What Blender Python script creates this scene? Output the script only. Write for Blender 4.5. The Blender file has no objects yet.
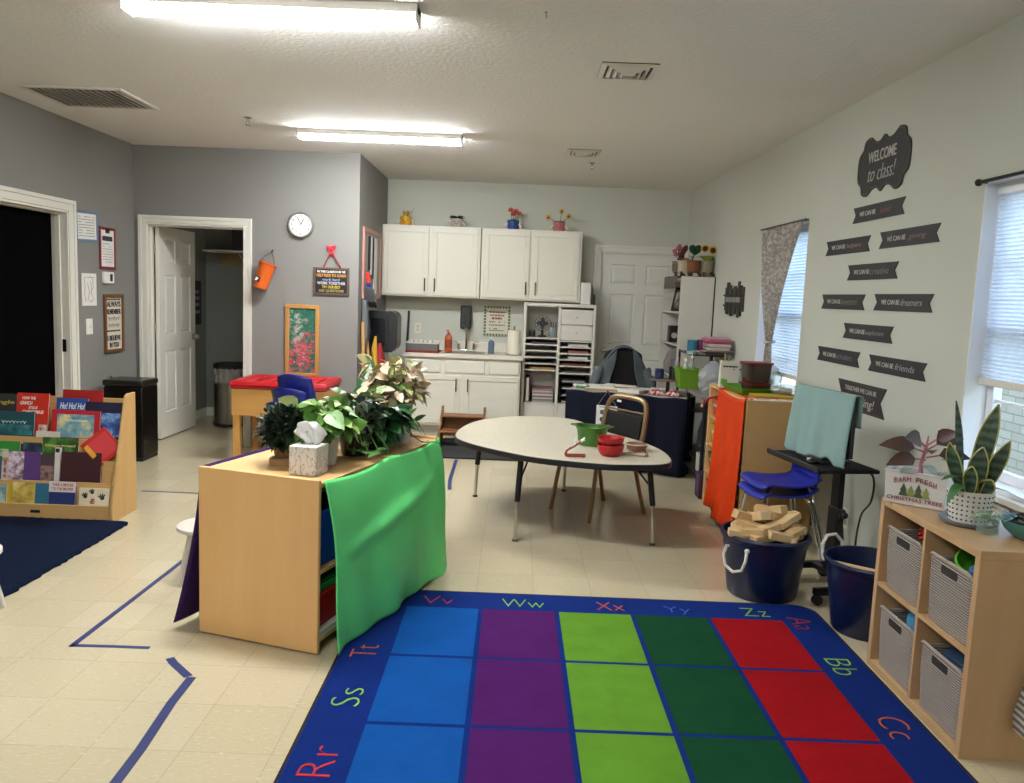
import bpy, bmesh, math, random
from mathutils import Vector, Matrix
rnd = random.Random(7)
SC = bpy.context.scene
COL = SC.collection
PI = math.pi
R_ = math.radians

# ------------------------------------------------------------------ camera model (measured from the photograph)
FPX, PITCH, ROLL, CAMH = 815.59, 0.1172016, 0.0396644, 1.516
_f = Vector((0, math.cos(PITCH), -math.sin(PITCH)))
_r = Vector((1, 0, 0))
_d = -_r.cross(_f)
_c, _s = math.cos(ROLL), math.sin(ROLL)
AX = _c * _r - _s * _d
AY = _s * _r + _c * _d
AZ = _f
def ray(u, v):
    return (AX * ((u - 512) / FPX) + AY * ((v - 391.5) / FPX) + AZ)
def atz(u, v, z=0.0):
    d = ray(u, v); return Vector((0, 0, CAMH)) + d * ((z - CAMH) / d.z)
def aty(u, v, y):
    d = ray(u, v); return Vector((0, 0, CAMH)) + d * (y / d.y)
cam_d = bpy.data.cameras.new('camera'); cam = bpy.data.objects.new('camera', cam_d); COL.objects.link(cam)
cam_d.sensor_fit = 'HORIZONTAL'; cam_d.sensor_width = 36.0; cam_d.lens = FPX / 1024 * 36.0
cam_d.clip_start = 0.05
m = Matrix((AX, -AY, -AZ)).transposed().to_4x4(); m.translation = (0, 0, CAMH)
cam.matrix_world = m
SC.camera = cam

# ------------------------------------------------------------------ materials
def lin(h):
    if not isinstance(h, str): return h
    h = h.lstrip('#'); o = []
    for i in (0, 2, 4):
        c = int(h[i:i+2], 16) / 255
        o.append(c / 12.92 if c <= .04045 else ((c + .055) / 1.055) ** 2.4)
    return tuple(o)
class NT:
    def __init__(s, name):
        s.m = bpy.data.materials.new(name); s.m.use_nodes = True
        s.t = s.m.node_tree; s.n = s.t.nodes; s.l = s.t.links
        s.b = s.n['Principled BSDF']
    def new(s, kind, **kw):
        n = s.n.new('ShaderNode' + kind)
        for k, v in kw.items(): setattr(n, k, v)
        return n
    def link(s, a, b): s.l.new(a, b)
    def coord(s, which='Object'):
        return s.new('TexCoord').outputs[which]
    def mix(s, fac, a, b):
        n = s.new('Mix', data_type='RGBA')
        for i, v in ((0, fac), (6, a), (7, b)):
            if hasattr(v, 'is_linked'): s.link(v, n.inputs[i])
            elif i == 0: n.inputs[0].default_value = v
            else: n.inputs[i].default_value = (*lin(v), 1)
        return n.outputs[2]
    def noise(s, scale, detail=3, vec=None, stretch=None, which='Object', rough=.5):
        n = s.new('TexNoise'); n.inputs['Scale'].default_value = scale; n.inputs['Detail'].default_value = detail; n.inputs['Roughness'].default_value = rough
        v = vec or s.coord(which)
        if stretch:
            mp = s.new('Mapping'); mp.inputs['Scale'].default_value = stretch; s.link(v, mp.inputs[0]); v = mp.outputs[0]
        s.link(v, n.inputs['Vector']); return n.outputs['Fac']
    def ramp(s, fac, *stops):
        n = s.new('ValToRGB'); e = n.color_ramp.elements
        while len(e) < len(stops): e.new(.5)
        for i, (p, c) in enumerate(stops):
            e[i].position = p; c = lin(c) if isinstance(c, str) else c
            e[i].color = (*c, 1) if len(c) == 3 else c
        s.link(fac, n.inputs[0]); return n.outputs[0]
    def bump(s, h, st, dist=.01):
        n = s.new('Bump'); n.inputs['Strength'].default_value = st; n.inputs['Distance'].default_value = dist
        s.link(h, n.inputs['Height']); s.link(n.outputs[0], s.b.inputs['Normal'])
    def set(s, color=None, rough=None, metal=None, spec=None):
        if color is not None:
            if hasattr(color, 'is_linked'): s.link(color, s.b.inputs['Base Color'])
            else: s.b.inputs['Base Color'].default_value = (*lin(color), 1)
        if rough is not None: s.b.inputs['Roughness'].default_value = rough
        if metal is not None: s.b.inputs['Metallic'].default_value = metal
        if spec is not None: s.b.inputs['Specular IOR Level'].default_value = spec
        return s.m
def shade(c, k):
    return tuple(min(1, x * k) for x in lin(c))
_mc = {}
def M(c, rough=.5, var=.07, scale=9, bump=0, bscale=120, metal=0, spec=.5, name=None):
    key = (c, rough, var, scale, bump, bscale, metal, spec)
    if key in _mc: return _mc[key]
    t = NT(name or 'surface_' + str(c).strip('#'))
    f = t.noise(scale, 4)
    t.set(t.mix(f, shade(c, 1 - var), shade(c, 1 + var)), rough, metal, spec)
    if bump: t.bump(t.noise(bscale, 3), bump, .004)
    _mc[key] = t.m
    return t.m
def wood(c1, c2, axis=2, scale=1.0, rough=.45, name='wood'):
    t = NT(name)
    st = [9 * scale, 9 * scale, 9 * scale]; st[axis] = .9 * scale
    f = t.noise(2.2, 6, stretch=tuple(st), rough=.62)
    g = t.noise(14, 3, stretch=tuple(st))
    a = t.ramp(f, (.3, c1), (.7, c2))
    t.set(t.mix(g, a, t.mix(.5, c1, c2)), rough, 0, .4)
    t.bump(g, .05, .002)
    return t.m
def cloth(c, k=.12, name='fabric', rough=.9, ws=400):
    t = NT(name + '_' + c.strip('#'))
    f = t.noise(7, 4); w = t.noise(ws, 1)
    t.set(t.mix(f, shade(c, 1 - k), shade(c, 1 + k)), rough, 0, .25)
    t.bump(w, .25, .002)
    return t.m
def emit(c, st):
    t = NT('lit_diffuser'); t.b.inputs['Emission Color'].default_value = (*lin(c), 1); t.b.inputs['Emission Strength'].default_value = st
    f = t.noise(4, 2); t.set(t.mix(f, c, c), .4); return t.m
def glass(c='#ffffff', rough=.02, alpha=.25):
    t = NT('clear_glass')
    t.set(c, rough); tr = t.new('BsdfTransparent'); tr.inputs[0].default_value = (*lin(c), 1)
    mx = t.new('MixShader'); mx.inputs[0].default_value = alpha
    t.link(tr.outputs[0], mx.inputs[1]); t.link(t.b.outputs[0], mx.inputs[2])
    t.link(mx.outputs[0], t.n['Material Output'].inputs[0])
    t.b.inputs['Specular IOR Level'].default_value = .8
    return t.m

# ------------------------------------------------------------------ geometry builder
class G:
    def __init__(s): s.bm = bmesh.new(); s.mi = 0
    def _f(s, vs):
        try:
            f = s.bm.faces.new(vs); f.material_index = s.mi; return f
        except ValueError: return None
    def box(s, x0, x1, y0, y1, z0, z1, M_=None):
        vs = []
        for p in ((x0,y0,z0),(x1,y0,z0),(x1,y1,z0),(x0,y1,z0),(x0,y0,z1),(x1,y0,z1),(x1,y1,z1),(x0,y1,z1)):
            p = Vector(p); vs.append(s.bm.verts.new(M_ @ p if M_ else p))
        for i in ((3,2,1,0),(4,5,6,7),(0,1,5,4),(1,2,6,5),(2,3,7,6),(3,0,4,7)): s._f([vs[k] for k in i])
        return s
    def cbox(s, c, d, M_=None):
        return s.box(c[0]-d[0]/2,c[0]+d[0]/2,c[1]-d[1]/2,c[1]+d[1]/2,c[2]-d[2]/2,c[2]+d[2]/2,M_)
    def ring(s, pts): return [s.bm.verts.new(Vector(p)) for p in pts]
    def skin(s, rings, cap0=True, cap1=True, closed=True):
        n = len(rings[0])
        for a, b in zip(rings, rings[1:]):
            for i in range(n if closed else n - 1):
                j = (i + 1) % n; s._f([a[i], a[j], b[j], b[i]])
        if cap0: s._f(list(reversed(rings[0])))
        if cap1: s._f(rings[-1])
        return s
    def tube(s, pts, r, n=8, caps=True, flat=1.0):
        pts = [Vector(p) for p in pts]
        rs = r if isinstance(r, (list, tuple)) else [r] * len(pts)
        rings = []; up = None
        for i, p in enumerate(pts):
            t = ((pts[min(i+1,len(pts)-1)] - pts[max(i-1,0)])).normalized()
            if up is None:
                up = Vector((0,0,1)) if abs(t.z) < .9 else Vector((1,0,0))
            a = t.cross(up)
            if a.length < 1e-5: a = t.orthogonal()
            a.normalize(); b = a.cross(t).normalized(); up = b
            rings.append(s.ring([p + (a * math.cos(2*PI*k/n) + b * math.sin(2*PI*k/n) * flat) * rs[i] for k in range(n)]))
        return s.skin(rings, caps, caps)
    def lathe(s, prof, c=(0,0,0), n=24, cap0=True, cap1=True, sx=1, sy=1):
        c = Vector(c)
        rings = [s.ring([c + Vector((r*math.cos(2*PI*k/n)*sx, r*math.sin(2*PI*k/n)*sy, z)) for k in range(n)]) for r, z in prof]
        return s.skin(rings, cap0, cap1)
    def cyl(s, c, r, h, n=20, axis='z'):
        c = Vector(c); ax = {'x': Vector((1,0,0)), 'y': Vector((0,1,0)), 'z': Vector((0,0,1))}[axis]
        return s.tube([c, c + ax * h], r, n)
    def prism(s, poly, a, b, plane='xz'):
        # poly: list of 2-D points; extruded from a to b along the remaining axis
        f = {'xz': lambda p, w: (p[0], w, p[1]), 'xy': lambda p, w: (p[0], p[1], w), 'yz': lambda p, w: (w, p[0], p[1])}[plane]
        return s.skin([s.ring([f(p, a) for p in poly]), s.ring([f(p, b) for p in poly])])
    def grid(s, fn, nu, nv):
        V = [[s.bm.verts.new(Vector(fn(i / nu, j / nv))) for j in range(nv + 1)] for i in range(nu + 1)]
        for i in range(nu):
            for j in range(nv): s._f([V[i][j], V[i+1][j], V[i+1][j+1], V[i][j+1]])
        return s
    def ball(s, c, r, n=10, sz=1.0):
        prof = [(max(1e-4, math.sin(PI*k/n)) * r, -math.cos(PI*k/n) * r * sz) for k in range(n+1)]
        return s.lathe(prof, c, max(8, n + 2))
    def leaf(s, base, d, L, W, droop=.3, fold=.15, up=(0,0,1), n=5, shape=1.0):
        base = Vector(base); d = Vector(d).normalized(); upv = Vector(up)
        side = d.cross(upv)
        if side.length < 1e-4: side = Vector((1,0,0))
        side.normalize(); nrm = side.cross(d).normalized()
        rows = []
        for i in range(n + 1):
            t = i / n
            w = W * .5 * (math.sin(PI * min(1, t ** (.62 * shape))) ** .8 if 0 < t < 1 else (.06 if t == 0 else 0.01))
            c = base + d * (L * t) - Vector((0,0,1)) * (droop * L * t * t)
            rows.append([s.bm.verts.new(c - side * w + nrm * fold * w), s.bm.verts.new(c), s.bm.verts.new(c + side * w + nrm * fold * w)])
        for a, b in zip(rows, rows[1:]):
            for k in (0, 1): s._f([a[k], a[k+1], b[k+1], b[k]])
        return s
    def build(s, name, mats, parent=None, bevel=0, smooth=True, solid=0, loc=None, rotz=0, sub=0, ang=35, seg=2):
        bmesh.ops.recalc_face_normals(s.bm, faces=s.bm.faces[:])
        me = bpy.data.meshes.new(name); s.bm.to_mesh(me); s.bm.free()
        for k in (mats if isinstance(mats, (list, tuple)) else [mats]): me.materials.append(k)
        if smooth:
            for p in me.polygons: p.use_smooth = True
            me.set_sharp_from_angle(angle=R_(ang))
        o = bpy.data.objects.new(name, me); COL.objects.link(o)
        if parent: o.parent = parent
        if loc is not None: o.location = loc
        o.rotation_euler.z = rotz
        if solid:
            md = o.modifiers.new('thickness', 'SOLIDIFY'); md.thickness = solid; md.offset = 0
        if sub:
            md = o.modifiers.new('smoothing', 'SUBSURF'); md.levels = sub; md.render_levels = sub
        if bevel:
            md = o.modifiers.new('edges', 'BEVEL'); md.width = bevel; md.segments = seg; md.limit_method = 'ANGLE'; md.angle_limit = R_(40)
        return o
def tag(o, label, cat, group=None, kind=None):
    o['label'] = label; o['category'] = cat
    if group: o['group'] = group
    if kind: o['kind'] = kind
    return o
def thing(name, label, cat, loc=(0,0,0), rotz=0, group=None):
    o = bpy.data.objects.new(name, None); o.empty_display_size = .05; COL.objects.link(o)
    o.location = loc; o.rotation_euler.z = rotz
    return tag(o, label, cat, group)
def struct(g, name, mat, bevel=0, **k):
    o = g.build(name, mat, None, bevel, **k); o['kind'] = 'structure'; return o
def copy_tree(o, parent=None):
    c = o.copy(); COL.objects.link(c)
    if parent: c.parent = parent
    for ch in list(o.children): copy_tree(ch, c)
    return c
def box_(x0,x1,y0,y1,z0,z1): return G().box(x0,x1,y0,y1,z0,z1)
def text(body, size, mat, parent, loc, width=None, shear=0.0, depth=.0015, flat=False, rot=0, name='lettering', align='CENTER', bold=0.0, height=None):
    cu = bpy.data.curves.new('lettering', 'FONT'); cu.body = body; cu.size = size; cu.align_x = align; cu.align_y = 'CENTER'
    cu.shear = shear; cu.extrude = depth; cu.offset = bold; cu.resolution_u = 3
    o = bpy.data.objects.new('lettering', cu); COL.objects.link(o)
    dg = bpy.context.evaluated_depsgraph_get(); dg.update()
    me = bpy.data.meshes.new_from_object(o.evaluated_get(dg))
    bpy.data.objects.remove(o); bpy.data.curves.remove(cu)
    xs = [v.co.x for v in me.vertices]
    k = 1.0
    if width and xs: k = width / max(1e-6, max(xs) - min(xs))
    ky = 1.0
    if height:
        ys = [v.co.y for v in me.vertices]; ky = height / max(1e-6, max(ys) - min(ys))
    mid = (max(xs) + min(xs)) / 2 if (xs and align == 'CENTER') else 0
    mt = Matrix.Diagonal((k, ky, 1, 1)) @ Matrix.Translation((-mid, 0, 0))
    if rot: mt = Matrix.Rotation(rot, 4, 'Z') @ mt
    if not flat: mt = Matrix.Rotation(PI/2, 4, 'X') @ mt     # upright, read from -Y
    me.transform(Matrix.Translation(loc) @ mt)
    me.materials.clear(); me.materials.append(mat); me.name = name
    t = bpy.data.objects.new(name, me); COL.objects.link(t)
    if parent: t.parent = parent
    return t
# ---- wall frames: local x runs left to right as one faces the wall, local -y points into the room
WSL = 0.0229
def rwx(y): return 2.026 - WSL * (y - 3.5)
RWA = -PI/2 + math.atan(WSL)
def onright(y, z, off=0): return (rwx(y) - off, y, z)
LWX = -3.527
LWA = PI/2
def catmull_open(P, m=6):
    o = []; Q = [P[0]] + list(P) + [P[-1]]
    for i in range(1, len(Q)-2):
        a, b, c, d = Q[i-1:i+3]
        for j in range(m):
            s = j/m; o.append(b + (c-a)*.5*s + (a*2-b*5+c*4-d)*.5*s*s + (b*3-a-c*3+d)*.5*s**3)
    return o + [P[-1]]
BUMPY, BACKY, CEIL = 7.6, 9.22, 2.74
ALX = -1.46
# ================================================================== THE SETTING
WHITE_TRIM = M('#dcdacf', .38, .02, name='white_trim_paint')
def wallpaint(c, name):
    t = NT(name); f = t.noise(2.5, 3); t.set(t.mix(f, shade(c, .97), shade(c, 1.03)), .75, 0, .25)
    t.bump(t.noise(90, 3), .16, .004); return t.m
W_DARK = wallpaint('#83827e', 'grey_wall_paint')
W_LIGHT = wallpaint('#c4c6ba', 'pale_wall_paint')
def floor_mat():
    t = NT('waxed_vinyl_tile'); co = t.coord('Object')
    mp = t.new('Mapping'); mp.inputs['Location'].default_value = (-.153, -2.497, 0); t.link(co, mp.inputs[0])
    br = t.new('TexBrick'); br.offset = 0; br.squash = 1
    br.inputs['Scale'].default_value = 1; br.inputs['Brick Width'].default_value = .2965; br.inputs['Row Height'].default_value = .3045
    br.inputs['Mortar Size'].default_value = .0011; br.inputs['Mortar Smooth'].default_value = .3
    br.inputs['Color1'].default_value = (*lin('#c6ba9c'), 1); br.inputs['Color2'].default_value = (*lin('#bfb394'), 1); br.inputs['Mortar'].default_value = (*lin('#a1937f'), 1)
    t.link(mp.outputs[0], br.inputs['Vector'])
    sp = t.noise(44, 4, stretch=(1, 2.0, 1), vec=co); sp2 = t.noise(9, 2, vec=co)
    c = t.mix(t.ramp(sp, (.58, (0,0,0)), (.70, (1,1,1))), br.outputs['Color'], '#ccc2ab')
    c = t.mix(t.ramp(sp, (.28, (1,1,1)), (.38, (0,0,0))), c, '#b5a98d')
    sc = t.noise(3.2, 5, vec=co, rough=.7)
    t.set(c, .2, 0, .5)
    r = t.new('MapRange'); r.inputs['To Min'].default_value = .12; r.inputs['To Max'].default_value = .26; t.link(sc, r.inputs[0]); t.link(r.outputs[0], t.b.inputs['Roughness'])
    t.bump(br.outputs['Fac'], -.15, .002)
    return t.m
YB = -3.6   # wall behind the camera
struct(box_(-3.9, 2.35, YB-.1, 10.6, -.06, 0), 'floor', floor_mat(), smooth=False)
def ceil_mat():
    t = NT('textured_ceiling'); f = t.noise(1.3, 2); t.set(t.mix(f, '#e4e2de', '#e8e6e2'), .9, 0, .2)
    t.bump(t.noise(38, 4), .5, .008); return t.m
struct(box_(-3.9, 2.35, YB-.1, 9.4, CEIL, CEIL+.08), 'ceiling', ceil_mat(), smooth=False)
# right wall with two window openings (built in its own frame: s along -y from y=10)
def wall_cut(name, mat, p0, ang, length, h, th, holes):
    """wall slab along local x, thickness towards +y, rectangular holes (x0,x1,z0,z1)"""
    g = G(); xs = sorted({0, length, *[q for h_ in holes for q in h_[:2]]})
    for a, b in zip(xs, xs[1:]):
        hs = sorted([(z0, z1) for x0, x1, z0, z1 in holes if x0 <= a + 1e-6 and x1 >= b - 1e-6])
        z = 0
        for z0, z1 in hs:
            if z0 > z: g.box(a, b, 0, th, z, z0)
            z = z1
        if z < h: g.box(a, b, 0, th, z, h)
    bmesh.ops.remove_doubles(g.bm, verts=g.bm.verts[:], dist=1e-5)
    return struct(g, name, mat, loc=p0, rotz=ang, smooth=False)
L0 = 9.3
def rs(y): return (L0 - y) / math.cos(math.atan(WSL))
W1 = (6.59, 5.655, .78, 2.10); W2 = (3.64, 2.70, .78, 2.09)
wall_cut('wall_right', W_LIGHT, (rwx(L0), L0, 0), RWA, rs(YB), CEIL, .17,
         [(rs(W1[0]), rs(W1[1]), W1[2], W1[3]), (rs(W2[0]), rs(W2[1]), W2[2], W2[3])])
wall_cut('wall_back', W_LIGHT, (ALX-.1, BACKY, 0), 0, 3.62, CEIL, .12, [(2.495, 3.41, 0, 2.04)])
struct(box_(ALX-.12, ALX, BUMPY+.12, BACKY, 0, CEIL), 'wall_alcove', W_DARK, smooth=False)
wall_cut('wall_front', W_DARK, (LWX-.14, BUMPY, 0), 0, ALX-LWX+.14, CEIL, .12, [(LWX*-1+.14-3.415, LWX*-1+.14-2.515, 0, 2.045)])
wall_cut('wall_left', W_DARK, (LWX, YB, 0), PI/2, BUMPY-YB+.1, CEIL, .13, [(5.50-YB, 6.485-YB, 0, 2.03)])
struct(box_(-3.7, 2.4, YB-.1, YB, 0, CEIL), 'wall_rear', W_LIGHT, smooth=False)
# baseboards
def base(name, p, ang, a, b, h=.10, t=.012):
    struct(G().box(a, b, -t, 0, 0, h), name, WHITE_TRIM, .003, loc=p, rotz=ang)
base('baseboard_right', (rwx(L0), L0, 0), RWA, 0, rs(YB))
base('baseboard_back', (0, BACKY, 0), 0, .9-.06, .9-.05); 
base('baseboard_left', (LWX, YB, 0), PI/2, 0, 5.38-YB); base('baseboard_left.001', (LWX, YB, 0), PI/2, 6.585-YB, BUMPY-YB)
base('baseboard_front', (0, BUMPY, 0), 0, -2.43, ALX)
# ---- doors
DOORW = M('#e4e2d6', .4, .02, name='white_door_paint')
NICKEL = M('#b9b4a8', .3, .05, metal=1, name='brushed_nickel')
def door_leaf(name, w, h, parent, loc=(0,0,0), rotz=0, mat=None, th=.036):
    g = G(); st, mid = .115, .11
    pw = (w - 2*st - mid) / 2
    rows = [(.24, .24+.60), (.24+.60+.16, .24+.60+.16+.58), (h-.12-.22, h-.12)]
    rows[1] = (rows[1][0], h - .12 - .22 - .11)
    cols = [(st, st+pw), (st+pw+mid, w-st)]
    xs = sorted({0, w, *[c for q in cols for c in q]}); zs = sorted({0, h, *[c for q in rows for c in q]})
    for a, b in zip(xs, xs[1:]):
        for c, d in zip(zs, zs[1:]):
            if any(abs(a-q[0])<1e-6 for q in cols) and any(abs(c-q[0])<1e-6 for q in rows):
                for sgn, yy in ((-1, -th/2), (1, th/2)):
                    y1 = yy - sgn * .012; y2 = yy - sgn * .003
                    r0 = g.ring([(a,yy,c),(b,yy,c),(b,yy,d),(a,yy,d)])
                    r1 = g.ring([(a+.012,y1,c+.012),(b-.012,y1,c+.012),(b-.012,y1,d-.012),(a+.012,y1,d-.012)])
                    r2 = g.ring([(a+.04,y2,c+.04),(b-.04,y2,c+.04),(b-.04,y2,d-.04),(a+.04,y2,d-.04)])
                    g.skin([r0, r1, r2], False, True)
            else:
                for yy in (-th/2, th/2): g._f(g.ring([(a,yy,c),(b,yy,c),(b,yy,d),(a,yy,d)]))
    for a, b, c, d in ((0,0,0,h),(w,w,0,h)): g._f(g.ring([(a,-th/2,c),(a,th/2,c),(a,th/2,d),(a,-th/2,d)]))
    for z in (0, h): g._f(g.ring([(0,-th/2,z),(w,-th/2,z),(w,th/2,z),(0,th/2,z)]))
    bmesh.ops.remove_doubles(g.bm, verts=g.bm.verts[:], dist=1e-5)
    return g.build(name, mat or DOORW, parent, loc=loc, rotz=rotz, ang=8)
def casing(g, x0, x1, h, w=.1, t=.02, jamb=.13):
    """stepped door casing round an opening x0..x1, 0..h, on the room face y=0 (towards -y) and its jambs"""
    g.box(x0-w+.03, x0+.006, -t*.6, 0, 0, h+.006); g.box(x1-.006, x1+w-.03, -t*.6, 0, 0, h+.006)
    g.box(x0-w+.03, x1+w-.03, -t*.6, 0, h+.006, h+w-.03)
    g.box(x0-w, x0-w+.03, -t, 0, 0, h+w); g.box(x1+w-.03, x1+w, -t, 0, 0, h+w); g.box(x0-w+.03, x1+w-.03, -t, 0, h+w-.03, h+w)
    g.box(x0-.02, x0+.012, -.002, jamb, 0, h); g.box(x1-.012, x1+.02, -.002, jamb, 0, h); g.box(x0, x1, -.002, jamb, h-.012, h+.01)
    g.box(x0+.01, x0+.024, jamb*.45, jamb*.8, 0, h-.01); g.box(x1-.024, x1-.01, jamb*.45, jamb*.8, 0, h-.01); g.box(x0, x1, jamb*.45, jamb*.8, h-.026, h-.01)
    return g
def sroot(name, loc, rotz=0):
    o = bpy.data.objects.new(name, None); COL.objects.link(o); o.location = loc; o.rotation_euler.z = rotz; o['kind'] = 'structure'; return o
# door 1: dark doorway in the left wall
d1 = sroot('door_1', (LWX, YB, 0), PI/2)
casing(G(), 5.50-YB, 6.485-YB, 2.03, w=.09).build('door_frame', WHITE_TRIM, d1, .003)
sp = G().box(6.466-YB, 6.4735-YB, .03, .075, .93, 1.03); sp.build('strike_plate', M('#2a2622', .35, .05, metal=.8), d1, .002)
DARK = M('#050506', .95, .2, spec=.03, name='unlit_room_black')  # darkness of the unlit room is put into this near-black wall colour
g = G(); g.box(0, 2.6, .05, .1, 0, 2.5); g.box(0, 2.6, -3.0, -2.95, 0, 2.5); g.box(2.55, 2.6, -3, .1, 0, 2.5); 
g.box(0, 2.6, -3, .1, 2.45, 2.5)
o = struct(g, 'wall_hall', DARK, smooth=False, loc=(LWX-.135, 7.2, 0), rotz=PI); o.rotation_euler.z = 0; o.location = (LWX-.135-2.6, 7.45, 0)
# things faintly seen in the dark room
t = thing('storage_shelf', 'dark metal shelf with boxes, seen through the unlit doorway', 'shelf', (LWX-1.5, 7.05, 0))
g = G()
for z in (.1, .55, .98, 1.45): g.box(-.5, .5, -.2, .2, z, z+.025)
g.build('shelf_board', M('#1d1d20', .4), t)
for x in (-.49, .49):
    for y in (-.19, .19): G().cyl((x, y, 0), .012, 1.75, 8).build('post', M('#222226', .3, metal=.6), t)
# door 2: open six-panel door and frame
d2 = sroot('door_2', (0, BUMPY, 0))
casing(G(), -3.415, -2.515, 2.045, w=.072, jamb=.12).build('door_frame', WHITE_TRIM, d2, .003)
lf = door_leaf('door_leaf', .82, 2.02, d2, loc=(-3.375, .13, .012), rotz=R_(89))
g = G()
for sgn in (-1, 1):
    g.cyl((.755, sgn*.018, .95), .028, sgn*.008, 16, 'y'); g.lathe([(.011,0),(.011,.03)], (.755, 0, .95), 10) if False else None
    g.tube([(.755, sgn*.02, .95), (.755, sgn*.05, .95)], .011, 10); g.ball((.755, sgn*.062, .95), .027, 10)
g.build('knob', NICKEL, lf)
for z in (.28, 1.08, 1.83):
    g = G(); g.box(-.012, .0, -.03, .03, z-.05, z+.05); g.cyl((-.008, -.028, z-.052), .007, .104, 8)
    g.build('hinge', NICKEL, d2, .001, loc=(-3.39, .11, 0))
# room beyond door 2
W_IN = wallpaint('#8c8f89', 'dim_room_paint')
struct(box_(-3.62, -3.52, 7.72, 9.45, 0, CEIL), 'wall_closet_left', W_IN, smooth=False)
struct(box_(-3.62, -1.5, 9.32, 9.42, 0, CEIL), 'wall_closet_back', W_IN, smooth=False)
base('baseboard_closet', (0, 9.32, 0), 0, -3.52, -1.6); base('baseboard_closet.001', (-3.52, 7.74, 0), PI/2, 0, 1.58)
struct(box_(.6, 2.2, BACKY+.16, BACKY+.2, 0, 2.5), 'door_light_block', W_LIGHT, smooth=False)  # unseen panel added behind the closed door to stop sky light at its gap
# door 3: closed door at the back
d3 = sroot('door_3', (ALX-.1, BACKY, 0))
casing(G(), 2.495, 3.41, 2.04, w=.075, jamb=.11).build('door_frame', WHITE_TRIM, d3, .003)
lf3 = door_leaf('door_leaf', .895, 2.02, d3, loc=(2.505, .045, .01), mat=M('#d9d8cf', .4, .02))
g = G(); g.cyl((.065, -.018, .93), .03, -.008, 16, 'y'); g.tube([(.065,-.02,.93),(.065,-.06,.93),(.10,-.065,.93),(.18,-.06,.925)], .010, 10)
g.build('handle', NICKEL, lf3)
# ---- windows
BLIND = None
def shade_mat():
    t = NT('cellular_shade'); t.set('#e6eaf2', .8)
    tr = t.new('BsdfTranslucent'); tr.inputs[0].default_value = (*lin('#eef2fa'), 1)
    mx = t.new('MixShader'); mx.inputs[0].default_value = .6
    f = t.noise(6, 2); t.link(t.mix(f, '#e2e6ee', '#eceff6'), t.b.inputs['Base Color'])
    t.link(t.b.outputs[0], mx.inputs[1]); t.link(tr.outputs[0], mx.inputs[2]); t.link(mx.outputs[0], t.n['Material Output'].inputs[0]); return t.m
SHADE = shade_mat(); VINYL = M('#e9ebee', .35, .02, name='white_vinyl'); PANE = glass('#f4fbff', .0, .06)
def window(name, W, shade_to):
    y0, y1, z0, z1 = W; w = (y0 - y1) / math.cos(math.atan(WSL))
    r = sroot(name, (rwx(y0), y0, 0), RWA)
    g = G()     # jamb liner
    for a, b, c, d in ((-.0, .008, z0, z1), (w-.008, w, z0, z1), (0, w, z1-.008, z1), (0, w, z0, z0+.02)): g.box(a, b, .001, .17, c, d)
    g.build('window_frame', VINYL, r)
    G().box(-.03, w+.03, -.035, .1, z0-.028, z0).build('window_sill', WHITE_TRIM, r, .005)
    zm = (z0 + z1) / 2 + .02
    for nm, yy, a, b in (('lower_sash', .115, z0+.02, zm+.02), ('upper_sash', .14, zm-.02, z1-.01)):
        g = G(); s = .045
        g.box(.01, .01+s, yy-.015, yy+.015, a, b); g.box(w-.01-s, w-.01, yy-.015, yy+.015, a, b)
        g.box(.01, w-.01, yy-.015, yy+.015, a, a+s); g.box(.01, w-.01, yy-.015, yy+.015, b-s, b)
        for k in (1, 2): g.box(w*k/3-.008, w*k/3+.008, yy-.006, yy+.006, a, b)
        g.box(.01, w-.01, yy-.006, yy+.006, (a+b)/2-.008, (a+b)/2+.008)
        f = g.build(nm, VINYL, r, .003)
        G().box(.04, w-.04, yy-.002, yy+.002, a+.03, b-.03).build('glass_pane', PANE, f)
    # pleated cellular shade
    g = G(); n = 46; zt = z1 - .05
    pts = []
    for k in range(2*n+1): pts.append(((.062 if k % 2 else .078), zt - (zt - shade_to) * k / (2*n)))
    rings = [g.ring([(.012, y, z) for y, z in pts]), g.ring([(w-.012, y, z) for y, z in pts])]
    g.skin(rings, False, False, closed=False)
    sh = g.build('window_shade', SHADE, r, smooth=False)
    G().box(.012, w-.012, .05, .092, z1-.06, z1-.008).build('headrail', VINYL, sh, .004)
    G().box(.012, w-.012, .052, .09, shade_to-.03, shade_to+.002).build('bottom_rail', M('#d9d4c8', .5), sh, .004)
    return r
window('window_1', W1, 1.02); window('window_2', W2, 1.235)
# outdoors: pale brick wall of the neighbouring building
def brick():
    t = NT('pale_brick'); br = t.new('TexBrick'); br.inputs['Scale'].default_value = 1; br.inputs['Brick Width'].default_value = .22; br.inputs['Row Height'].default_value = .075
    br.inputs['Mortar Size'].default_value = .006; br.inputs['Color1'].default_value = (*lin('#a39d95'), 1); br.inputs['Color2'].default_value = (*lin('#b3aea6'), 1); br.inputs['Mortar'].default_value = (*lin('#857f77'), 1)
    sx = t.new('SeparateXYZ'); cx = t.new('CombineXYZ'); t.link(t.coord('Object'), sx.inputs[0]); t.link(sx.outputs[1], cx.inputs[0]); t.link(sx.outputs[2], cx.inputs[1]); t.link(cx.outputs[0], br.inputs['Vector'])
    t.set(br.outputs['Color'], .85); t.bump(br.outputs['Fac'], -.4, .01); return t.m
struct(box_(4.3, 4.5, -1, 12, -.5, 1.9), 'wall_outside', brick(), smooth=False)
struct(box_(2.25, 9, -6, 14, -.5, -.4), 'ground_outside', M('#a9b58f', .9), smooth=False)
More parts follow.
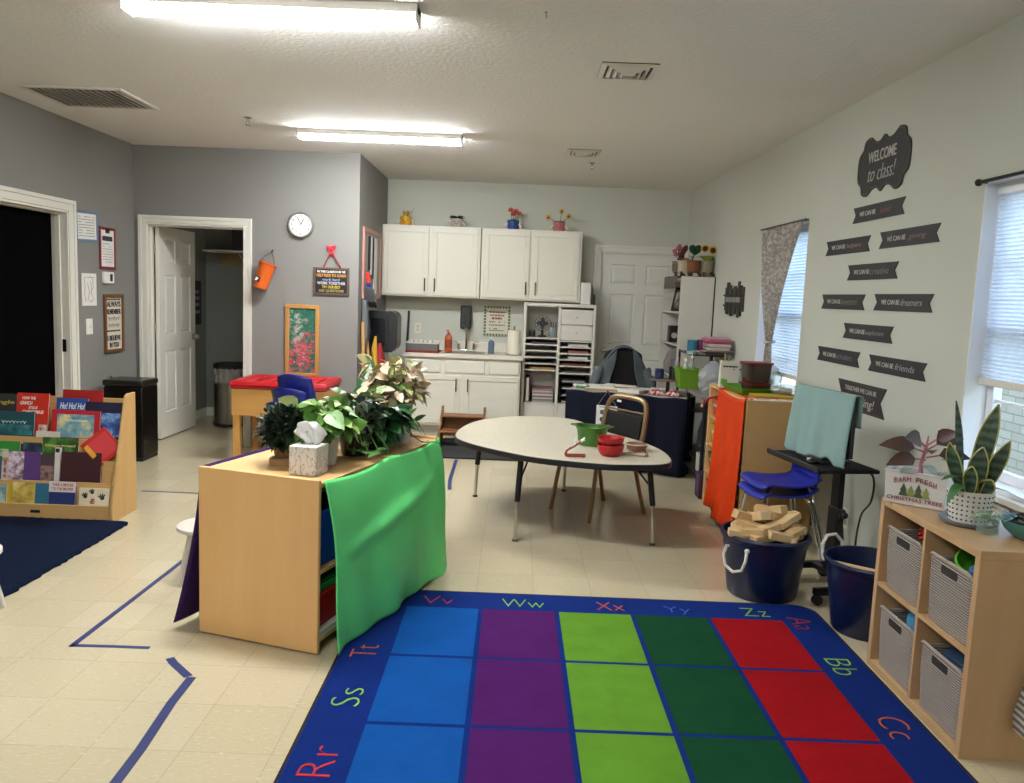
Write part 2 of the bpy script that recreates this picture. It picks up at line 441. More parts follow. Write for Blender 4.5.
# ================================================================== LEFT WALL, DOORWAYS, KITCHEN END
BLACKP = M('#17171a', .4, .1, name='black_plastic'); BLACKM = M('#202022', .35, .1, metal=.4, name='black_metal')
CHROME = M('#c9c9c6', .18, .05, metal=1, name='chrome'); STEEL = M('#8f8a80', .28, .1, metal=1, name='brushed_steel')
PAPER = M('#e4e2dc', .8, .03, name='paper'); INK = M('#33343a', .8, .1, name='print_ink'); INKG = M('#7a7d84', .8, .1, name='grey_ink'); WHITEP = M('#e8e6df', .45, .03, name='white_plastic')
def lines(parent, x0, x1, zs, mat, y=-.004, h=.006, name='print', ragged=.3):
    g = G()
    for z in zs:
        x = x0
        while x < x1 - .004:
            w = rnd.uniform(.4, 1.6) * (x1 - x0) * .16; e = min(x + w, x1)
            if rnd.random() > ragged * .4: g.box(x, e, y, y + .002, z - h/2, z + h/2)
            x = e + (x1-x0)*.03
        if rnd.random() < ragged: pass
    return g.build(name, mat, parent, smooth=False)
def squiggle(parent, x0, x1, z, a, mat, y=-.010, r=.0022, name='lettering', n=7):
    pts = []; N = n * 6
    for k in range(N + 1):
        t = k / N; pts.append((x0 + (x1-x0)*t + a*.5*math.sin(2*PI*n*t*1.0), y, z + a*math.cos(2*PI*n*t) * (1 if int(t*n) % 3 else 1.6)))
    return G().tube(pts, r, 5).build(name, mat, parent)
def frame(g, x0, x1, z0, z1, w, y0, y1):
    g.box(x0, x1, y0, y1, z0, z0+w); g.box(x0, x1, y0, y1, z1-w, z1); g.box(x0, x0+w, y0, y1, z0+w, z1-w); g.box(x1-w, x1, y0, y1, z0+w, z1-w); return g
# --- notices
def notice(label, y0, y1, z0, z1, border, name='wall_notice', bw=.02, tilt=0, cat='notice'):
    w, h = y1 - y0, z1 - z0
    t = thing(name, label, cat, (LWX + .001, (y0+y1)/2, (z0+z1)/2), LWA); t.rotation_euler.y = tilt
    if border: frame(G(), -w/2, w/2, -h/2, h/2, bw, -.01, 0).build('frame', border, t, .002)
    G().box(-w/2+(.008 if border else 0), w/2-(.008 if border else 0), -.004, 0, -h/2+.008, h/2-.008).build('sheet', PAPER, t, smooth=False)
    return t, w, h
t, w, h = notice('blue-edged paper notice, highest on the grey wall beside the dark doorway', 6.585, 6.925, 1.815, 2.06, M('#5f7f9e', .5), tilt=R_(-2))
lines(t, -w/2+.04, w/2-.05, [h/2-.045-.022*k for k in range(8)], INKG, -.006, .005)
t, w, h = notice('red-framed paper notice on a clipboard above the thermostat', 6.95, 7.225, 1.60, 1.957, M('#7c2733', .5), bw=.024)
G().box(-.03, .03, -.012, -.002, h/2-.05, h/2-.008).build('clip', BLACKP, t, .003)
G().box(-.085, .085, -.0065, -.004, h/2-.115, h/2-.075).build('heading', INK, t, smooth=False)
lines(t, -w/2+.05, w/2-.05, [h/2-.14-.022*k for k in range(8)], INKG, -.0065, .004)
t, w, h = notice('plain white drawing sheet taped above the light switch', 6.66, 6.89, 1.285, 1.567, None, 'paper_sheet', cat='paper')
g = G()
for pl in ([(-.08,.1),(-.07,.02),(-.08,-.03),(-.06,-.1)],[(.0,.11),(.05,.09),(.06,.02),(.02,-.02),(.05,-.06)],[(-.07,.1),(.08,.1)],[(-.03,.05),(.0,-.02),(-.03,-.08),(.03,-.1),(.07,-.07)],[(.02,.07),(.03,.0)]):
    g.tube([(x,-.005,z) for x, z in pl], .0018, 5)
g.build('pencil_lines', INKG, t)
t = thing('thermostat', 'small white thermostat with a dark screen under the red-framed notice', 'thermostat', (LWX, 7.075, 1.53), LWA)
G().box(-.085, .085, -.025, 0, -.05, .05).build('housing', WHITEP, t, .006); G().box(.01, .055, -.027, -.02, -.03, .032).build('screen', BLACKP, t, .002)
t = thing('light_switch', 'white light switch plate between doorway and framed sign', 'light switch', (LWX, 6.765, 1.122), LWA)
G().box(-.05, .05, -.007, 0, -.065, .065).build('plate', WHITEP, t, .003); G().box(-.006, .006, -.02, -.005, -.012, .012).build('toggle', WHITEP, t, .002)
t = thing('framed_sign', 'tall brown-framed sign reading always remember, I believe in you', 'sign', (LWX, 7.17, 1.135), LWA)
w, h = .34, .505
frame(G(), -w/2, w/2, -h/2, h/2, .028, -.022, 0).build('frame', wood('#5a3c20', '#77532f', 2), t, .003)
G().box(-w/2+.02, w/2-.02, -.008, 0, -h/2+.02, h/2-.02).build('board', M('#d6cdb9', .7, .05), t)
lines(t, -.12, .12, [.208], INK, -.010, .012, ragged=0); lines(t, -.12, .12, [-.065], INK, -.010, .014, ragged=0)
text('ALWAYS', .06, INK, t, (0, -.01, .165), .24, bold=.001, height=.05); text('REMEMBER', .05, INK, t, (0, -.01, .10), .25, bold=.001, height=.045)
squiggle(t, -.1, .1, .04, .012, INKG, n=6); squiggle(t, -.1, .1, -.02, .012, INKG, n=8)
text('I BELIEVE', .05, INK, t, (0, -.01, -.13), .23, bold=.001, height=.046); text('IN YOU', .05, INK, t, (0, -.01, -.19), .16, bold=.001, height=.046)
# --- beyond door 2
t = thing('dark_sign', 'dark printed sign hanging inside the room behind the open white door', 'sign', (-3.52, 9.0, 1.30), LWA)
G().box(-.13, .13, -.02, 0, -.24, .24).build('board', M('#2a2a2c', .6), t, .003)
for z, ww in ((.12, .12), (.05, .14), (-.02, .12), (-.1, .16)): text({.12:'LIVE',.05:'LOVE',-.02:'LEARN',-.1:'TODAY'}[z], .05, M('#8b8b88', .7), t, (0, -.022, z), ww) if False else lines(t, -ww/2, ww/2, [z], M('#8b8b88', .7), -.023, .035, ragged=0)
t = thing('wall_shelf', 'white bracket shelf high up in the room behind the door', 'shelf', (-3.05, 9.30, 1.86))
G().box(-.38, .5, -.32, 0, 0, .022).build('board', WHITE_TRIM, t, .003); G().box(-.3, .5, -.02, 0, -.13, 0).build('cleat', wood('#8d7a58', '#a8946c', 0), t, .002)
g = G()
for x in (0, .4): g.tube([(x, -.01, -.12), (x, -.28, -.005)], .01, 6)
g.build('bracket', WHITE_TRIM, t)
t = thing('storage_box', 'dark box on the shelf in the room behind the door', 'box', (-2.93, 9.16, 1.882))
G().box(-.2, .2, -.12, .12, 0, .3).build('body', M('#2d2f33', .6), t, .006); G().box(-.21, .21, -.13, .13, .27, .31).build('lid', M('#26282b', .6), t, .004)
t = thing('steel_trash_can', 'tall steel trash can with a plastic bag over its rim, behind the doorway', 'trash can', (-3.04, 8.77, 0))
G().lathe([(.185,0),(.19,.02),(.19,.03)], n=28).build('base', BLACKP, t); G().lathe([(.18,.03),(.18,.56),(.178,.57)], n=28).build('body', STEEL, t)
g = G(); n = 40
rr = [[(.186 + .012*math.sin(k*2.7+j) * (j < 4), z) for k in range(n)] for j, z in enumerate((.46,.50,.55,.60,.625,.60))]
g.skin([g.ring([(q[0]*math.cos(2*PI*k/n)*(1.0 if j<5 else .93), q[0]*math.sin(2*PI*k/n)*(1 if j<5 else .93), q[1]+.01*math.sin(k*1.9)*(j<1)) for k, q in enumerate(row)]) for j, row in enumerate(rr)], False, False)
g.build('bag', M('#8f8c86', .35, .2), t, solid=.002)
G().lathe([(.183,.615),(.19,.63),(.187,.66),(.172,.672),(.16,.66)], n=28, cap1=True).build('rim', BLACKP, t)
G().box(-.05, .05, -.26, -.17, .015, .03).build('pedal', BLACKP, t, .004)
# --- black trash bin by the bookshelf
t = thing('step_trash_bin', 'black rectangular step trash bin beside the book display by the wall', 'trash bin', (-3.25, 6.9, 0))
BRN = M('#1c1916', .3, .15, metal=.6, name='black_steel')
G().box(-.165, .165, -.15, .15, .03, .63).build('body', BRN, t, .012); G().box(-.17, .17, -.155, .155, .635, .685).build('lid', M('#35322e', .3, .1, metal=.6), t, .012)
G().box(-.16, .16, -.145, .145, 0, .035).build('base', BLACKP, t, .003); G().box(-.09, .09, -.19, -.14, .012, .028).build('pedal', CHROME, t, .004)
G().box(-.19, -.165, -.02, .02, .58, .70).build('hinge_plate', CHROME, t, .004)
# --- clock
t = thing('wall_clock', 'round silver-rimmed wall clock above the orange hanging bucket', 'clock', (-1.99, BUMPY, 2.08))
def disc(g, r, y0, y1, n=40): return g.tube([(0, y0, 0), (0, y1, 0)], r, n)
g = G(); rings = []
for r, y in ((.118,0),(.118,-.035),(.108,-.045),(.100,-.036)): rings.append(g.ring([(r*math.cos(2*PI*k/40), y, r*math.sin(2*PI*k/40)) for k in range(40)]))
g.skin(rings, True, False).build('rim', M('#a7a6a2', .3, .05, metal=.7), t)
disc(G(), .103, -.012, -.03).build('face', M('#efeee8', .5, .01), t)
for k in range(12):
    a = PI/2 - 2*PI*(k+1)/12; text(str(k+1), .026, INK, t, (.082*math.cos(a), -.0315, .082*math.sin(a)), name='numeral', bold=.0006)
for nm, a, L, ww in (('hour_hand', R_(62), .06, .004), ('minute_hand', R_(113), .075, .003)):
    G().tube([(0, -.034, 0), (L*math.cos(a), -.034, L*math.sin(a))], ww, 6).build(nm, INK, t)
# --- orange bucket hanging tilted on a hook
t = thing('hanging_bucket', 'orange bucket hanging tilted on the grey wall beside the doorway', 'bucket', (-2.305, BUMPY, 1.61))
ORG = M('#d9631c', .5, .06, name='orange_paint')
t.rotation_euler.y = R_(17)
g = G(); pr = [(.062,-.12),(.075,.10),(.079,.112),(.073,.108),(.06,-.11)]
g.lathe(pr, (0, -.085, 0), 28, True, True).build('pail', ORG, t)
G().lathe([(.0805,.1),(.0825,.108),(.0805,.116)], (0,-.085,0), 28, False, False).build('rim', M('#b94d12', .5), t)
g = G(); g.tube([(-.078,-.085,.09),(-.05,-.07,.17),(-.01,-.03,.215),(.03,-.06,.17),(.078,-.085,.09)], .003, 6); g.build('handle', M('#4a4640', .4, metal=.7), t)
g = G(); g.tube([(-.01,.0,.235),(-.01,-.04,.24),(-.01,-.045,.215)], .004, 6); g.build('hook', M('#3c3833', .4, metal=.7), t)
g = G(); g.box(-.055,-.005,-.152,-.1485,-.07,-.02); g.build('sticker', M('#2b2422', .6), t)
g = G(); g.prism([(-.05,-.065),(-.03,-.06),(-.02,-.035),(-.045,-.03)], -.1545, -.1525); g.build('sticker_picture', M('#e9dccb', .6), t)
# --- hanging sign with ribbon
t = thing('hanging_sign', 'black framed classroom rules sign hanging from a red ribbon', 'sign', (-1.708, BUMPY, 1.578))
w, h = .335, .255
frame(G(), -w/2, w/2, -h/2, h/2, .02, -.018, -.001).build('frame', wood('#4a3a33', '#6e5a50', 0), t, .003)
G().box(-w/2+.015, w/2-.015, -.008, -.001, -h/2+.015, h/2-.015).build('board', M('#191618', .6), t)
SW = M('#e9e6de', .7); SY = M('#d7b83c', .7); SB = M('#8aa0c0', .7); SOl = M('#a89a4c', .7)
for s, z, mt, ww, hh, sh in (('IN THIS CLASSROOM WE', .088, SW, .26, .022, 0), ('HELP KIDS TO LEARN', .053, M('#d99a4a', .7), .27, .028, 0), ('work hard', .016, SB, .16, .026, .3), ('WORK TOGETHER', -.018, M('#c9c2cf', .7), .26, .026, 0), ('TRY OUR BEST', -.053, SY, .17, .026, 0), ('ASK QUESTIONS', -.087, SOl, .23, .028, 0)):
    text(s, .03, mt, t, (0, -.0095, z), ww, shear=sh, height=hh, bold=.0004)
g = G(); RB = M('#c22a3c', .6, name='red_ribbon')
for x in (-.075, .09): g.tube([(x, -.012, h/2-.005), (x*.45, -.014, h/2+.08), (0, -.012, h/2+.165)], .016, 6, flat=.18)
g.build('ribbon', RB, t)
g = G()
for a in (R_(35), R_(145), R_(250), R_(290)): g.leaf((0,-.016,h/2+.165), (math.cos(a), -.2, math.sin(a)), .06, .04, 0, .3, up=(0,-1,0))
g.ball((0,-.016,h/2+.165), .018, 8); g.build('bow', RB, t, solid=.002)
# --- framed art
t = thing('framed_artwork', 'tall wood-framed green and red textured painting above the lidded table', 'painting', (-1.969, BUMPY, 1.02))
w, h = .315, .67
frame(G(), -w/2, w/2, -h/2, h/2, .036, -.03, -.001).build('frame', wood('#a9793c', '#c39552', 2), t, .004)
nt_ = NT('dabbed_paint')
def blob(cx, cz, rx, rz):
    co = nt_.coord(); mp = nt_.new('Mapping'); mp.inputs['Location'].default_value = (-cx/rx, 0, -cz/rz); mp.inputs['Scale'].default_value = (1/rx, 0, 1/rz); nt_.link(co, mp.inputs[0])
    ln = nt_.new('VectorMath', operation='LENGTH'); nt_.link(mp.outputs[0], ln.inputs[0])
    ad = nt_.new('Math', operation='MULTIPLY_ADD'); nt_.link(nt_.noise(22, 5, rough=.8), ad.inputs[0]); ad.inputs[1].default_value = 1.6; nt_.link(ln.outputs['Value'], ad.inputs[2])
    return nt_.ramp(ad.outputs[0], (.42, (1,1,1)), (.5, (0,0,0))) if False else nt_.ramp(ad.outputs[0], (.0, (1,1,1)), (.99, (0,0,0)))
base_c = nt_.ramp(nt_.noise(30, 5, rough=.8), (.35, '#0d4a3f'), (.62, '#2f7a62'), (.7, '#c9cfc0'))
def step(f, p): return nt_.ramp(f, (p, (0,0,0)), (p+.06, (1,1,1)))
c_ = nt_.mix(step(blob(-.01,-.09,.62,1.05), .03), base_c, nt_.ramp(nt_.noise(40,5,rough=.8), (.4,'#9a2f3c'), (.55,'#c9596a'), (.72,'#e5d6d2')))
c_ = nt_.mix(step(blob(-.05,.13,.36,.9), .05), c_, nt_.ramp(nt_.noise(45,5,rough=.8), (.4,'#8f8a80'), (.6,'#cfc9bd')))
nt_.set(c_, .4); nt_.bump(nt_.noise(60, 4), .6, .006)
G().box(-w/2+.03, w/2-.03, -.015, -.002, -h/2+.03, h/2-.03).build('canvas', nt_.m, t)
# --- sensory table with red lid
t = thing('sensory_table', 'light wood sand table with a red plastic lid by the grey wall', 'table', (-2.00, 7.22, 0))
PINE = wood('#c08a45', '#d6a761', 0, name='pine'); PINEV = wood('#c08a45', '#d6a761', 2, name='pine_upright')
g = G()
g.box(-.40, .40, -.30, -.275, .40, .63); g.box(-.40, .40, .275, .30, .40, .63); g.box(-.40, -.375, -.275, .275, .40, .63); g.box(.375, .40, -.275, .275, .40, .63); g.box(-.375, .375, -.275, .275, .40, .42)
g.build('box', PINE, t, .004)
for x in (-.365, .365):
    for y in (-.255, .255): G().box(x-.03, x+.03, y-.03, y+.03, 0, .40).build('leg', PINEV, t, .004)
RED = M('#b3161f', .35, .06, name='red_plastic')
g = G(); g.prism([(-.41,-.31),(.41,-.31),(.41,.31),(-.41,.31)], .635, .66, 'xy')
r0 = g.ring([(-.42,-.32,.66),(.42,-.32,.66),(.42,.32,.66),(-.42,.32,.66)]); r1 = g.ring([(-.405,-.30,.70),(.405,-.30,.70),(.405,.30,.70),(-.405,.30,.70)]); r2 = g.ring([(-.36,-.26,.70),(.36,-.26,.70),(.36,.26,.70),(-.36,.26,.70)]); r3 = g.ring([(-.34,-.24,.675),(.34,-.24,.675),(.34,.24,.675),(-.34,.24,.675)])
g.skin([r0, r1, r2, r3])
for x in (-.26, -.13, 0, .13, .26): g.box(x-.015, x+.015, -.235, .235, .672, .69)
g.build('lid', RED, t, .008)
# --- stacked blue school chairs in front of it
BLU = M('#12207f', .4, .05, name='blue_plastic')
def school_chair(label, loc, rotz, group, sh=.34, mat=None, w=.36, hole=True):
    t = thing('school_chair', label, 'chair', loc, rotz, group)
    mat = mat or BLU
    g = G()
    def seat(u, v):
        x = (u-.5)*w*(1-.08*v); y = -.19 + .36*v
        return (x, y, sh + .018*(2*u-1)**2 - .02*math.sin(PI*v) + (.03*max(0, v-.85)/.15) - .03*max(0, .12-v)/.12)
    g.grid(seat, 10, 12).build('seat', mat, t, solid=.012)
    g = G(); h = .36
    def back(u, v):
        q = 2*u-1; ww = w*(.95 - .10*v)
        return (q*ww/2, .17 + .085*v - .05*q*q + .02, sh + .05 + (h-.05)*v*(1 - .10*q*q*v))
    g.grid(back, 12, 10); hole and bmesh.ops.delete(g.bm, geom=[f for f in g.bm.faces if abs(f.calc_center_median().x) < .05 and sh+.25 < f.calc_center_median().z < sh+.31], context='FACES')
    g.build('backrest', mat, t, solid=.012)
    for sx in (-1, 1):
        G().tube([(sx*.11, -.12, sh-.02), (sx*.145, -.15, sh-.06), (sx*.185, -.2, 0)], .011, 8).build('leg', CHROME, t)
        G().tube([(sx*.11, .12, sh-.02), (sx*.14, .14, sh-.06), (sx*.185, .22, 0)], .011, 8).build('leg', CHROME, t)
    g = G(); g.tube([(-.11,-.12,sh-.02),(.11,-.12,sh-.02)], .010, 8); g.tube([(-.11,.12,sh-.02),(.11,.12,sh-.02)], .010, 8); g.build('frame', CHROME, t)
    return t
cx_, cy_ = -1.70, 6.50
for k, lab in enumerate(('dark blue plastic child chair, bottom of the stack by the red-lidded table', 'dark blue plastic child chair, middle of the stack by the red-lidded table', 'dark blue plastic child chair, top of the stack by the red-lidded table')):
    school_chair(lab, (cx_ + .035*k, cy_ + .03*k, .105*k), R_(160), 'blue chairs stacked by the lidded table', sh=.27, hole=False, w=.37)
# --- alcove wall: pocket board, brush set, sticks
t = thing('pocket_chart', 'pink-edged board hung with black and white strips in the alcove', 'board', (ALX, 8.26, 1.765), PI/2)
t.rotation_euler.z = PI/2
PK = M('#b98478', .7, .08)
w, h = .98, .68
frame(G(), -w/2, w/2, -h/2, h/2, .04, -.02, 0).build('frame', PK, t, .003); G().box(-w/2+.03, w/2-.03, -.008, 0, -h/2+.03, h/2-.03).build('backing', M('#9a958c', .8), t)
for k, (x, c, L) in enumerate(((-.2,'#1c1c1f',.32),(-.1,'#d8d6cf',.36),(.0,'#1c1c1f',.4),(.1,'#cfd2d3',.5),(.2,'#c8c4ba',.55))):
    G().box(x-.035, x+.035, -.022, -.01, .26-L, .27).build('strip', M(c, .8), t, .002)
t = thing('hand_broom_set', 'grey dustpan and brush with red and blue handle hung in the alcove', 'dustpan', (ALX, 7.80, 1.42), PI/2)
g = G(); g.tube([(-.02,-.05,.26),(.0,-.06,.16)], .018, 8); g.build('handle', M('#d9362f', .4), t)
g = G(); g.tube([(.0,-.06,.16),(.02,-.06,.10)], .022, 8); g.build('collar', M('#1f2f86', .4), t)
g = G(); g.skin([g.ring([(-.02,-.09,.12),(.05,-.09,.12),(.05,-.02,.12),(-.02,-.02,.12)]), g.ring([(.02,-.12,.03),(.30,-.10,-.02),(.30,-.02,.0),(.02,-.02,.06)]), g.ring([(.06,-.12,-.02),(.30,-.10,-.08),(.30,-.02,-.08),(.06,-.02,-.02)])]); g.build('brush_head', M('#5b5f63', .5), t, .006)
g = G(); g.skin([g.ring([(-.05,-.05,.0),(.05,-.05,.0),(.05,-.01,.0),(-.05,-.01,.0)]), g.ring([(-.06,-.07,-.3),(.09,-.07,-.3),(.09,-.01,-.3),(-.06,-.01,-.3)]), g.ring([(-.03,-.05,-.45),(.05,-.05,-.45),(.05,-.01,-.45),(-.03,-.01,-.45)])]); g.build('dustpan', M('#63666a', .3, .15), t, .008)
def stick(name, label, cat, p0, p1, r, mat, extra=None, group=None):
    t = thing(name, label, cat, p0, 0, group); d = Vector(p1) - Vector(p0)
    G().tube([(0,0,0), d], r, 10).build('shaft', mat, t)
    if extra: extra(t, d)
    return t
stick('wooden_pole', 'pale wooden pole leaning in the alcove, left of its twin', 'pole', (-1.40, 7.72, 0), (-1.435, 7.72, 1.19), .016, wood('#b98449', '#d3a36a', 2), lambda t, d: G().tube([d, d + Vector((0,0,.02))], [.019,.012], 10).build('tip', M('#c58b4a', .5), t))
stick('wooden_pole', 'pale wooden pole leaning in the alcove, right of its twin', 'pole', (-1.30, 7.86, 0), (-1.43, 7.86, 1.14), .015, wood('#b98449', '#d3a36a', 2), lambda t, d: G().tube([d, d + Vector((0,0,.02))], [.018,.012], 10).build('tip', M('#c58b4a', .5), t))
t = thing('rolled_banner', 'red and yellow rolled cloth on a stand standing behind the poles', 'banner', (-1.32, 8.0, 0))
G().tube([(0,0,0.6),(0,0,.85),(.0,0,1.0)], [.07,.06,.02], 12).build('red_roll', M('#8f1a1f', .7), t); G().tube([(-.03,-.05,.7),(-.04,-.05,.95),(-.03,-.05,1.07)], [.03,.028,.01], 10).build('yellow_roll', M('#c79a2c', .7), t)
G().lathe([(.12,0),(.12,.02),(.05,.04),(.05,.62)], n=20).build('stand', M('#6b4a2c', .6), t)
stick('mop', 'dark mop handle standing by the counter end wall', 'mop', (-1.21, 9.05, 0.12), (-1.19, 9.185, 1.30), .013, M('#2b3038', .4), lambda t, d: G().lathe([(.07,-.12),(.08,-.09),(.05,-.02),(.02,.02)], n=16).build('mop_head', M('#9b9a94', .95), t))
# christmas tree sign
t = thing('tree_sign', 'green and white tree-shaped sign on a yellow board behind the plants', 'sign', (-1.28, 7.3, 0), R_(8))
GRN = M('#1d6b3c', .6)
def zigtree(s, z0, z1, w):
    pts = [(0, z1)]; n = 6
    for k in range(n): pts += [(w/2*(k+1)/n, z1-(z1-z0)*(k+.85)/n), (w/2*(k+1)/n*.82, z1-(z1-z0)*(k+1)/n)]
    return [(x*s, z) for x, z in pts] + [(-x*s, z) for x, z in reversed(pts[1:])]
G().prism(zigtree(1, .42, .93, .46), -.01, .01).build('tree', GRN, t); G().prism(zigtree(.72, .45, .86, .46), -.013, -.0101).build('inlay', M('#d9ded6', .6), t); G().prism(zigtree(.46, .47, .79, .46), -.016, -.0131).build('centre', GRN, t)
G().box(-.03, .2, -.03, -.018, .48, .66).build('board', M('#c4a51f', .6), t, .003)
G().prism([(.04,.66),(.10,.66),(.09,.70),(.06,.71)], -.035, -.02).build('red_motif', M('#b5303a', .6), t)
G().box(-.02, .02, -.005, .015, .02, .55).build('post', PINEV, t); G().box(-.14, .14, -.1, .1, 0, .025).build('foot', PINE, t, .004)
# --- paper towel dispenser
t = thing('paper_towel_dispenser', 'black rounded paper towel dispenser sticking out of the alcove wall', 'dispenser', (ALX, 8.30, 1.10), PI/2)
def rrect(x0, x1, z0, z1, r, corners, n=5):
    pts = []
    for (cx, cz, a0, key) in ((x1-r, z0+r, -90, 'br'), (x1-r, z1-r, 0, 'tr'), (x0+r, z1-r, 90, 'tl'), (x0+r, z0+r, 180, 'bl')):
        if key in corners:
            for k in range(n+1): a = R_(a0 + 90*k/n); pts.append((cx + r*math.cos(a), cz + r*math.sin(a)))
        else: pts.append(({'b':0,'t':0}.get('x',0) + (x1 if key[1]=='r' else x0), z0 if key[0]=='b' else z1))
    return pts
body = [(-d, z) for d, z in rrect(0, .24, -.2, .21, .07, ('tr',))]
G().prism(body, -.15, .15, 'yz').build('housing', BLACKP, t, .008)
G().prism([(-d, z) for d, z in rrect(.20, .29, -.19, .215, .075, ('tr','br'))], -.155, .155, 'yz').build('front_cover', M('#252527', .35), t, .006)
G().prism([(-d, z) for d, z in rrect(.03, .17, -.15, .14, .03, ('tr','tl','br','bl'))], -.1535, -.15, 'yz').build('side_panel', M('#1b1c22', .15, .1), t, .004)
G().box(-.1, .1, -.17, -.167, -.40, -.19).build('paper', M('#cfcabd', .8), t)
# --- upper cabinets
CAB = M('#e0ddcd', .42, .015, name='white_cabinet_paint'); HND = M('#4a463f', .35, .1, metal=.8, name='dark_nickel')
def shaker(g, x0, x1, z0, z1, y, rail=.055):
    frame(g, x0, x1, z0, z1, rail, y-.02, y); g.box(x0+rail-.001, x1-rail+.001, y-.010, y-.002, z0+rail-.001, z1-rail+.001); return g
def bar(parent, x, z0, z1, y):
    g = G(); g.tube([(x, y-.03, z0), (x, y-.03, z1)], .006, 8)
    for z in (z0+.015, z1-.015): g.tube([(x, y-.03, z), (x, y, z)], .005, 6)
    return g.build('handle', HND, parent)
def wall_cab(label, x0, x1):
    t = thing('wall_cabinet', label, 'cabinet', ((x0+x1)/2, BACKY-.002, 1.465), 0, 'white wall cabinets'); w = x1-x0; h = .76; d = .318
    G().box(-w/2, w/2, -d+.02, 0, 0, h).build('body', CAB, t, .003)
    for s in (-1, 1):
        a, b = (-w/2+.028, -.018) if s < 0 else (.018, w/2-.028)
        dr = shaker(G(), a, b, .018, h-.018, -d+.018).build('door', CAB, t, .003)
        bar(dr, (b-.035 if s < 0 else a+.035), .06, .20, -d)
    return t
wall_cab('white two-door wall cabinet on the left, nearer the alcove', -1.477, -.398); wall_cab('white two-door wall cabinet on the right, over the cubby unit', -.388, .694)
# --- base cabinet and worktop
t = thing('base_cabinet', 'white base cabinet with two doors under the sink counter', 'cabinet', (-.535, BACKY-.002, 0))
w, d = 1.235, .60
G().box(-w/2, w/2, -d+.02, 0, .10, .832).build('body', CAB, t, .003); G().box(-w/2+.01, w/2-.01, -d+.09, -.02, 0, .10).build('toe_kick', M('#b5b1a4', .5), t)
for a, b in ((-.60, -.235), (-.185, .235), (.285, .60)): G().box(a, b, -d, -d+.02, .675, .81).build('drawer', CAB, t, .006)
for s in (-1, 1):
    a, b = (-.60, -.022) if s < 0 else (.022, .60)
    dr = shaker(G(), a, b, .13, .65, -d+.02).build('door', CAB, t, .003); bar(dr, (b-.04 if s < 0 else a+.04), .48, .62, -d)
t = thing('countertop', 'white worktop with backsplash over the base cabinet', 'countertop', (-.535, BACKY-.002, .834))
g = G(); g.box(-.635, .635, -.625, 0, 0, .042); g.box(-.635, .635, -.02, 0, .042, .145); g.build('slab', M('#dcd6c8', .35, .03), t, .004)
g = G(); frame(g, -.2, .22, -.5, -.13, .02, .03, .046) if False else g.box(-.2, .22, -.5, -.13, .0425, .0445); g.build('sink_rim', STEEL, t, .002)
t = thing('faucet', 'chrome two-handle faucet standing at the back of the counter', 'faucet', (-.535, BACKY-.08, .877))
g = G(); g.box(-.1, .1, -.025, .025, 0, .02); g.build('plate', CHROME, t, .006)
G().tube([(0,0,.02),(0,0,.22),(0,-.03,.26),(0,-.09,.27),(0,-.13,.24)], .012, 10).build('spout', CHROME, t)
for x in (-.085, .085):
    g = G(); g.cyl((x,0,.02), .014, .06, 10); g.tube([(x-.01,0,.09),(x+(.06 if x>0 else -.06),-.01,.11)], .01, 8); g.build('tap_handle', CHROME, t)
t = thing('dish_tray', 'grey dish rack with a white rim on a corner of the counter', 'tray', (-.985, 8.84, .889))
g = G(); r_ = [(.16,.10),(.175,.08)]
frame(G(), -.17, .17, .0, .07, .0, -.1, .1) if False else None
g.box(-.17,.17,-.1,.1,0,.008); g.box(-.17,-.162,-.1,.1,0,.075); g.box(.162,.17,-.1,.1,0,.075); g.box(-.17,.17,-.1,-.092,0,.075); g.box(-.17,.17,.092,.1,0,.075)
g.build('basin', M('#6a6a68', .45), t, .004)
g = G(); frame(g, -.18, .18, -.11, .11, .015, .075, .09)
for v in g.bm.verts: v.co = Vector((v.co.x, v.co.z, v.co.y))
g.build('rim', M('#d5d1c5', .45), t, .004)
g = G()
for x in (-.1,-.05,0,.05,.1): g.tube([(x,-.09,.06),(x,0,.11),(x,.09,.06)], .003, 6)
g.build('rack_wire', CHROME, t)
for lab, x0, x1 in (('red drying mat under the grey dish rack on the counter', -1.14, -.80),):
    t = thing('drying_mat', lab, 'mat', ((x0+x1)/2, 8.80, .8765)); g = G().box((x0-x1)/2, (x1-x0)/2, -.19, .16, 0, .012); g.build('pad', M('#a83224', .8, .1, bump=.3), t, .004)
    g = G(); frame(g, (x0-x1)/2-.004, (x1-x0)/2+.004, -.194, .164, .012, 0, .0135)
    for v in g.bm.verts: v.co = Vector((v.co.x, v.co.z, v.co.y))
    g.build('binding', M('#8a2318', .8), t)
def bottle(label, loc0, r, h, mat, cap, pump=False, sx=1.0, lab=None, name='soap_bottle'):
    t = thing(name, label, 'bottle', (loc0[0], loc0[1], loc0[2]+.001))
    G().lathe([(r*.92,0),(r,.01),(r,h*.72),(r*.75,h*.82),(r*.35,h*.88),(r*.35,h*.92)], n=18, sy=.7).build('body', mat, t)
    g = G(); g.cyl((0,0,h*.91), r*.42, h*.05, 12)
    if pump: g.cyl((0,0,h*.95), r*.12, h*.12, 8); g.tube([(0,0,h*1.07),(-r*.7,0,h*1.05)], r*.16, 6)
    else: g.cyl((0,0,h*.95), r*.38, h*.06, 12)
    g.build('pump' if pump else 'cap', cap, t)
    if lab: G().lathe([(r*1.01,h*.2),(r*1.01,h*.6)], n=18, sy=.7, cap0=False, cap1=False).build('label', lab, t)
    return t
bottle('orange dish soap bottle on the counter between dish rack and faucet', (-.715, 8.9, .877), .042, .22, M('#b8582a', .3), M('#b8582a', .4), True, lab=M('#8d3f1d', .5))
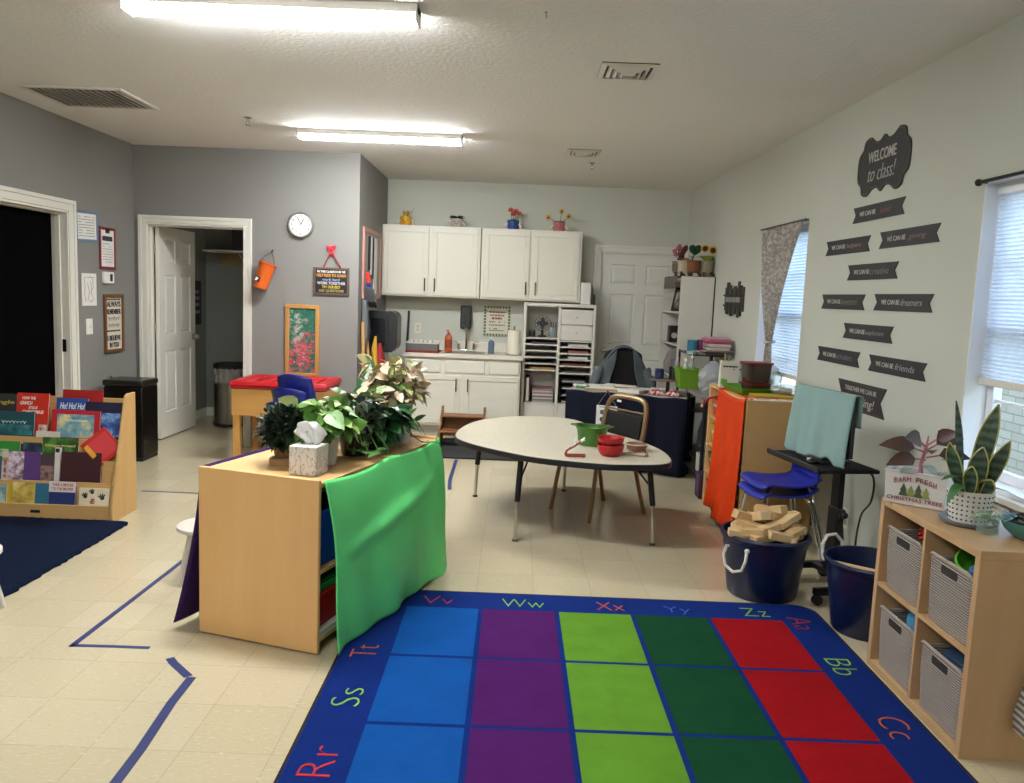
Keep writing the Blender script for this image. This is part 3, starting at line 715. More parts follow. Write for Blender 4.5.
bottle('small blue pump bottle on the counter left of the paper roll', (-.245, 8.83, .877), .033, .17, M('#5f6c86', .25), M('#d7d5cf', .4), True)
t = thing('paper_towel_roll', 'white paper towel roll standing at the right end of the counter', 'paper towel', (-.0, 8.82, .877))
G().lathe([(.085,0),(.085,.008)], n=24).build('holder_base', STEEL, t); G().lathe([(.075,.008),(.076,.02),(.066,.262),(.064,.265),(.02,.265)], n=28).build('roll', M('#e2dcc9', .9, .02, bump=.2), t); G().cyl((0,0,.26), .008, .05, 8).build('rod', STEEL, t)
t = thing('soap_dispenser', 'black soap dispenser on the wall above the faucet', 'dispenser', (-.548, BACKY, 1.255))
G().prism([(-.06,-.12),(-.045,-.135),(.045,-.135),(.06,-.12),(.06,.12),(.045,.13),(-.045,.13),(-.06,.12)], -.1, -.001).build('housing', BLACKP, t, .015)
G().box(-.012, .012, -.104, -.098, -.08, .08).build('level_window', M('#3b3c40', .2), t, .002); G().box(-.04, .04, -.108, -.09, -.13, -.09).build('push_bar', M('#242427', .3), t, .006)
t = thing('wall_outlet', 'cream power outlet on the back wall above the dish rack', 'outlet', (-1.09, BACKY, 1.11))
G().box(-.036, .036, -.006, 0, -.058, .058).build('plate', M('#d9d4c0', .4), t, .003)
for z in (-.02, .02): G().box(-.016, .016, -.008, -.005, z-.014, z+.014).build('socket', M('#bfb9a4', .4), t, .002)
t = thing('framed_sign', 'green-checked border sign with small print, on the wall above the counter', 'sign', (-.20, BACKY, 1.222))
g = G(); nC = 9; w, h = .305, .345
G().box(-w/2, w/2, -.012, 0, -h/2, h/2).build('board', M('#cfcbb8', .7), t, .002)
for i in range(nC):
    for j in range(nC+1):
        if i in (0, nC-1) or j in (0, nC):
            x = -w/2 + w*(i+.5)/nC; z = -h/2 + h*(j+.5)/(nC+1); g.box(x-w/nC*.36, x+w/nC*.36, -.0145, -.011, z-h/(nC+1)*.36, z+h/(nC+1)*.36)
g.build('check_border', M('#5d6f4e', .7), t, smooth=False)
lines(t, -.09, .09, [.10], M('#77705f', .7), -.0145, .016, ragged=0); lines(t, -.08, .08, [.065], M('#a36a5d', .7), -.0145, .018, ragged=0); lines(t, -.06, .06, [.03], M('#8c4a46', .7), -.0145, .022, ragged=0)
lines(t, -.09, .09, [-.01, -.045], M('#77705f', .7), -.0145, .014); lines(t, -.085, .085, [-.085, -.105], M('#6e7a66', .7), -.0145, .012)
# face planters on top of the cabinets
def planter(label, x, pot, kind):
    t = thing('face_planter', label, 'planter', (x, 9.0, 2.226), 0, 'small face planters along the cabinet tops')
    g = G(); g.lathe([(.052,0),(.062,.02),(.066,.09),(.060,.095),(.055,.085)], n=18, sy=.9).build('pot', M(pot, .4), t)
    g = G()
    for sx in (-1, 1): g.ball((sx*.024, -.058, .055), .006, 6)
    g.tube([(-.015,-.06,.036),(0,-.063,.03),(.015,-.06,.036)], .003, 5); g.build('face', M('#2a2320', .5), t)
    for sx in (-1, 1): G().tube([(sx*.06, -.01, .06), (sx*.085, -.03, .03), (sx*.09, -.045, 0.006)], [.012,.014,.02], 8).build('arm', M('#d8d2c4', .5), t)
    LG = M('#46603a', .5); g = G()
    if kind == 'snake':
        for k in range(14): a = k*2.4; g.leaf((.02*math.cos(a), .02*math.sin(a), .085), (.35*math.cos(a), .2*math.sin(a), 1), rnd.uniform(.06,.09), .035, 0)
        g.build('leaves', M('#a98a3a', .5), t); g = G(); g.leaf((.04,0,.085), (.45,0,1), .13, .03, 0); g.leaf((.035,.01,.085), (.3,.1,1), .1, .025, 0); g.build('tall_leaf', M('#6b7b6a', .5), t)
    elif kind == 'bush':
        for k in range(70): a = rnd.uniform(0, 2*PI); b = rnd.uniform(.1, 1); g.leaf((.03*math.cos(a), .03*math.sin(a), .088), (math.cos(a), math.sin(a), b), rnd.uniform(.05,.085), .034, .2)
        g.build('leaves', M('#33502f', .5), t)
    else:
        for k in range(12): a = k*2.4; g.leaf((.02*math.cos(a), .02*math.sin(a), .088), (math.cos(a), math.sin(a), .6), .07, .02, .3)
        g.build('leaves', LG, t); g = G(); st = G(); pc = '#b2463c' if kind == 'tulip' else '#c9962f'; cen = G()
        spots = ((-.03,.0,.20),(.03,-.01,.19),(.06,0,.17),(0,.02,.16)) if kind == 'tulip' else ((-.12,0,.14),(.02,0,.21),(.10,-.01,.16))
        for q in spots:
            st.tube([(0,0,.08), (q[0]*.6, q[1], .12), q], .003, 5)
            for k in range(6): a = k*PI/3; g.leaf((q[0], q[1]-.005, q[2]), (math.cos(a), -.5 if kind != 'tulip' else -.2, math.sin(a)+(.8 if kind=='tulip' else 0)), .038, .026, 0, up=(0,-1,0.01))
            cen.ball((q[0], q[1]-.014, q[2]), .011, 6)
        st.build('stem', LG, t); g.build('petals', M(pc, .5), t); cen.build('flower_centre', M('#3a2618', .7) if kind != 'tulip' else M('#a53b34', .6), t)
    return t
planter('yellow smiling face planter, leftmost on top of the cabinets', -1.225, '#d09a20', 'snake'); planter('pale stone face planter with a green bush on the cabinets', -.67, '#b6aaa0', 'bush')
planter('blue face planter with red flowers on the cabinets', -.06, '#2a4a90', 'tulip'); planter('pink face planter with sunflowers, at the right cabinet end', .44, '#b5686a', 'sun')
# --- white cubby unit
t = thing('cubby_unit', 'white cubby shelf unit with paper slots and two small drawers', 'shelf', (.483, 8.8, 0))
CW = M('#d8d5ca', .45, .02, name='white_laminate'); w, h, d = .775, 1.448, .41
g = G(); g.box(-w/2, -w/2+.03, 0, d, 0, h); g.box(w/2-.03, w/2, 0, d, 0, h); g.box(-w/2+.03, w/2-.03, 0, d, h-.035, h); g.box(-.014, .014, .004, d, .05, h-.035); g.box(-w/2+.03, w/2-.03, d-.012, d, 0, h-.035); g.box(-w/2+.03, w/2-.03, .02, d, 0, .05)
g.build('carcass', CW, t, .002)
for zs, a, b in (((1.062,.993,.924,.855,.786,.717,.355), -w/2+.03, -.014), ((1.04,.975,.905,.84,.77,.69,.355), .014, w/2-.03)):
    for z in zs: G().box(a, b, .004, d-.012, z, z+.014).build('shelf_board', CW, t, .001)
for z0, z1 in ((1.06, 1.222), (1.228, 1.39)):
    dr = G().box(.018, w/2-.034, -.004, .016, z0, z1).build('drawer', CW, t, .003); g = G(); g.tube([((.018+w/2-.034)/2, -.004, (z0+z1)/2), ((.018+w/2-.034)/2, -.024, (z0+z1)/2)], [.006,.011], 10); g.build('knob', NICKEL, dr)
for a, b in ((-w/2+.033, -.017), (.017, w/2-.033)): G().box(a, b, -.004, .014, .055, .352).build('door', CW, t, .003)
# its contents
cu = (.485, 8.8)
def stack(label, x0, x1, y0, y1, z, cols, name='paper_stack', cat='paper', group='paper stacks in the cubby slots', th=.008):
    t = thing(name, label, cat, ((x0+x1)/2, (y0+y1)/2, z), 0, group); zz = 0
    for k, c in enumerate(cols):
        o = rnd.uniform(-.008, .008); G().box((x0-x1)/2+abs(o)+.004, (x1-x0)/2-abs(o)-.004, (y0-y1)/2+o*.4, (y1-y0)/2, zz, zz+th).build('sheet', M(c, .8), t, .0015); zz += th + .0004
    return t
for z, cols, nm in ((.732, ('#8a6a35', '#c59a55'), 'tan folders in the lowest left paper slot of the cubby unit'), (.800, ('#3c3f45',), 'dark sheets in the second lowest left paper slot of the cubby'), (1.008, ('#3e4248','#54575c'), 'dark folders in the top left paper slot of the cubby')):
    stack(nm, cu[0]-.30, cu[0]-.03, 8.84, 9.18, z, cols)
for z, cols, nm in ((.990, ('#cfccc5','#dedbd4','#c9c5bc','#d9d5cd'), 'white paper ream in the upper right slot of the cubby unit'), (.92, ('#8b5648','#a0695a','#8b5648'), 'brown-pink folders in the middle right slot of the cubby'), (.855, ('#d8d6d0','#e2e0da','#d6d3cb'), 'white paper ream in the lower right slot of the cubby'), (.785, ('#6f3a30','#7f463a'), 'rust coloured folders in the lowest right slot of the cubby')):
    stack(nm, cu[0]+.10 if 'white' in nm or 'pink' in nm else cu[0]+.03, cu[0]+.33, 8.84, 9.18, z, cols)
stack('sloping pile of magazines in the big lower left cubby', cu[0]-.27, cu[0]-.03, 8.83, 9.15, .37, ('#a5a29c','#74777c','#b9b2aa','#86605c','#c3bfb8','#7a7c80','#b3aaa0','#9a6f72'), 'magazine_pile', 'magazines', 'magazines in the cubby', .018)
t = thing('red_binder', 'red binder standing upright in the lower left cubby', 'binder', (cu[0]-.318, 8.86, .37)); G().box(-.02, .02, 0, .25, 0, .27).build('cover', M('#8f1d22', .5), t, .004); G().box(-.014, .014, -.001, .24, .006, .262).build('pages', PAPER, t)
for k in range(4):
    t = thing('letter_tray', 'black letter tray, %s in the lower right cubby' % ('lowest of four', 'second lowest', 'second highest', 'highest of four')[k], 'tray', (cu[0]+.18, 9.0, .37+.075*k), 0, 'black letter trays stacked in the cubby')
    g = G(); g.box(-.15,.15,-.17,.17,0,.005); g.box(-.15,-.145,-.17,.17,0,.05); g.box(.145,.15,-.17,.17,0,.05); g.box(-.15,.15,.165,.17,0,.05)
    for sx in (-.147,.147): g.box(sx-.004,sx+.004,-.16,-.14,.05,.075); g.box(sx-.004,sx+.004,.14,.16,.05,.075)
    g.build('tray', BLACKP, t); G().box(-.12,.12,-.165,.15,.0055,.02).build('papers', M('#a9a7a0', .8), t)
t = thing('desk_fan', 'small dark desk fan in the open top left cubby', 'fan', (cu[0]-.18, 8.95, 1.077))
G().lathe([(.05,0),(.05,.015),(.015,.025),(.012,.08)], n=18).build('base', BLACKP, t)
g = G()
for r in (.03,.06,.085): g.tube([(r*math.cos(2*PI*k/20), -.03, .15+r*math.sin(2*PI*k/20)) for k in range(21)], .003, 5)
for k in range(12): a = 2*PI*k/12; g.tube([(.012*math.cos(a), -.03, .15+.012*math.sin(a)), (.085*math.cos(a), -.03, .15+.085*math.sin(a))], .002, 4)
g.build('grille', BLACKM, t)
g = G()
for k in range(4): a = k*PI/2; g.leaf((0,-.01,.15), (math.cos(a), .1, math.sin(a)), .07, .05, 0, up=(0,-1,0))
g.tube([(0,-.02,.15),(0,.03,.15)], .02, 10); g.build('blades', M('#55585c', .4), t)
t = thing('glass_jar', 'glass jar of utensils right of the fan in the top left cubby', 'jar', (cu[0]-.065, 8.93, 1.077))
G().lathe([(.04,0),(.045,.01),(.045,.10),(.042,.11)], n=18, cap1=False).build('jar', glass('#b9c2c0', .05, .4), t)
for q in ((-.01,0),(.015,.01),(.0,-.015)): G().tube([(q[0],q[1],.005),(q[0]*2.2,q[1]*2,.17)], .005, 6).build('utensil', M('#3c342b', .5), t)
t = thing('small_can', 'short dark can left of the fan in the top left cubby', 'can', (cu[0]-.29, 8.93, 1.077)); G().lathe([(.035,0),(.035,.07),(.03,.075)], n=16).build('body', M('#2a2b2e', .4), t); G().lathe([(.036,.06),(.036,.078)], n=16).build('lid', STEEL, t)
t = thing('white_binder', 'white binder standing on top of the cubby unit beside the door', 'binder', (.775, 8.93, 1.449)); G().box(-.075, .035, -.02, .24, 0, .235).build('cover', M('#dddbd3', .5), t, .004); G().box(.037, .042, -.015, .24, .004, .23).build('pages', M('#77736b', .8), t)
t = thing('black_clip', 'black clip-on device standing beside the white binder', 'device', (.85, 8.93, 1.449)); G().box(-.014, .014, -.02, .04, 0, .07).build('body', BLACKP, t, .004); G().box(-.008, .008, -.022, .0, .07, .11).build('clip', BLACKP, t, .003)
# --- step stool and dark mat
t = thing('floor_mat', 'dark grey floor mat before the kitchen counter', 'mat', (-.33, 7.87, 0)); G().box(-.42, .42, -.47, .5, .001, .012).build('pad', M('#2f2e30', .95, .15, bump=.4), t, .004)
g = G(); frame(g, -.43, .43, -.48, .51, .03, .001, .014)
for v in g.bm.verts: v.co = Vector((v.co.x, v.co.z, v.co.y))
g.build('edge', M('#262527', .9), t)
t = thing('step_stool', 'brown wooden two-step stool standing on the dark mat', 'step stool', (-.485, 8.1, .013))
WD = wood('#7c4f2d', '#9a6a42', 0, name='oak_step'); WDv = wood('#7c4f2d', '#9a6a42', 2, name='oak_step_side')
for sx in (-1, 1):
    G().prism([(-.22,0),(.2,0),(.2,.30),(.16,.36),(.1,.30),(-.02,.25),(-.04,.20),(-.16,.19),(-.2,.16)], sx*.215-.011, sx*.215+.011, 'yz').build('side', WDv, t, .004)
G().box(-.204, .204, -.2, -.03, .135, .155).build('step', WD, t, .004); G().box(-.204, .204, .0, .18, .262, .282).build('step', WD, t, .004); G().box(-.204, .204, .16, .18, .05, .26).build('back_rail', WD, t, .003)
# ================================================================== BOOK DISPLAY, RUGS, CENTRE CABINET, TABLE
MAPLE = wood('#bd9459', '#cfa970', 2, .8, name='maple_upright'); MAPLEX = wood('#bd9459', '#cfa970', 0, .8, name='maple_board'); MAPLEY = wood('#bd9459', '#cfa970', 1, .8, name='maple_top')
BX0, BX1, BY = -3.50, -2.47, 4.97
t = thing('book_display', 'tiered maple book display stand filled with picture books', 'bookshelf', ((BX0+BX1)/2, BY, 0))
bw = BX1 - BX0
for s in (-1, 1): G().prism([(0,0),(.0,.10),(.21,.775),(.235,.79),(.335,.79),(.335,0)] if s > 0 else [(0,0),(.0,.10),(.21,.775),(.235,.79),(.335,.79),(.335,0)], s*(bw/2-.009)-.009, s*(bw/2-.009)+.009, 'yz').build('side_panel', MAPLE, t, .004)
G().box(-bw/2+.018, bw/2-.018, .012, .03, .0, .10).build('front_rail', MAPLEX, t, .003)
TY = (.032, .085, .14, .19); TZ = (.085, .215, .345, .475)
for k in range(4): G().box(-bw/2+.018, bw/2-.018, TY[k]-.004, (TY[k]+.05 if k < 3 else .31), TZ[k]-.012, TZ[k]).build('ledge', MAPLEX, t, .002)
for k in range(3): 
    G().box(-bw/2+.018, bw/2-.018, TY[k+1]-.016, TY[k+1]-.004, TZ[k]-.0, TZ[k+1]+.02).build('riser', MAPLEX, t, .002)
G().box(-bw/2+.018, bw/2-.018, .31, .325, .0, .745).build('back_panel', MAPLEX, t, .003)
G().box(-.005, .055, .009, .0125, .045, .063).build('maker_plate', BLACKP, t, .001)
def picture_mat(c1, c2, c3, sc=9):
    q = NT('printed_cover'); f = q.noise(sc, 4, rough=.6); q.set(q.ramp(f, (.36, c1), (.5, c2), (.62, c3)), .35); return q.m
YF = BY
def book(label, u0, u1, vt, tier, cover, deep=0, lean=8, art=None, texts=(), th=.016, spin=0, panel=None, pages=PAPER, grp='picture books on the display stand'):
    y0 = BY + TY[tier] + .006 + deep
    z0 = TZ[tier] + .002
    a = aty(u0, vt, y0 + .06); b = aty(u1, vt, y0 + .06)
    w = b.x - a.x; h = max(.05, (a.z + b.z)/2 - z0) / math.cos(R_(lean))
    cx = (a.x + b.x)/2
    t = thing('picture_book', label, 'book', (cx, y0 + .016, z0), 0, grp); t.rotation_euler.x = -R_(lean)
    if spin: t.rotation_euler = (-R_(lean), 0, 0)
    mt = cover if not isinstance(cover, str) else M(cover, .35, .05)
    G().box(-w/2, w/2, -th, -th+.002, 0, h).box(-w/2, w/2, -.002, 0, 0, h).box(-w/2, -w/2+.002, -th, 0, 0, h).build('cover', mt, t, .001)
    G().box(-w/2+.0025, w/2-.004, -th+.0025, -.0025, .003, h-.003).build('pages', pages, t)
    if art: 
        x0, x1, q0, q1, am = art; G().box(-w/2+w*x0, -w/2+w*x1, -th-.0015, -th-.0001, h*q0, h*q1).build('cover_picture', am, t, smooth=False)
    for s, fx, fz, fw, fh, cm, sh in texts: text(s, .02, M(cm, .5), t, (-w/2+w*fx, -th-.0022, h*fz), w*fw, shear=sh, height=h*fh, bold=.0003, depth=.0006)
    return t, w, h, th
D = .034
book('charcoal picture book with gold lettering at the top left of the stand', -22, 19, 393, 3, '#2c2b2a', D, texts=(('Jingle', .68, .80, .55, .12, '#b59a4e', .1),))
book('orange-red book with white title lettering, top row of the stand', 19.5, 51, 393, 3, '#c32a15', D, art=(.72,.98,.02,.30,picture_mat('#d8cfc4','#a9a49c','#c32a15',30)), texts=(('HOW THE', .38, .88, .42, .07, '#efe6da', .1), ('GRINCH', .30, .77, .38, .08, '#efe6da', .1), ('STOLE', .52, .67, .28, .06, '#efe6da', .1), ('CHRISTMAS!', .52, .57, .66, .08, '#efe6da', .1)))
book('dark red book standing at the very back, only its top edge showing', 64, 104, 390, 3, '#9c1c18', D+.018, th=.01)
book('blue book with white ho ho ho lettering in the top row', 59, 90, 398, 3, '#24488c', D-.002, art=(.0,1,0,.55,picture_mat('#24488c','#4a74ad','#8aa8c9',14)), texts=(('Ho! Ho! Ho!', .52, .80, .8, .16, '#e3e6ea', .2),))
book('dark navy book with a starry sky picture, top row beside the side panel', 88, 125, 402, 3, '#1b1c33', D-.004, art=(.1,.95,.1,.72,picture_mat('#1e2f66','#3c63a5','#8fb0cd',16)))
book('teal picture book at the left, second row from the top', 1.5, 38, 411, 3, '#1c4a52', .012, art=(.08,.95,.1,.5,picture_mat('#12303a','#2c6a6f','#4d8f92',12)))
for o in bpy.data.objects:
    if o.get('label','').startswith('teal picture book'): squiggle(o, -.09, .07, .10, .006, M('#b9cdc9', .5), y=-.0185, n=7)
book('red-bordered book with a blue Christmas picture, second row from the top', 55, 103, 410, 3, '#b01c25', .012, art=(.12,.88,.08,.86,picture_mat('#4a7fa0','#7fa6a8','#d9c98a',11)), texts=(('The', .30, .80, .12, .06, '#e6d9a8', 0), ('Christmas', .46, .66, .56, .10, '#e6d9a8', .1)))
book('white slim book lying half hidden in the second row, right of the teal book', 40, 64, 432, 3, '#cfc8ba', -.002, th=.006, texts=())
book('bright green picture book at the left of the third row', -12, 24, 436, 2, '#2f8a35', .012, art=(.05,.7,.1,.45,picture_mat('#2f8a35','#c8c9a8','#3f9a45',14)))
book('dark navy book between the two green books in the third row', 25, 48, 437, 2, '#1b2836', .014, art=(.1,.9,.1,.8,picture_mat('#16222e','#28394c','#465a72',16)))
book('leaf-green book with yellow lettering, middle of the third row', 46.5, 82, 437, 2, '#27481f', .004, art=(.0,1,.0,1,picture_mat('#1c3416','#35602a','#5d8a3f',14)), texts=(('Gingerbread', .5, .66, .85, .13, '#d8cf6a', .15),))
# the red book standing on its corner
y0 = BY + TY[2] + .012; c = aty(102.5, 447, y0); w = .185
t = thing('picture_book', 'red square book propped on its corner like a diamond', 'book', (c.x, y0, c.z + .0), 0, 'picture books on the display stand'); t.rotation_euler = (-R_(14), R_(47), 0)
G().box(-w/2, w/2, -.014, .0, -w/2, w/2).build('cover', M('#b3211f', .35, .05), t, .002)
G().box(-w*.36, w*.36, -.0155, -.0141, -w*.30, w*.42).build('cover_panel', M('#c4383a', .4, .1), t); G().prism([(-w*.36,-w*.46),(w*.12,-w*.46),(w*.12,-w*.30),(-w*.36,-w*.30)], -.017, -.0141).build('yellow_corner', M('#d6a12e', .4, .1), t)
G().box(-w/2+.003, w/2-.003, .0002, .008, -w/2+.003, w/2-.003).build('pages', PAPER, t)
book('blue and white book cut by the left frame edge, second row from the floor', -16, 6, 455, 1, '#2c5578', .006, art=(.1,.9,.5,.95,picture_mat('#2c5578','#a9bcc6','#1d3d60',14)))
book('white-spined book standing left of the purple one', 6.3, 13, 451, 1, '#d3c9bd', .02, th=.02, art=(.3,.7,.1,.8,picture_mat('#d3c9bd','#8a3340','#d3c9bd',30)))
book('purple book with pink flowers and a snowy picture, second row from the floor', 12.5, 44, 451, 1, '#5b3a78', .006, art=(.0,.48,.0,1,picture_mat('#3e5a35','#b493a6','#e2d5da',22)), texts=())
book('brown-grey picture book right of the purple one', 44, 58, 454, 1, '#4c3a3d', .006, art=(.05,.95,.05,.6,picture_mat('#4c3a3d','#9a7a6f','#6d5557',24)))
book('narrow white tall book with a black arched top beside the maroon one', 58, 63.5, 447, 1, '#cfcac2', .012, th=.02, art=(.15,.85,.86,.97,M('#17171a',.4)))
book('plain dark maroon book, the largest in the second row from the floor', 64, 104, 452, 1, M('#3a1117', .6, .08, bump=.1), -.002, lean=10)
book('pale blue-green book at the left end of the bottom row', -14, 11, 483, 0, '#6f8f9a', .0, art=(.05,.95,.05,.95,picture_mat('#5d7d94','#8fae9f','#b9c6c2',18)))
book('yellow-spined book in the bottom row', 11, 18, 482, 0, '#c9a92c', .014, th=.018)
book('blue book with a large yellow blossom in the bottom row', 17, 53, 481.5, 0, '#2f6a84', .0, art=(.0,.62,.0,1,picture_mat('#9a7c2c','#cfb356','#e0cd86',10)))
book('white and navy book with red lettering in the bottom row', 53, 79, 480.5, 0, '#24336a', .0, art=(.0,1,.56,1,M('#d9cfc6',.4)), texts=(('TAKE A MOUSE', .52, .86, .8, .12, '#a3303a', 0), ('TO THE MOVIES', .52, .69, .8, .11, '#a3303a', 0)))
t, w, h, th = book('cream book with black paw prints at the right of the bottom row', 83, 112, 487, 0, '#dccfae', .0)
for px, pz, sc in ((-.28,.55,1), (-.05,.78,.9), (.3,.5,1.1)):
    g = G(); c = Vector((w*px, -th-.0015, h*pz)); n = 28; pts = []
    g.tube([c, c+Vector((0,.002,0))], .013*sc, 12)
    for a in (50, 85, 120, 155): 
        d = Vector((math.cos(R_(a)), 0, math.sin(R_(a)))); g.tube([c + d*.008*sc, c + d*.019*sc, c + d*.025*sc], [.002*sc,.004*sc,.003*sc], 6)
    g.build('paw_print', INK, t)
lines(t, -.02, .01, [h*.2, h*.3, h*.4], M('#9a3b46', .6), -th-.002, .008)
# --- navy shag rug
q = NT('navy_shag'); f = q.noise(120, 4, rough=.7); q.set(q.ramp(f, (.35, '#0a1124'), (.65, '#1c2b4b')), .95, 0, .1); q.bump(f, 1.0, .02)
t = thing('shag_rug', 'dark navy shag rug in front of the book display', 'rug', (-2.93, 3.75, 0))
g = G(); n = 60; W2_, H2_ = .57, 1.21
pts = []
for k in range(n):
    pass
def edge(s0, s1, m): return [(s0[0]+(s1[0]-s0[0])*k/m, s0[1]+(s1[1]-s0[1])*k/m) for k in range(m)]
pts = [(x+rnd.uniform(-.008,.008), y+rnd.uniform(-.008,.008)) for x, y in edge((-W2_,-H2_),(W2_,-H2_),40)+edge((W2_,-H2_),(W2_,H2_),80)+edge((W2_,H2_),(-W2_,H2_),40)+edge((-W2_,H2_),(-W2_,-H2_),80)]
g.skin([g.ring([(x,y,.001) for x,y in pts]), g.ring([(x*1.004,y*1.002,.016) for x,y in pts]), g.ring([(x*.975,y*.988,.026) for x,y in pts])])
g.build('pile', q.m, t)
# --- left cropped stool and the white stool
def stool(label, x, y, h, r, grp='white children stools'):
    t = thing('stool', label, 'stool', (x, y, 0), 0, grp); WS = M('#d2cbc0', .5, .05, name='white_stool_paint')
    G().lathe([(r*.9,h-.03),(r,h-.022),(r,h-.006),(r*.94,h)], n=28).build('seat', WS, t)
    for k in range(4):
        a = PI/4 + k*PI/2; G().tube([(r*.55*math.cos(a), r*.55*math.sin(a), h-.03), (r*.98*math.cos(a), r*.98*math.sin(a), 0)], [.017,.014], 10).build('leg', WS, t)
    g = G(); c_ = [(r*.77*math.cos(PI/4+k*PI/2), r*.77*math.sin(PI/4+k*PI/2), h*.45) for k in range(5)]
    for a, b in zip(c_, c_[1:]): g.tube([a, b], .009, 8)
    g.build('rungs', WS, t); return t
stool('white round stool beside the purple cloth of the wooden cabinet', -1.53, 4.05, .30, .145)
stool('white round stool at the left frame edge, mostly out of view', -2.40, 3.50, .30, .145)
# --- alphabet rug
RGX0, RGX1, RGY1, RGY0 = -.682, 1.562, 4.008, .55
S_, T_, G_ = .3442, .5236, .022; CX0 = -.4641; CY1 = 3.7825
def pile(c, k=.16):
    q = NT('rug_pile_' + c.strip('#')); f = q.noise(6, 5, rough=.65); w_ = q.noise(300, 2)
    q.set(q.mix(f, shade(c, 1-k*1.6), shade(c, 1+k*1.6)), .95, 0, .12); q.bump(w_, .5, .004); return q.m
RUGM = [pile('#0b266c'), pile('#0a4b94'), pile('#481559'), pile('#5a8a26'), pile('#0c4025'), pile('#930a12'), M('#10131f', .9)]
t = thing('alphabet_rug', 'blue-bordered alphabet rug with five columns of coloured squares', 'rug', (0, 0, 0))
g = G(); rad = .10
def rr(x0, x1, y0, y1, r, z):
    o = []
    for cx, cy, a0 in ((x1-r,y0+r,-90),(x1-r,y1-r,0),(x0+r,y1-r,90),(x0+r,y0+r,180)):
        for k in range(9): a = R_(a0+90*k/8); o.append((cx+r*math.cos(a), cy+r*math.sin(a), z))
    return o
g.skin([g.ring(rr(RGX0+.012,RGX1-.012,RGY0+.012,RGY1-.012,rad,.001)), g.ring(rr(RGX0+.012,RGX1-.012,RGY0+.012,RGY1-.012,rad,.0095))])
g.mi = 0
for c in range(5):
    for r in range(6):
        x = CX0 + c*(S_+G_); y = CY1 - r*(T_+G_)
        g.mi = c + 1; g.box(x, x+S_, y-T_, y, .009, .0102)
g.build('pile', RUGM, t, smooth=False)
g = G(); a = g.ring(rr(RGX0,RGX1,RGY0,RGY1,rad+.01,.0005)); b = g.ring(rr(RGX0,RGX1,RGY0,RGY1,rad+.01,.009)); c = g.ring(rr(RGX0+.012,RGX1-.012,RGY0+.012,RGY1-.012,rad,.0098)); g.skin([a,b,c], False, False)
g.build('binding', RUGM[6], t)
def rl(s, u, v, cm, rot=0, w=.17):
    w *= .9; p = atz(u, v, .0105); text(s, .1, M(cm, .95, .12), t, (p.x, p.y, .0115), w, flat=True, rot=rot, depth=.0008, bold=-.0022, height=.105 if rot else .10)
for s, u, v, cm, rot, w in (('Vv', 438, 600.5, '#a8282c', 0, .17), ('Ww', 523, 604, '#7fb23c', 0, .23), ('Xx', 610, 607, '#c4532a', 0, .15), ('Yy', 677, 610, '#2a5fae', 0, .14), ('Zz', 755, 613, '#7fb23c', 0, .14),
    ('Aa', 801, 624, '#8e2430', -PI/2, .17), ('Bb', 841, 667, '#7fb23c', -PI/2, .17), ('Cc', 895, 728, '#c4532a', -PI/2, .17), ('Tt', 366, 651, '#c4532a', PI/2, .13), ('Ss', 349, 697, '#7fb23c', PI/2, .15), ('Rr', 321, 761, '#b3262a', PI/2, .19)):
    rl(s, u, v, cm, rot, w)
# --- tape on the floor
TAPE = M('#232f63', .6, .1, name='blue_tape')
def tape(label, pts, w=.026):
    t = thing('floor_tape', label, 'tape', (pts[0][0], pts[0][1], 0), 0, 'blue tape lines on the floor'); o = Vector((*pts[0], 0))
    g = G(); P_ = [Vector((*p, 0)) - o for p in pts]; L_, Rr = [], []
    for i, p in enumerate(P_):
        d = (P_[min(i+1, len(P_)-1)] - P_[max(i-1, 0)]).normalized(); n_ = Vector((-d.y, d.x, 0)) * w/2
        L_.append(p + n_); Rr.append(p - n_)
    N = len(P_)
    for zz in (.0006, .0014): pass
    rings = [g.ring([a + Vector((0,0,.0004)), a + Vector((0,0,.0014)), b + Vector((0,0,.0014)), b + Vector((0,0,.0004))]) for a, b in zip(L_, Rr)]
    g.skin(rings); g.build('strip', TAPE, t, smooth=False); return t
tape('long blue tape line running back past the white stool', [(-1.783,3.225),(-1.772,3.9),(-1.765,4.5),(-1.76,5.4)])
tape('short blue tape line crossing towards the wooden cabinet', [(-1.79,3.235),(-1.62,3.24),(-1.465,3.24)], .024)
tape('short slanted blue tape piece with a torn end, before the cabinet', [(-1.345,3.155),(-1.31,3.11),(-1.21,3.005)], .034)
tape('long blue tape line running towards the camera', [(-1.195,3.0),(-1.19,2.8),(-1.163,2.5),(-1.155,2.3),(-1.13,1.9)], .036)
tape('thin blue tape line crossing the floor behind the cabinet', [(-2.66,5.79),(-2.2,5.785),(-1.5,5.78)], .02)
tape('blue tape line beside the kidney table at the mat', [(-.455,6.2),(-.478,6.53),(-.485,7.35)], .03)
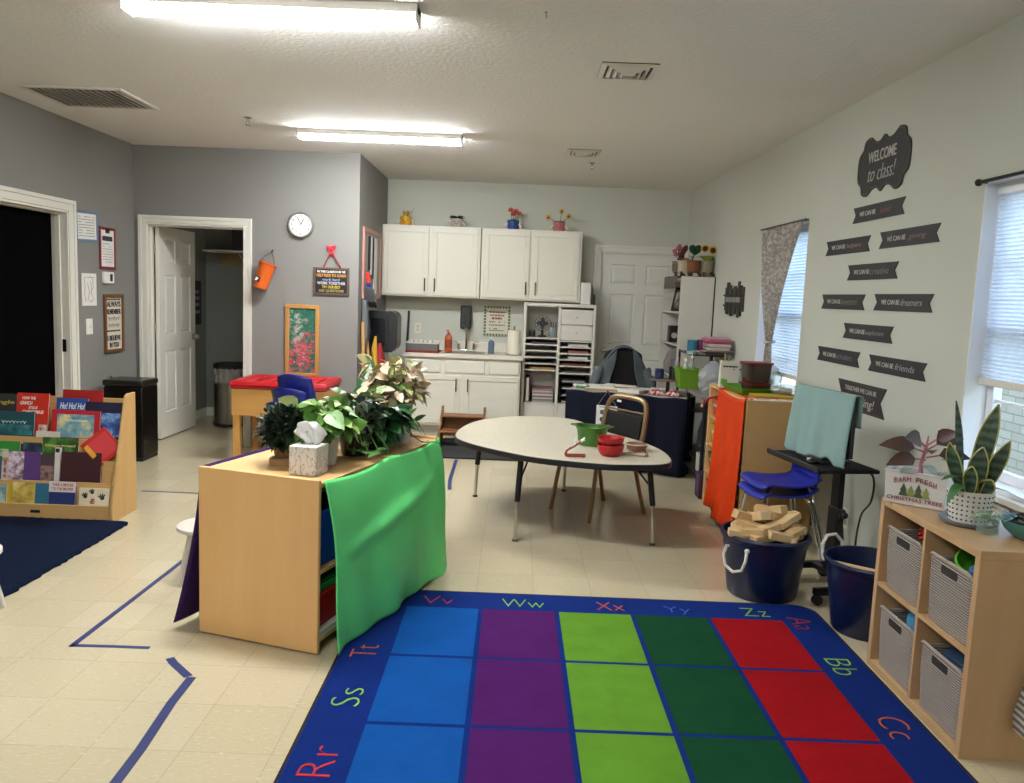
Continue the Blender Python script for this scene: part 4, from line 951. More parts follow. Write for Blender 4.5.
# --- centre cabinet
CA = R_(-18.1); CO = (-1.322, 3.406); CWd, CL, CH = .587, 1.195, .742
t = thing('toy_cabinet', 'low light birch double-sided cabinet with a plain end panel', 'cabinet', (*CO, 0), CA)
BIR = wood('#dcaa6c', '#ebbf83', 2, .4, name='birch_panel'); BIRT = wood('#c99c62', '#d9b27c', 1, .7, name='birch_top')
G().box(0, CWd, 0, .02, 0.008, CH).build('end_panel', BIR, t, .003); G().box(0, CWd, CL-.02, CL, .008, CH).build('end_panel', BIR, t, .003)
G().box(0, CWd, .02, CL-.02, CH-.035, CH-.014).build('top', BIRT, t, .002); G().box(.005, CWd-.005, .02, CL-.02, .05, .07).build('bottom_board', BIRT, t, .002)
G().box(CWd/2-.008, CWd/2+.008, .02, CL-.02, .07, CH-.035).build('divider', BIR, t); G().box(.005, CWd-.005, .02, CL-.02, .34, .358).build('shelf_board', BIRT, t, .002)
for x in (.07, CWd-.07):
    for y in (.07, CL-.07): G().cyl((x, y, 0), .022, .05, 10).build('caster', BLACKP, t)
def onc(x, y, z=0): 
    return (CO[0] + x*math.cos(CA) - y*math.sin(CA), CO[1] + x*math.sin(CA) + y*math.cos(CA), z)
GREENC = cloth('#6ce686', .06, 'green_sheet', rough=.5)
t = thing('green_cloth', 'bright green cloth hanging over the right side of the cabinet', 'cloth', (*CO, 0), CA)
def gc(u, v):
    # u along the cabinet, v from the top edge down
    q = v
    y = .022 + u*(CL-.03) + .035*math.sin(PI*q)**2*(1-u)**6 - .015*q*(1-u)
    fold = .010*math.sin(13*u + 2.5*q) * q + .009*math.sin(27*u - 4*q) * q**1.2 + .016*math.sin(6*u+5*q+1)*q*(1-q)*2
    crease = .022*math.exp(-((q-.22-.25*(1-u))/.05)**2)*math.sin(PI*min(1,u*1.1))
    sag = .022*abs(math.sin(PI*2*u))*(1-q)
    x = CWd + .010 + .075*q**.7 + fold + crease + .035*math.sin(PI*q)*math.sin(PI*u)
    z = CH - .002 - sag - q*(CH - .02 - sag)
    return (x, y, max(.012, z))
G().grid(gc, 60, 44).build('sheet', GREENC, t, solid=.0025)
PURP = cloth('#3d2358', .12, 'purple_sheet')
t = thing('purple_cloth', 'purple cloth hanging over the left side of the cabinet', 'cloth', (*CO, 0), CA)
def pc(u, v):
    y = .025 + u*(CL-.05)
    q = v; return (-.008 - .125*q**1.6 + .012*math.sin(16*u)*q, y - .03*q, CH-.004 - q*(CH-.03))
G().grid(pc, 40, 24).build('sheet', PURP, t, solid=.0025)
# contents of the cabinet seen beside the cloths
def bin_(name, label, cat, x0, x1, y0, y1, z0, z1, c, rim=True):
    p = onc((x0+x1)/2, (y0+y1)/2, z0); t = thing(name, label, cat, p, CA); w, d, h = (x1-x0)/2, (y1-y0)/2, z1-z0; mt = M(c, .4)
    g = G(); k = .88; g.skin([g.ring([(-w*k,-d*k,0),(w*k,-d*k,0),(w*k,d*k,0),(-w*k,d*k,0)]), g.ring([(-w,-d,h),(w,-d,h),(w,d,h),(-w,d,h)]), g.ring([(-w*.94,-d*.94,h),(w*.94,-d*.94,h),(w*.94,d*.94,h),(-w*.94,d*.94,h)]), g.ring([(-w*.82,-d*.82,.01),(w*.82,-d*.82,.01),(w*.82,d*.82,.01),(-w*.82,d*.82,.01)])])
    g.build('tub', mt, t, .004); g = G(); frame(g, -w*1.03, w*1.03, -d*1.03, d*1.03, .012, h-.014, h+.003)
    for v in g.bm.verts: v.co = Vector((v.co.x, v.co.z, v.co.y))
    g.build('rim', mt, t, .003); return t
bin_('toy_bin', 'blue plastic bin on the upper shelf of the cabinet', 'bin', .33, .575, .03, .33, .36, .60, '#0d4fae')
bin_('toy_bin', 'red plastic bin on the lower shelf of the cabinet', 'bin', .33, .575, .03, .33, .10, .25, '#b0141c')
p = onc(.45, .18, .254); t = thing('bin_lid', 'green lid lying on the red bin in the cabinet', 'lid', p, CA); G().box(-.12,.12,-.145,.145,0,.03).build('lid', M('#1d8a3f', .4), t, .006); G().box(-.1,.1,-.12,.12,.03,.036).build('panel', M('#19783a', .4), t, .003)
p = onc(.46, .18, .071); t = thing('paper_pads', 'white paper pads under the red bin in the cabinet', 'paper', p, CA)
for k, c in enumerate(('#cfcac0','#b9b3a6','#d6d2c9')): G().box(-.12, .125, -.15, .15, .0092*k, .0092*k+.0088).build('pad', M(c, .8), t, .001)
for k, (c, nm) in enumerate((('#b09676','tan'),('#c9bda5','cream'),('#8f6f4f','brown'),('#cfc3ad','ivory'),('#b0683e','orange-brown'))):
    p = onc(.13, .19, .071+.019*k); t = thing('flat_book', nm + ' flat book in the pile at the cabinet foot beside the purple cloth', 'book', p, CA, 'books piled at the cabinet foot')
    o_ = rnd.uniform(-.006, .006); G().box(-.13+o_, .13+o_, -.15, .15, 0, .0175).build('cover', M(c, .6), t, .002); G().box(-.128+o_, .1305+o_, -.1505, .147, .003, .0145).build('pages', PAPER, t)
# --- things on the cabinet
def foliage(parent, c, n, R0, L, W, mats, up=(.1, 1.0), droop=(.2, .5), name='leaves', squash=1.0, stems=True, frac=.5, smat=None, minr=0, hang=.6):
    gs = [G() for _ in mats]; st = G(); c = Vector(c)
    for k in range(n):
        a = rnd.uniform(0, 2*PI); e = rnd.uniform(*up); d = Vector((math.cos(a), math.sin(a), e)).normalized()
        q = c + Vector((math.cos(a)*R0*rnd.uniform(minr, 1), math.sin(a)*R0*rnd.uniform(minr, 1), e*R0*rnd.uniform(.2, 1)*squash))
        k2 = 0 if rnd.random() < frac else rnd.randrange(len(mats))
        if rnd.random() < hang:
            b = a + rnd.uniform(-1.2, 1.2); dd = Vector((math.cos(b)*.7, math.sin(b)*.7, rnd.uniform(-.9, .5))); upv = (math.cos(a), math.sin(a), rnd.uniform(.2, .9))
            gs[k2].leaf(q, dd, rnd.uniform(*L), rnd.uniform(*W), .15, rnd.uniform(.1, .3), up=upv)
        else: gs[k2].leaf(q, d, rnd.uniform(*L), rnd.uniform(*W), rnd.uniform(*droop), rnd.uniform(.1, .35))
        if stems and k % 2 == 0: st.tube([c + Vector((0,0,-R0*.3)), (c+q)/2 + Vector((0,0,.01)), q], .0022, 5)
    for g, mt in zip(gs, mats):
        if len(g.bm.verts): g.build(name, mt, parent)
        else: g.bm.free()
    if stems: st.build('stems', smat or M('#5d6f3a', .5), parent)
    else: st.bm.free()
def leafm(c, v=.2, sc=25, rough=.4): return M(c, rough, v, sc)
TOPZ = CH - .0135
def potl(parent, r0, r1, h, mat, soil='#2b211a', name='pot'):
    G().lathe([(r0,0),(r0*1.02,.004),(r1,h-.012),(r1*1.05,h-.01),(r1*1.05,h),(r1*.95,h),(r1*.9,h-.02)], n=26).build(name, mat, parent)
    G().lathe([(r1*.91,h-.022),(r1*.5,h-.014),(.004,h-.012)], n=18, cap0=False).build('soil', M(soil, .95, .3, 60, bump=.5, bscale=90), parent)
p = atz(281, 466, TOPZ); t = thing('topiary', 'small dark green bushy plant in a brown pot on a cork coaster', 'plant', (p.x, p.y+.04, TOPZ))
G().lathe([(.06,0),(.062,.004),(.062,.028),(.058,.032)], n=24).build('coaster', M('#9a7a55', .9, .15, 60), t)
G().lathe([(.03,.032),(.042,.05),(.044,.085),(.036,.09)], n=20).build('pot', M('#7a5c3c', .6, .15), t)
gs = [G(), G(), G()]
for k in range(760):
    a_ = rnd.uniform(0, 2*PI); cz = rnd.uniform(-1, 1); sq_ = math.sqrt(1-cz*cz); d_ = Vector((sq_*math.cos(a_), sq_*math.sin(a_), cz)); r_ = rnd.uniform(.055, .095)
    gs[k % 3].leaf(Vector((0,0,.165)) + Vector((d_.x*r_*1.2, d_.y*r_*1.2, d_.z*r_*1.0)), d_ + Vector((rnd.uniform(-.6,.6), rnd.uniform(-.6,.6), rnd.uniform(-.3,.5))), rnd.uniform(.024,.04), .022, .1, .3)
for g_, c_ in zip(gs, ('#20301f', '#2d452b', '#17251a')): g_.build('leaves', leafm(c_), t)
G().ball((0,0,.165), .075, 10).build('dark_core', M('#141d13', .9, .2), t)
g = G(); g.tube([(-.03,0,.2),(-.05,.01,.3),(-.06,.01,.34)], .004, 6); g.build('stem', M('#4a3f2c', .7), t)
p = atz(305, 476, TOPZ); t = thing('tissue_box', 'white tissue box with a grey twig pattern, a tissue pulled up', 'tissue box', (p.x-.0, p.y+.065, TOPZ), R_(-12))
q = NT('twig_print'); n1 = q.noise(34, 2, stretch=(1,1,.6)); q.set(q.ramp(n1, (.46, '#dbd8d2'), (.49, '#8d8a86'), (.52, '#dbd8d2')), .6)
G().box(-.062,.062,-.062,.062,0,.124).build('carton', q.m, t, .004)
g = G(); n = 16
def tis(u, v):
    a = (u-.5)*2; wv = .034 + (.044*v/.5 if v < .5 else .044 - .036*(v-.5)/.5) 
    return (a*wv + .004*math.sin(11*v), .014*math.sin(6*a+4*v) + .006*(1-v), .122 + .10*v - .006*abs(a)**2*v)
g.grid(tis, n, 12).build('tissue', M('#e9e8e6', .8, .02), t, solid=.0015); g = G()
g.grid(lambda u, v: ((u-.5)*.09*math.sin(PI*min(1,.25+v*.7)), .02-.02*v+.008*math.sin(9*u), .126+.06*v), 8, 6).build('tissue_back', M('#dedddb', .8, .02), t, solid=.0015)
WPOT = M('#c9cac9', .5, .05, name='white_pot')
def plant(label, x, y, r0, r1, h, pot, name='potted_plant', z=TOPZ, cat='plant'):
    t = thing(name, label, cat, (x, y, z)); potl(t, r0, r1, h, pot); return t
t = plant('pothos with light green leaves in a white pot behind the tissue box', -.84, 3.62, .055, .075, .15, WPOT, 'pothos')
LP = [leafm('#5f8a3c', .25), leafm('#8aa653', .3), leafm('#3f6b30', .25), leafm('#b3bf7d', .2)]
foliage(t, (0,0,.165), 150, .12, (.08,.125), (.06,.09), LP, up=(-.1,1.0), droop=(.3,.9)); 
g = G(); g.leaf((-.06,-.0,.19), (-1,.05,.3), .16, .05, .3, .25, up=(0,-.6,.8)); g.leaf((-.05,.02,.2), (-.8,.2,.9), .13, .06, .3, .2); g.build('long_leaf', leafm('#4f8440'), t)
t = plant('dark purple-green bushy plant in a black pot in the middle of the cabinet top', -.745, 3.86, .06, .08, .11, M('#232020', .5), 'bushy_plant')
foliage(t, (0,0,.14), 230, .11, (.045,.08), (.025,.045), [leafm('#27341f'), leafm('#3a3a2c'), leafm('#46402f'), leafm('#1d2a1a')], up=(-.3,1.3), droop=(.1,.5))
g = G(); st = G()
for k, (x, y, z) in enumerate(((.02,-.11,.02),(.09,-.14,.012),(.14,-.12,.014),(-.01,-.13,.03),(.06,-.12,.045),(.17,-.05,.02))):
    st.tube([(0,0,.12),(x*.6,y*.7,.12),(x,y,z+.02)], .002, 5); g.leaf((x,y,z+.02), (math.cos(k*1.9), math.sin(k*1.9)-.6, .15), .075, .06, .25, .2)
g.build('vine_leaves', leafm('#4f7a3c', .25), t); st.build('vine', M('#5d7a3a', .5), t)
t = plant('variegated ivy with green and cream leaves in a grey pot, further along the top', -.80, 4.12, .055, .07, .11, M('#8d8a84', .6), 'ivy_plant')
foliage(t, (0,0,.14), 120, .12, (.06,.10), (.055,.08), [leafm('#41663a'), leafm('#86996a'), leafm('#b9b894'), leafm('#7c6a4c')], up=(-.1,1.2), droop=(.2,.8))
t = plant('glossy dark green plant in a dark green pot in the middle of the top', -.66, 4.02, .05, .07, .085, M('#1f3a2a', .35), 'peace_lily')
foliage(t, (0,0,.12), 95, .09, (.10,.16), (.055,.085), [leafm('#27502c', .2, rough=.3), leafm('#3b6a3a', .2, rough=.3), leafm('#1d3d22', .2)], up=(.1,1.2), droop=(.5,1.1))
t = plant('trailing green vine in a small white pot near the far end of the top', -.575, 4.20, .045, .058, .10, WPOT, 'trailing_plant')
foliage(t, (0,0,.11), 34, .07, (.05,.09), (.03,.05), [leafm('#33592f'), leafm('#4c7440')], up=(-.2,.9), droop=(.4,1.0))
st = G(); g = G(); vp = [(0,-.02,.11),(.06,-.06,.06),(.12,-.03,.012),(.17,.02,.008),(.20,-.01,.012)]
st.tube(vp, .0025, 5); g.leaf((.185,.0,.015), (.2,-.25,.9), .07, .06, .1, .2, up=(1,0,0)); g.leaf((.205,-.02,.01), (.5,-.5,-.8), .06, .05, 0, .2, up=(1,0,0)); g.leaf((.12,-.03,.014), (.6,-.6,.3), .06, .05, .2, .2); st.build('vine', M('#6b5a3a', .5), t); g.build('vine_leaves', leafm('#37662f'), t)
t = plant('pink-leaved arrowhead plant in a tall pale grey pot at the far end of the top', -.615, 4.40, .062, .080, .19, M('#b9bcc2', .5, .06), 'arrowhead_plant')
foliage(t, (-.02,0,.215), 270, .15, (.06,.095), (.045,.07), [leafm('#c9b394', .2), leafm('#cbb09c', .2), leafm('#8f9a5e', .25), leafm('#a9a878', .2), leafm('#5d7a3f', .2)], up=(.0,1.4), droop=(.1,.6), frac=.25, smat=M('#8d6a50', .5))
# --- kidney table
pts0 = [(-.372,5.425),(-.35,5.81),(-.236,6.173),(-.008,6.416),(.274,6.50),(.485,6.40),(.604,6.141),(.727,5.80),(.89,5.517),(.985,5.19),(.985,4.87),(.90,4.735),(.70,4.685),(.524,4.68),(.181,4.785),(-.059,4.965),(-.27,5.19)]
def catmull(P, m=6):
    o = []; n = len(P)
    for i in range(n):
        a, b, c, d = (Vector((*P[(i+k-1) % n], 0)) for k in range(4))
        for j in range(m):
            s = j/m; o.append((b + (c-a)*.5*s + (a*2-b*5+c*4-d)*.5*s*s + (b*3-a-c*3+d)*.5*s**3))
    return o
t = thing('kidney_table', 'white-topped kidney-shaped classroom table with a black edge', 'table', (.3, 5.5, 0))
K = [p - Vector((.3,5.5,0)) for p in catmull(pts0)]
g = G(); g.skin([g.ring([p*.992 + Vector((0,0,.552)) for p in K]), g.ring([p*.992 + Vector((0,0,.5605)) for p in K])]); 
q = NT('speckled_laminate'); f = q.noise(90, 2); q.set(q.ramp(f, (.4, '#c1b9a4'), (.6, '#cfc7b3')), .32); g.build('top', q.m, t)
g = G(); a = [g.ring([p*s + Vector((0,0,z)) for p in K]) for s, z in ((.985,.522),(1.0,.525),(1.003,.54),(1.0,.558),(.992,.5602))]; g.skin(a, True, False); g.build('edge_band', BLACKP, t)
for lx, ly in ((-.247,6.015),(.056,4.932),(.914,4.962),(.44,6.3)):
    x, y = lx-.3, ly-5.5; top = (x*.82, y*.82)
    lg = G().tube([(x*.93, y*.93, .53), (x*.985, y*.985, .25)], .0185, 12).build('leg', BLACKM, t)
    G().tube([(x*.985, y*.985, .26), (x, y, .012)], .0125, 12).build('chrome_insert', CHROME, lg); G().lathe([(.018,0),(.02,.004),(.016,.014)], (x,y,0), 14).build('glide', M('#3a3733', .5), lg)
    tl = Vector((-x, -y, 0)).normalized()*.16; G().tube([(x*.965, y*.965, .36), (x*.93+tl.x, y*.93+tl.y, .522)], .006, 8).build('brace', BLACKM, lg)
TZT = .5612
# things on it
p = atz(592, 446, TZT); t = thing('green_tub', 'green plastic tub with wavy rim on the table', 'tub', (p.x+.0, p.y+.05, TZT), R_(-15)); GT = M('#3a6a1c', .4, .08)
g = G(); n = 36
def ov(rx, ry, z, wv=0): return [(rx*math.cos(2*PI*k/n), ry*math.sin(2*PI*k/n), z + wv*math.cos(4*PI*k/n)) for k in range(n)]
g.skin([g.ring(ov(.085,.075,0)), g.ring(ov(.10,.088,.10)), g.ring(ov(.112,.10,.118,.004)), g.ring(ov(.118,.106,.128,.006)), g.ring(ov(.105,.094,.128,.006)), g.ring(ov(.09,.08,.06))], True, True).build('tub', GT, t)
for s in (-1, 1): G().tube([(s*.112,-.03,.125),(s*.135,-.02,.128),(s*.138,0,.128),(s*.135,.02,.128),(s*.112,.03,.125)], .007, 8, flat=.5).build('handle', GT, t)
p = atz(612, 457, TZT); RDM = M('#a8141a', .3, .05)
for k, lab in enumerate(('red plastic bowl standing on the table in front of the chair', 'red plastic bowl nested in the lower bowl on the table')):
    t = thing('red_bowl', lab, 'bowl', (p.x-.005, p.y+.055, TZT+.055*k + .001*k), 0, 'red bowls nested on the table')
    g = G(); s = 1.0; g.lathe([(.055,0),(.062,.004),(.078,.03),(.083,.064),(.086,.066),(.0845,.07),(.079,.066),(.07,.03),(.05,.012)] if k == 0 else [(.04,.0),(.055,.006),(.074,.022),(.082,.052),(.085,.054),(.084,.058),(.077,.054),(.066,.024),(.05,.014)], n=32).build('bowl', RDM, t)
p = atz(633, 452, TZT); t = thing('wooden_bowl', 'small brown bowl behind the red bowls on the table', 'bowl', (p.x+.03, p.y+.06, TZT)); G().lathe([(.04,0),(.06,.01),(.07,.04),(.067,.043),(.058,.014),(.03,.008)], n=26).build('bowl', M('#8a5f45', .4), t); G().lathe([(.071,.04),(.072,.044),(.066,.046)], n=26, cap0=False, cap1=False).build('rim', M('#c9b9a5', .5), t)
for k, (c, lab, dx, a) in enumerate((('#b59a72', 'tan paper strip lying on the table right of the red bowls, nearest the edge', .06, -20), ('#c9bfa9', 'cream paper strip on the table right of the red bowls', .05, -5), ('#7d7a5c', 'olive paper strip on the table right of the red bowls', .05, 12))):
    p = atz(636, 456, TZT); t = thing('paper_strip', lab, 'paper', (p.x-.02, p.y+.02+.022*k, TZT+.002*k+.0005), R_(a), 'paper strips beside the red bowls'); g = G(); g.grid(lambda u, v: ((u-.5)*.19, (v-.5)*.035, .0015+.006*u*u), 8, 1); g.build('strip', M(c, .8), t, solid=.001); G().tube([(.08,0,.008),(.10,0,.009)], .006, 6).build('tip', M('#8a5a3a', .6), t)
p = atz(575, 457, TZT); t = thing('toy_grater', 'small red-handled metal kitchen tool standing open left of the red bowls', 'utensil', (p.x, p.y, TZT), R_(4))
g = G(); g.tube([(-.055,0,.008),(.06,0,.008),(.065,.035,.008),(-.05,.035,.008),(-.055,0,.008)], .006, 8); g.build('base_frame', M('#8d2a24', .4), t); G().box(-.045,.055,.004,.031,.004,.008).build('blade', STEEL, t)
G().tube([(-.058,.01,.01),(-.05,.01,.04),(.0,.01,.07),(.035,.01,.10)], .008, 8).build('arm', M('#8d3a30', .35), t)
g = G(); g.tube([(.03,.01,.095),(.05,.01,.105),(.055,.01,.12)], [.008,.01,.004], 8); g.tube([(.0,.01,.075),(-.005,.01,.10),(.0,.01,.115)], [.006,.008,.003], 8); g.build('white_tips', WHITEP, t)
# --- banquet chair
BRZ = M('#8a7352', .35, .1, metal=.55, name='bronze_frame'); VINB = M('#0e0c0b', .6, .15, spec=.25, name='black_vinyl')
ca = math.atan2(.26, .45); t = thing('stacking_chair', 'black padded stacking chair with bronze frame behind the table', 'chair', (.64, 5.72, 0), 0)
# local: -y is the chair's front; front feet at y=-.255, rear feet at y=+.255
t.rotation_euler.z = ca - PI/2 + R_(6)
for s in (-1, 1):
    G().tube([(s*.21,-.255,0),(s*.19,-.19,.40)], .0155, 10, flat=.9).build('leg', BRZ, t); G().tube([(s*.215,.26,0),(s*.19,.15,.40)], .0155, 10, flat=.9).build('leg', BRZ, t)
G().tube([(-.19,-.19,.40),(.19,-.19,.40),(.19,.15,.40),(-.19,.15,.40),(-.19,-.19,.40)], .0115, 8).build('seat_frame', BRZ, t)
g = G(); g.prism([(-.19,-.21),(.19,-.21),(.205,-.16),(.205,.14),(-.205,.14),(-.205,-.16)], .405, .47, 'xy'); g.build('seat', VINB, t, .02, seg=3)
bk = [(-.195,.17,.40),(-.195,.215,.62),(-.18,.245,.78),(-.13,.26,.835),(.0,.265,.845),(.13,.26,.835),(.18,.245,.78),(.195,.215,.62),(.195,.17,.40)]
G().tube(catmull_open([Vector((p[0]*1.08, p[1], p[2]-.03 if p[2] > .6 else p[2])) for p in bk], 5), .019, 10).build('back_frame', BRZ, t)
def bp(u, v): 
    q = 2*u-1; return (q*.182, .178 + .065*v - .012*(1-q*q), .455 + .25*v)
G().grid(bp, 10, 10).build('back_pad', VINB, t, solid=.03, bevel=.008)
G().tube([(-.19,.232,.72),(.19,.232,.72)], .008, 8).build('cross_bar', BRZ, t)
g = G(); g.box(-.09,-.05,.228,.235,.775,.79); g.build('white_tag', WHITEP, t)
# ================================================================== DESK CORNER, RIGHT WALL, RIGHT SIDE
# --- bookcase by the back right corner (open side towards the room's left)
CW2 = M('#cfccc2', .5, .02, name='white_melamine')
t = thing('bookcase', 'tall white bookcase against the right wall beside the closed door', 'bookcase', (1.59, 7.95, 0))
for y in (0, .93): G().box(0, .322, y, y+.02, 0, 1.765).build('side_panel', CW2, t, .002)
for z in (.06, .42, .78, 1.10, 1.42, 1.745): G().box(.006, .31, .02, .93, z-.018, z).build('shelf_board', CW2, t, .001)
G().box(.312, .322, .02, .93, .0, 1.75).build('back_panel', M('#3a3835', .7), t); G().box(.01, .03, .02, .93, 0, .042).build('plinth', CW2, t)
G().box(.323, .333, -.002, .95, 0, 1.768).build('dark_back_edge', BLACKP, t)
def pframe(label, x, y, z, w, h, rz, c, pic, tilt=-12, name='photo_frame'):
    t = thing(name, label, 'picture frame', (x, y, z), rz, 'frames on the white bookcase'); t.rotation_euler = (R_(tilt), 0, rz)
    frame(G(), -w/2, w/2, 0, h, .025, -.012, .008).build('frame', M(c, .4), t, .002); G().box(-w/2+.02, w/2-.02, -.006, .004, .02, h-.02).build('picture', pic, t); return t
pframe('dark picture frame on the upper shelf of the white bookcase', 1.675, 8.47, 1.421, .20, .25, R_(-62), '#1c1b1b', picture_mat('#2b2a28', '#6d675d', '#b9b1a3', 12))
pframe('small white frame beside the dark frame on the white bookcase', 1.72, 8.62, 1.421, .14, .19, R_(-62), '#b9b5ac', picture_mat('#77726a', '#a49c90', '#c9c1b4', 12))
t = thing('black_speaker', 'small black box with a pale knob on the middle bookcase shelf', 'box', (1.67, 8.5, 1.101)); G().box(-.07, .07, -.06, .06, 0, .17).build('body', M('#19181a', .4), t, .01); G().cyl((-.02, -.065, .07), .03, .006, 16, 'y').build('knob', M('#b5aea2', .4), t)
t = thing('grey_bag', 'grey fabric bag slumped on the lower shelf of the white bookcase', 'bag', (1.68, 8.5, .782)); 
g = G(); g.skin([g.ring([(-.10,-.06,0),(.11,-.06,0),(.11,.06,0),(-.10,.06,0)]), g.ring([(-.105,-.07,.1),(.12,-.07,.1),(.12,.07,.1),(-.105,.07,.1)]), g.ring([(-.07,-.045,.22),(.12,-.045,.22),(.12,.045,.22),(-.07,.045,.22)]), g.ring([(.0,-.02,.27),(.1,-.02,.27),(.1,.02,.27),(.0,.02,.27)])]); g.build('body', M('#8b8781', .9, .12, 12, bump=.2), t, .02); G().tube([(.0,0,.26),(.03,0,.30),(.08,0,.295),(.09,0,.26)], .006, 6).build('strap', M('#6d6a65', .8), t)
# crocheted potted plants on top
def crochet(label, x, y, potc, r, kind, base=1.769):
    t = thing('crochet_plant', label, 'toy plant', (x, y, base), 0, 'crocheted potted plants on the bookcase')
    h = .12; z0 = .035
    q = NT('crochet_yarn'); w_ = q.new('TexWave'); w_.inputs['Scale'].default_value = 60; w_.bands_direction = 'Z'; w_.inputs['Distortion'].default_value = 2; q.link(q.coord(), w_.inputs[0]); q.set(q.mix(w_.outputs[0], shade(potc, .8), potc), .95, 0, .1); q.bump(w_.outputs[0], .5, .006)
    G().lathe([(.005,z0),(r*.85,z0),(r*.95,z0+.03),(r,z0+h-.02),(r*1.06,z0+h-.015),(r*1.06,z0+h),(r*.9,z0+h)], n=22).build('pot', q.m, t)
    for s in (-1, 1): G().tube([(s*r*.5,-r*.6,z0+.005),(s*r*.55,-r*.95,.03),(s*r*.6,-r*1.1,-.0+.018),(s*r*.65,-r*1.55,.014)], [.012,.012,.014,.018], 8).build('leg', M('#4a3328', .9), t)
    top = z0 + h; GR = M('#33502a', .9, .15, 30)
    if kind == 'sunflower':
        g = G(); p = G(); c = G()
        for k in range(16): a = k*2.4; g.leaf((.03*math.cos(a), .03*math.sin(a), top), (math.cos(a), math.sin(a), 1.1), .09, .04, .2)
        for q2 in ((-.04,-.04,top+.115),(.035,-.05,top+.10)):
            for k in range(12): a = k*PI/6; p.leaf(q2, (math.cos(a), -.35, math.sin(a)), .05, .024, 0, up=(0,-1,.01))
            c.lathe([(.0,-.01),(.026,-.008),(.026,.004),(.0,.012)], (0,0,0), 14) if False else c.ball((q2[0], q2[1]-.012, q2[2]), .026, 8)
        g.build('leaves', M('#7d8a2c', .9, .15, 30), t); p.build('petals', M('#d1a12a', .9, .1, 30), t); c.build('flower_centre', M('#3d2413', .95), t)
    elif kind == 'heart':
        for s in (-1, 1):
            g = G(); g.ball((s*.028, -.02, top+.115), .034, 9); g.tube([(s*.03,-.02,top+.10),(0,-.02,top+.055)], [.03,.008], 10); g.build('heart_leaf', M('#173a22', .95, .15, 30), t)
        G().tube([(-.02,0,top-.01),(-.005,-.01,top+.06)], .007, 6).build('stem', GR, t); g = G()
        g.leaf((0,0,top+.02), (.9,-.1,.5), .12, .05, .3); g.leaf((0,0,top+.02), (-.8,-.1,.5), .09, .045, .3); g.build('leaves', GR, t)
    elif kind == 'pink':
        g = G(); st = G()
        for q2 in ((-.05,-.01,.10),(-.02,-.03,.13),(.02,-.02,.12),(.0,.01,.15),(-.035,.0,.07)): g.ball((q2[0], q2[1], top+q2[2]), .024, 7); st.tube([(0,0,top-.01),(q2[0],q2[1],top+q2[2])], .004, 5)
        st.build('stem', GR, t); g.build('blossoms', M('#b0627a', .95, .2, 40), t)
        G().lathe([(r*1.01,z0+.02),(r*1.05,z0+h-.03)], n=22, cap0=False, cap1=False).build('dark_wrap', M('#6d6156', .95, .2, 40), t); g = G(); g.box(-.02,.015,-r*1.08,-r*1.03,z0+.01,z0+h-.02); g.build('white_stripe', M('#cfc8bb', .9), t)
    else:
        g = G(); g.tube([(-.04,0,top),(-.03,-.01,top+.07),(.0,-.01,top+.12),(.01,-.01,top+.15)], [.03,.026,.026,.01], 10); g.build('dark_bloom', M('#4a1c1c', .95, .15, 40), t); g = G()
        for k in range(14): a = k*2.4; g.leaf((.025*math.cos(a), .025*math.sin(a), top), (math.cos(a), math.sin(a)-.3, .8), .075, .04, .3)
        g.build('petals', M('#b98d5a', .95, .15, 40), t)
    return t
crochet('crocheted plant with pink blossoms, leftmost on the white bookcase', 1.635, 8.36, '#8c8474', .062, 'pink'); crochet('crocheted plant with a dark bloom in a cream pot on the bookcase', 1.655, 8.17, '#cfc6a8', .064, 'bloom')
crochet('crocheted plant with a dark green heart leaf in a brown pot on the bookcase', 1.725, 8.06, '#8f5f48', .066, 'heart'); crochet('crocheted sunflowers in a beige pot, at the wall side of the bookcase top', 1.853, 8.06, '#a89d84', .066, 'sunflower')
t = thing('shaggy_runner', 'grey shaggy cloth draped over the bookcase top', 'cloth', (1.59, 8.0, 1.766)); g = G()
g.grid(lambda u, v: (-.025 + .29*u if u > .08 else -.025, .10 + .6*v, .0055 if u > .08 else -.11 + .1155*u/.08 + .012*math.sin(40*v)), 14, 30); q = NT('grey_shag'); f = q.noise(70, 4); q.set(q.ramp(f, (.3,'#4a4643'),(.7,'#8f8a84')), .95); q.bump(f, .9, .01); g.build('cloth', q.m, t, solid=.006); G().box(-.035,-.029,.12,.68,-.115,-.10).build('fringe', M('#6f6a65', .95, .2, 60), t)
# --- teacher's desk with navy cloth
DA = R_(-21.8); DO = (.50, 7.36); DW, DD, DH = 1.08, .56, .70
def ond(x, y, z=0): return (DO[0] + x*math.cos(DA) - y*math.sin(DA), DO[1] + x*math.sin(DA) + y*math.cos(DA), z)
t = thing('desk', 'teacher desk covered with clutter, its front hidden by a navy cloth', 'desk', (*DO, 0), DA)
G().box(0, DW, 0, DD, DH-.03, DH).build('top', M('#9c958a', .5, .05), t, .004)
for x in (.03, DW-.03):
    for y in (.04, DD-.04): G().box(x-.02, x+.02, y-.02, y+.02, 0, DH-.03).build('leg', BLACKM, t, .002)
NAVY = cloth('#0a0f22', .12, 'navy_cloth')
t = thing('navy_cloth', 'navy cloth skirt hanging from the front edge of the desk', 'cloth', (*DO, 0), DA)
def nc(u, v):
    s = u*(DW+.42) - .2
    f = .012*math.sin(34*u) * (.2+v) + .008*math.sin(61*u+1)*v
    z = DH - .004 - v*(DH-.02) - .012*math.sin(PI*u*5)**2*(1-v)
    if s < 0: return (-.012-f, -s - .01, z)
    if s > DW: return (DW+.012+f, s-DW-.01, z)
    return (s, -.014 - f - .02*v, z)
G().grid(nc, 110, 20).build('skirt', NAVY, t, solid=.002)
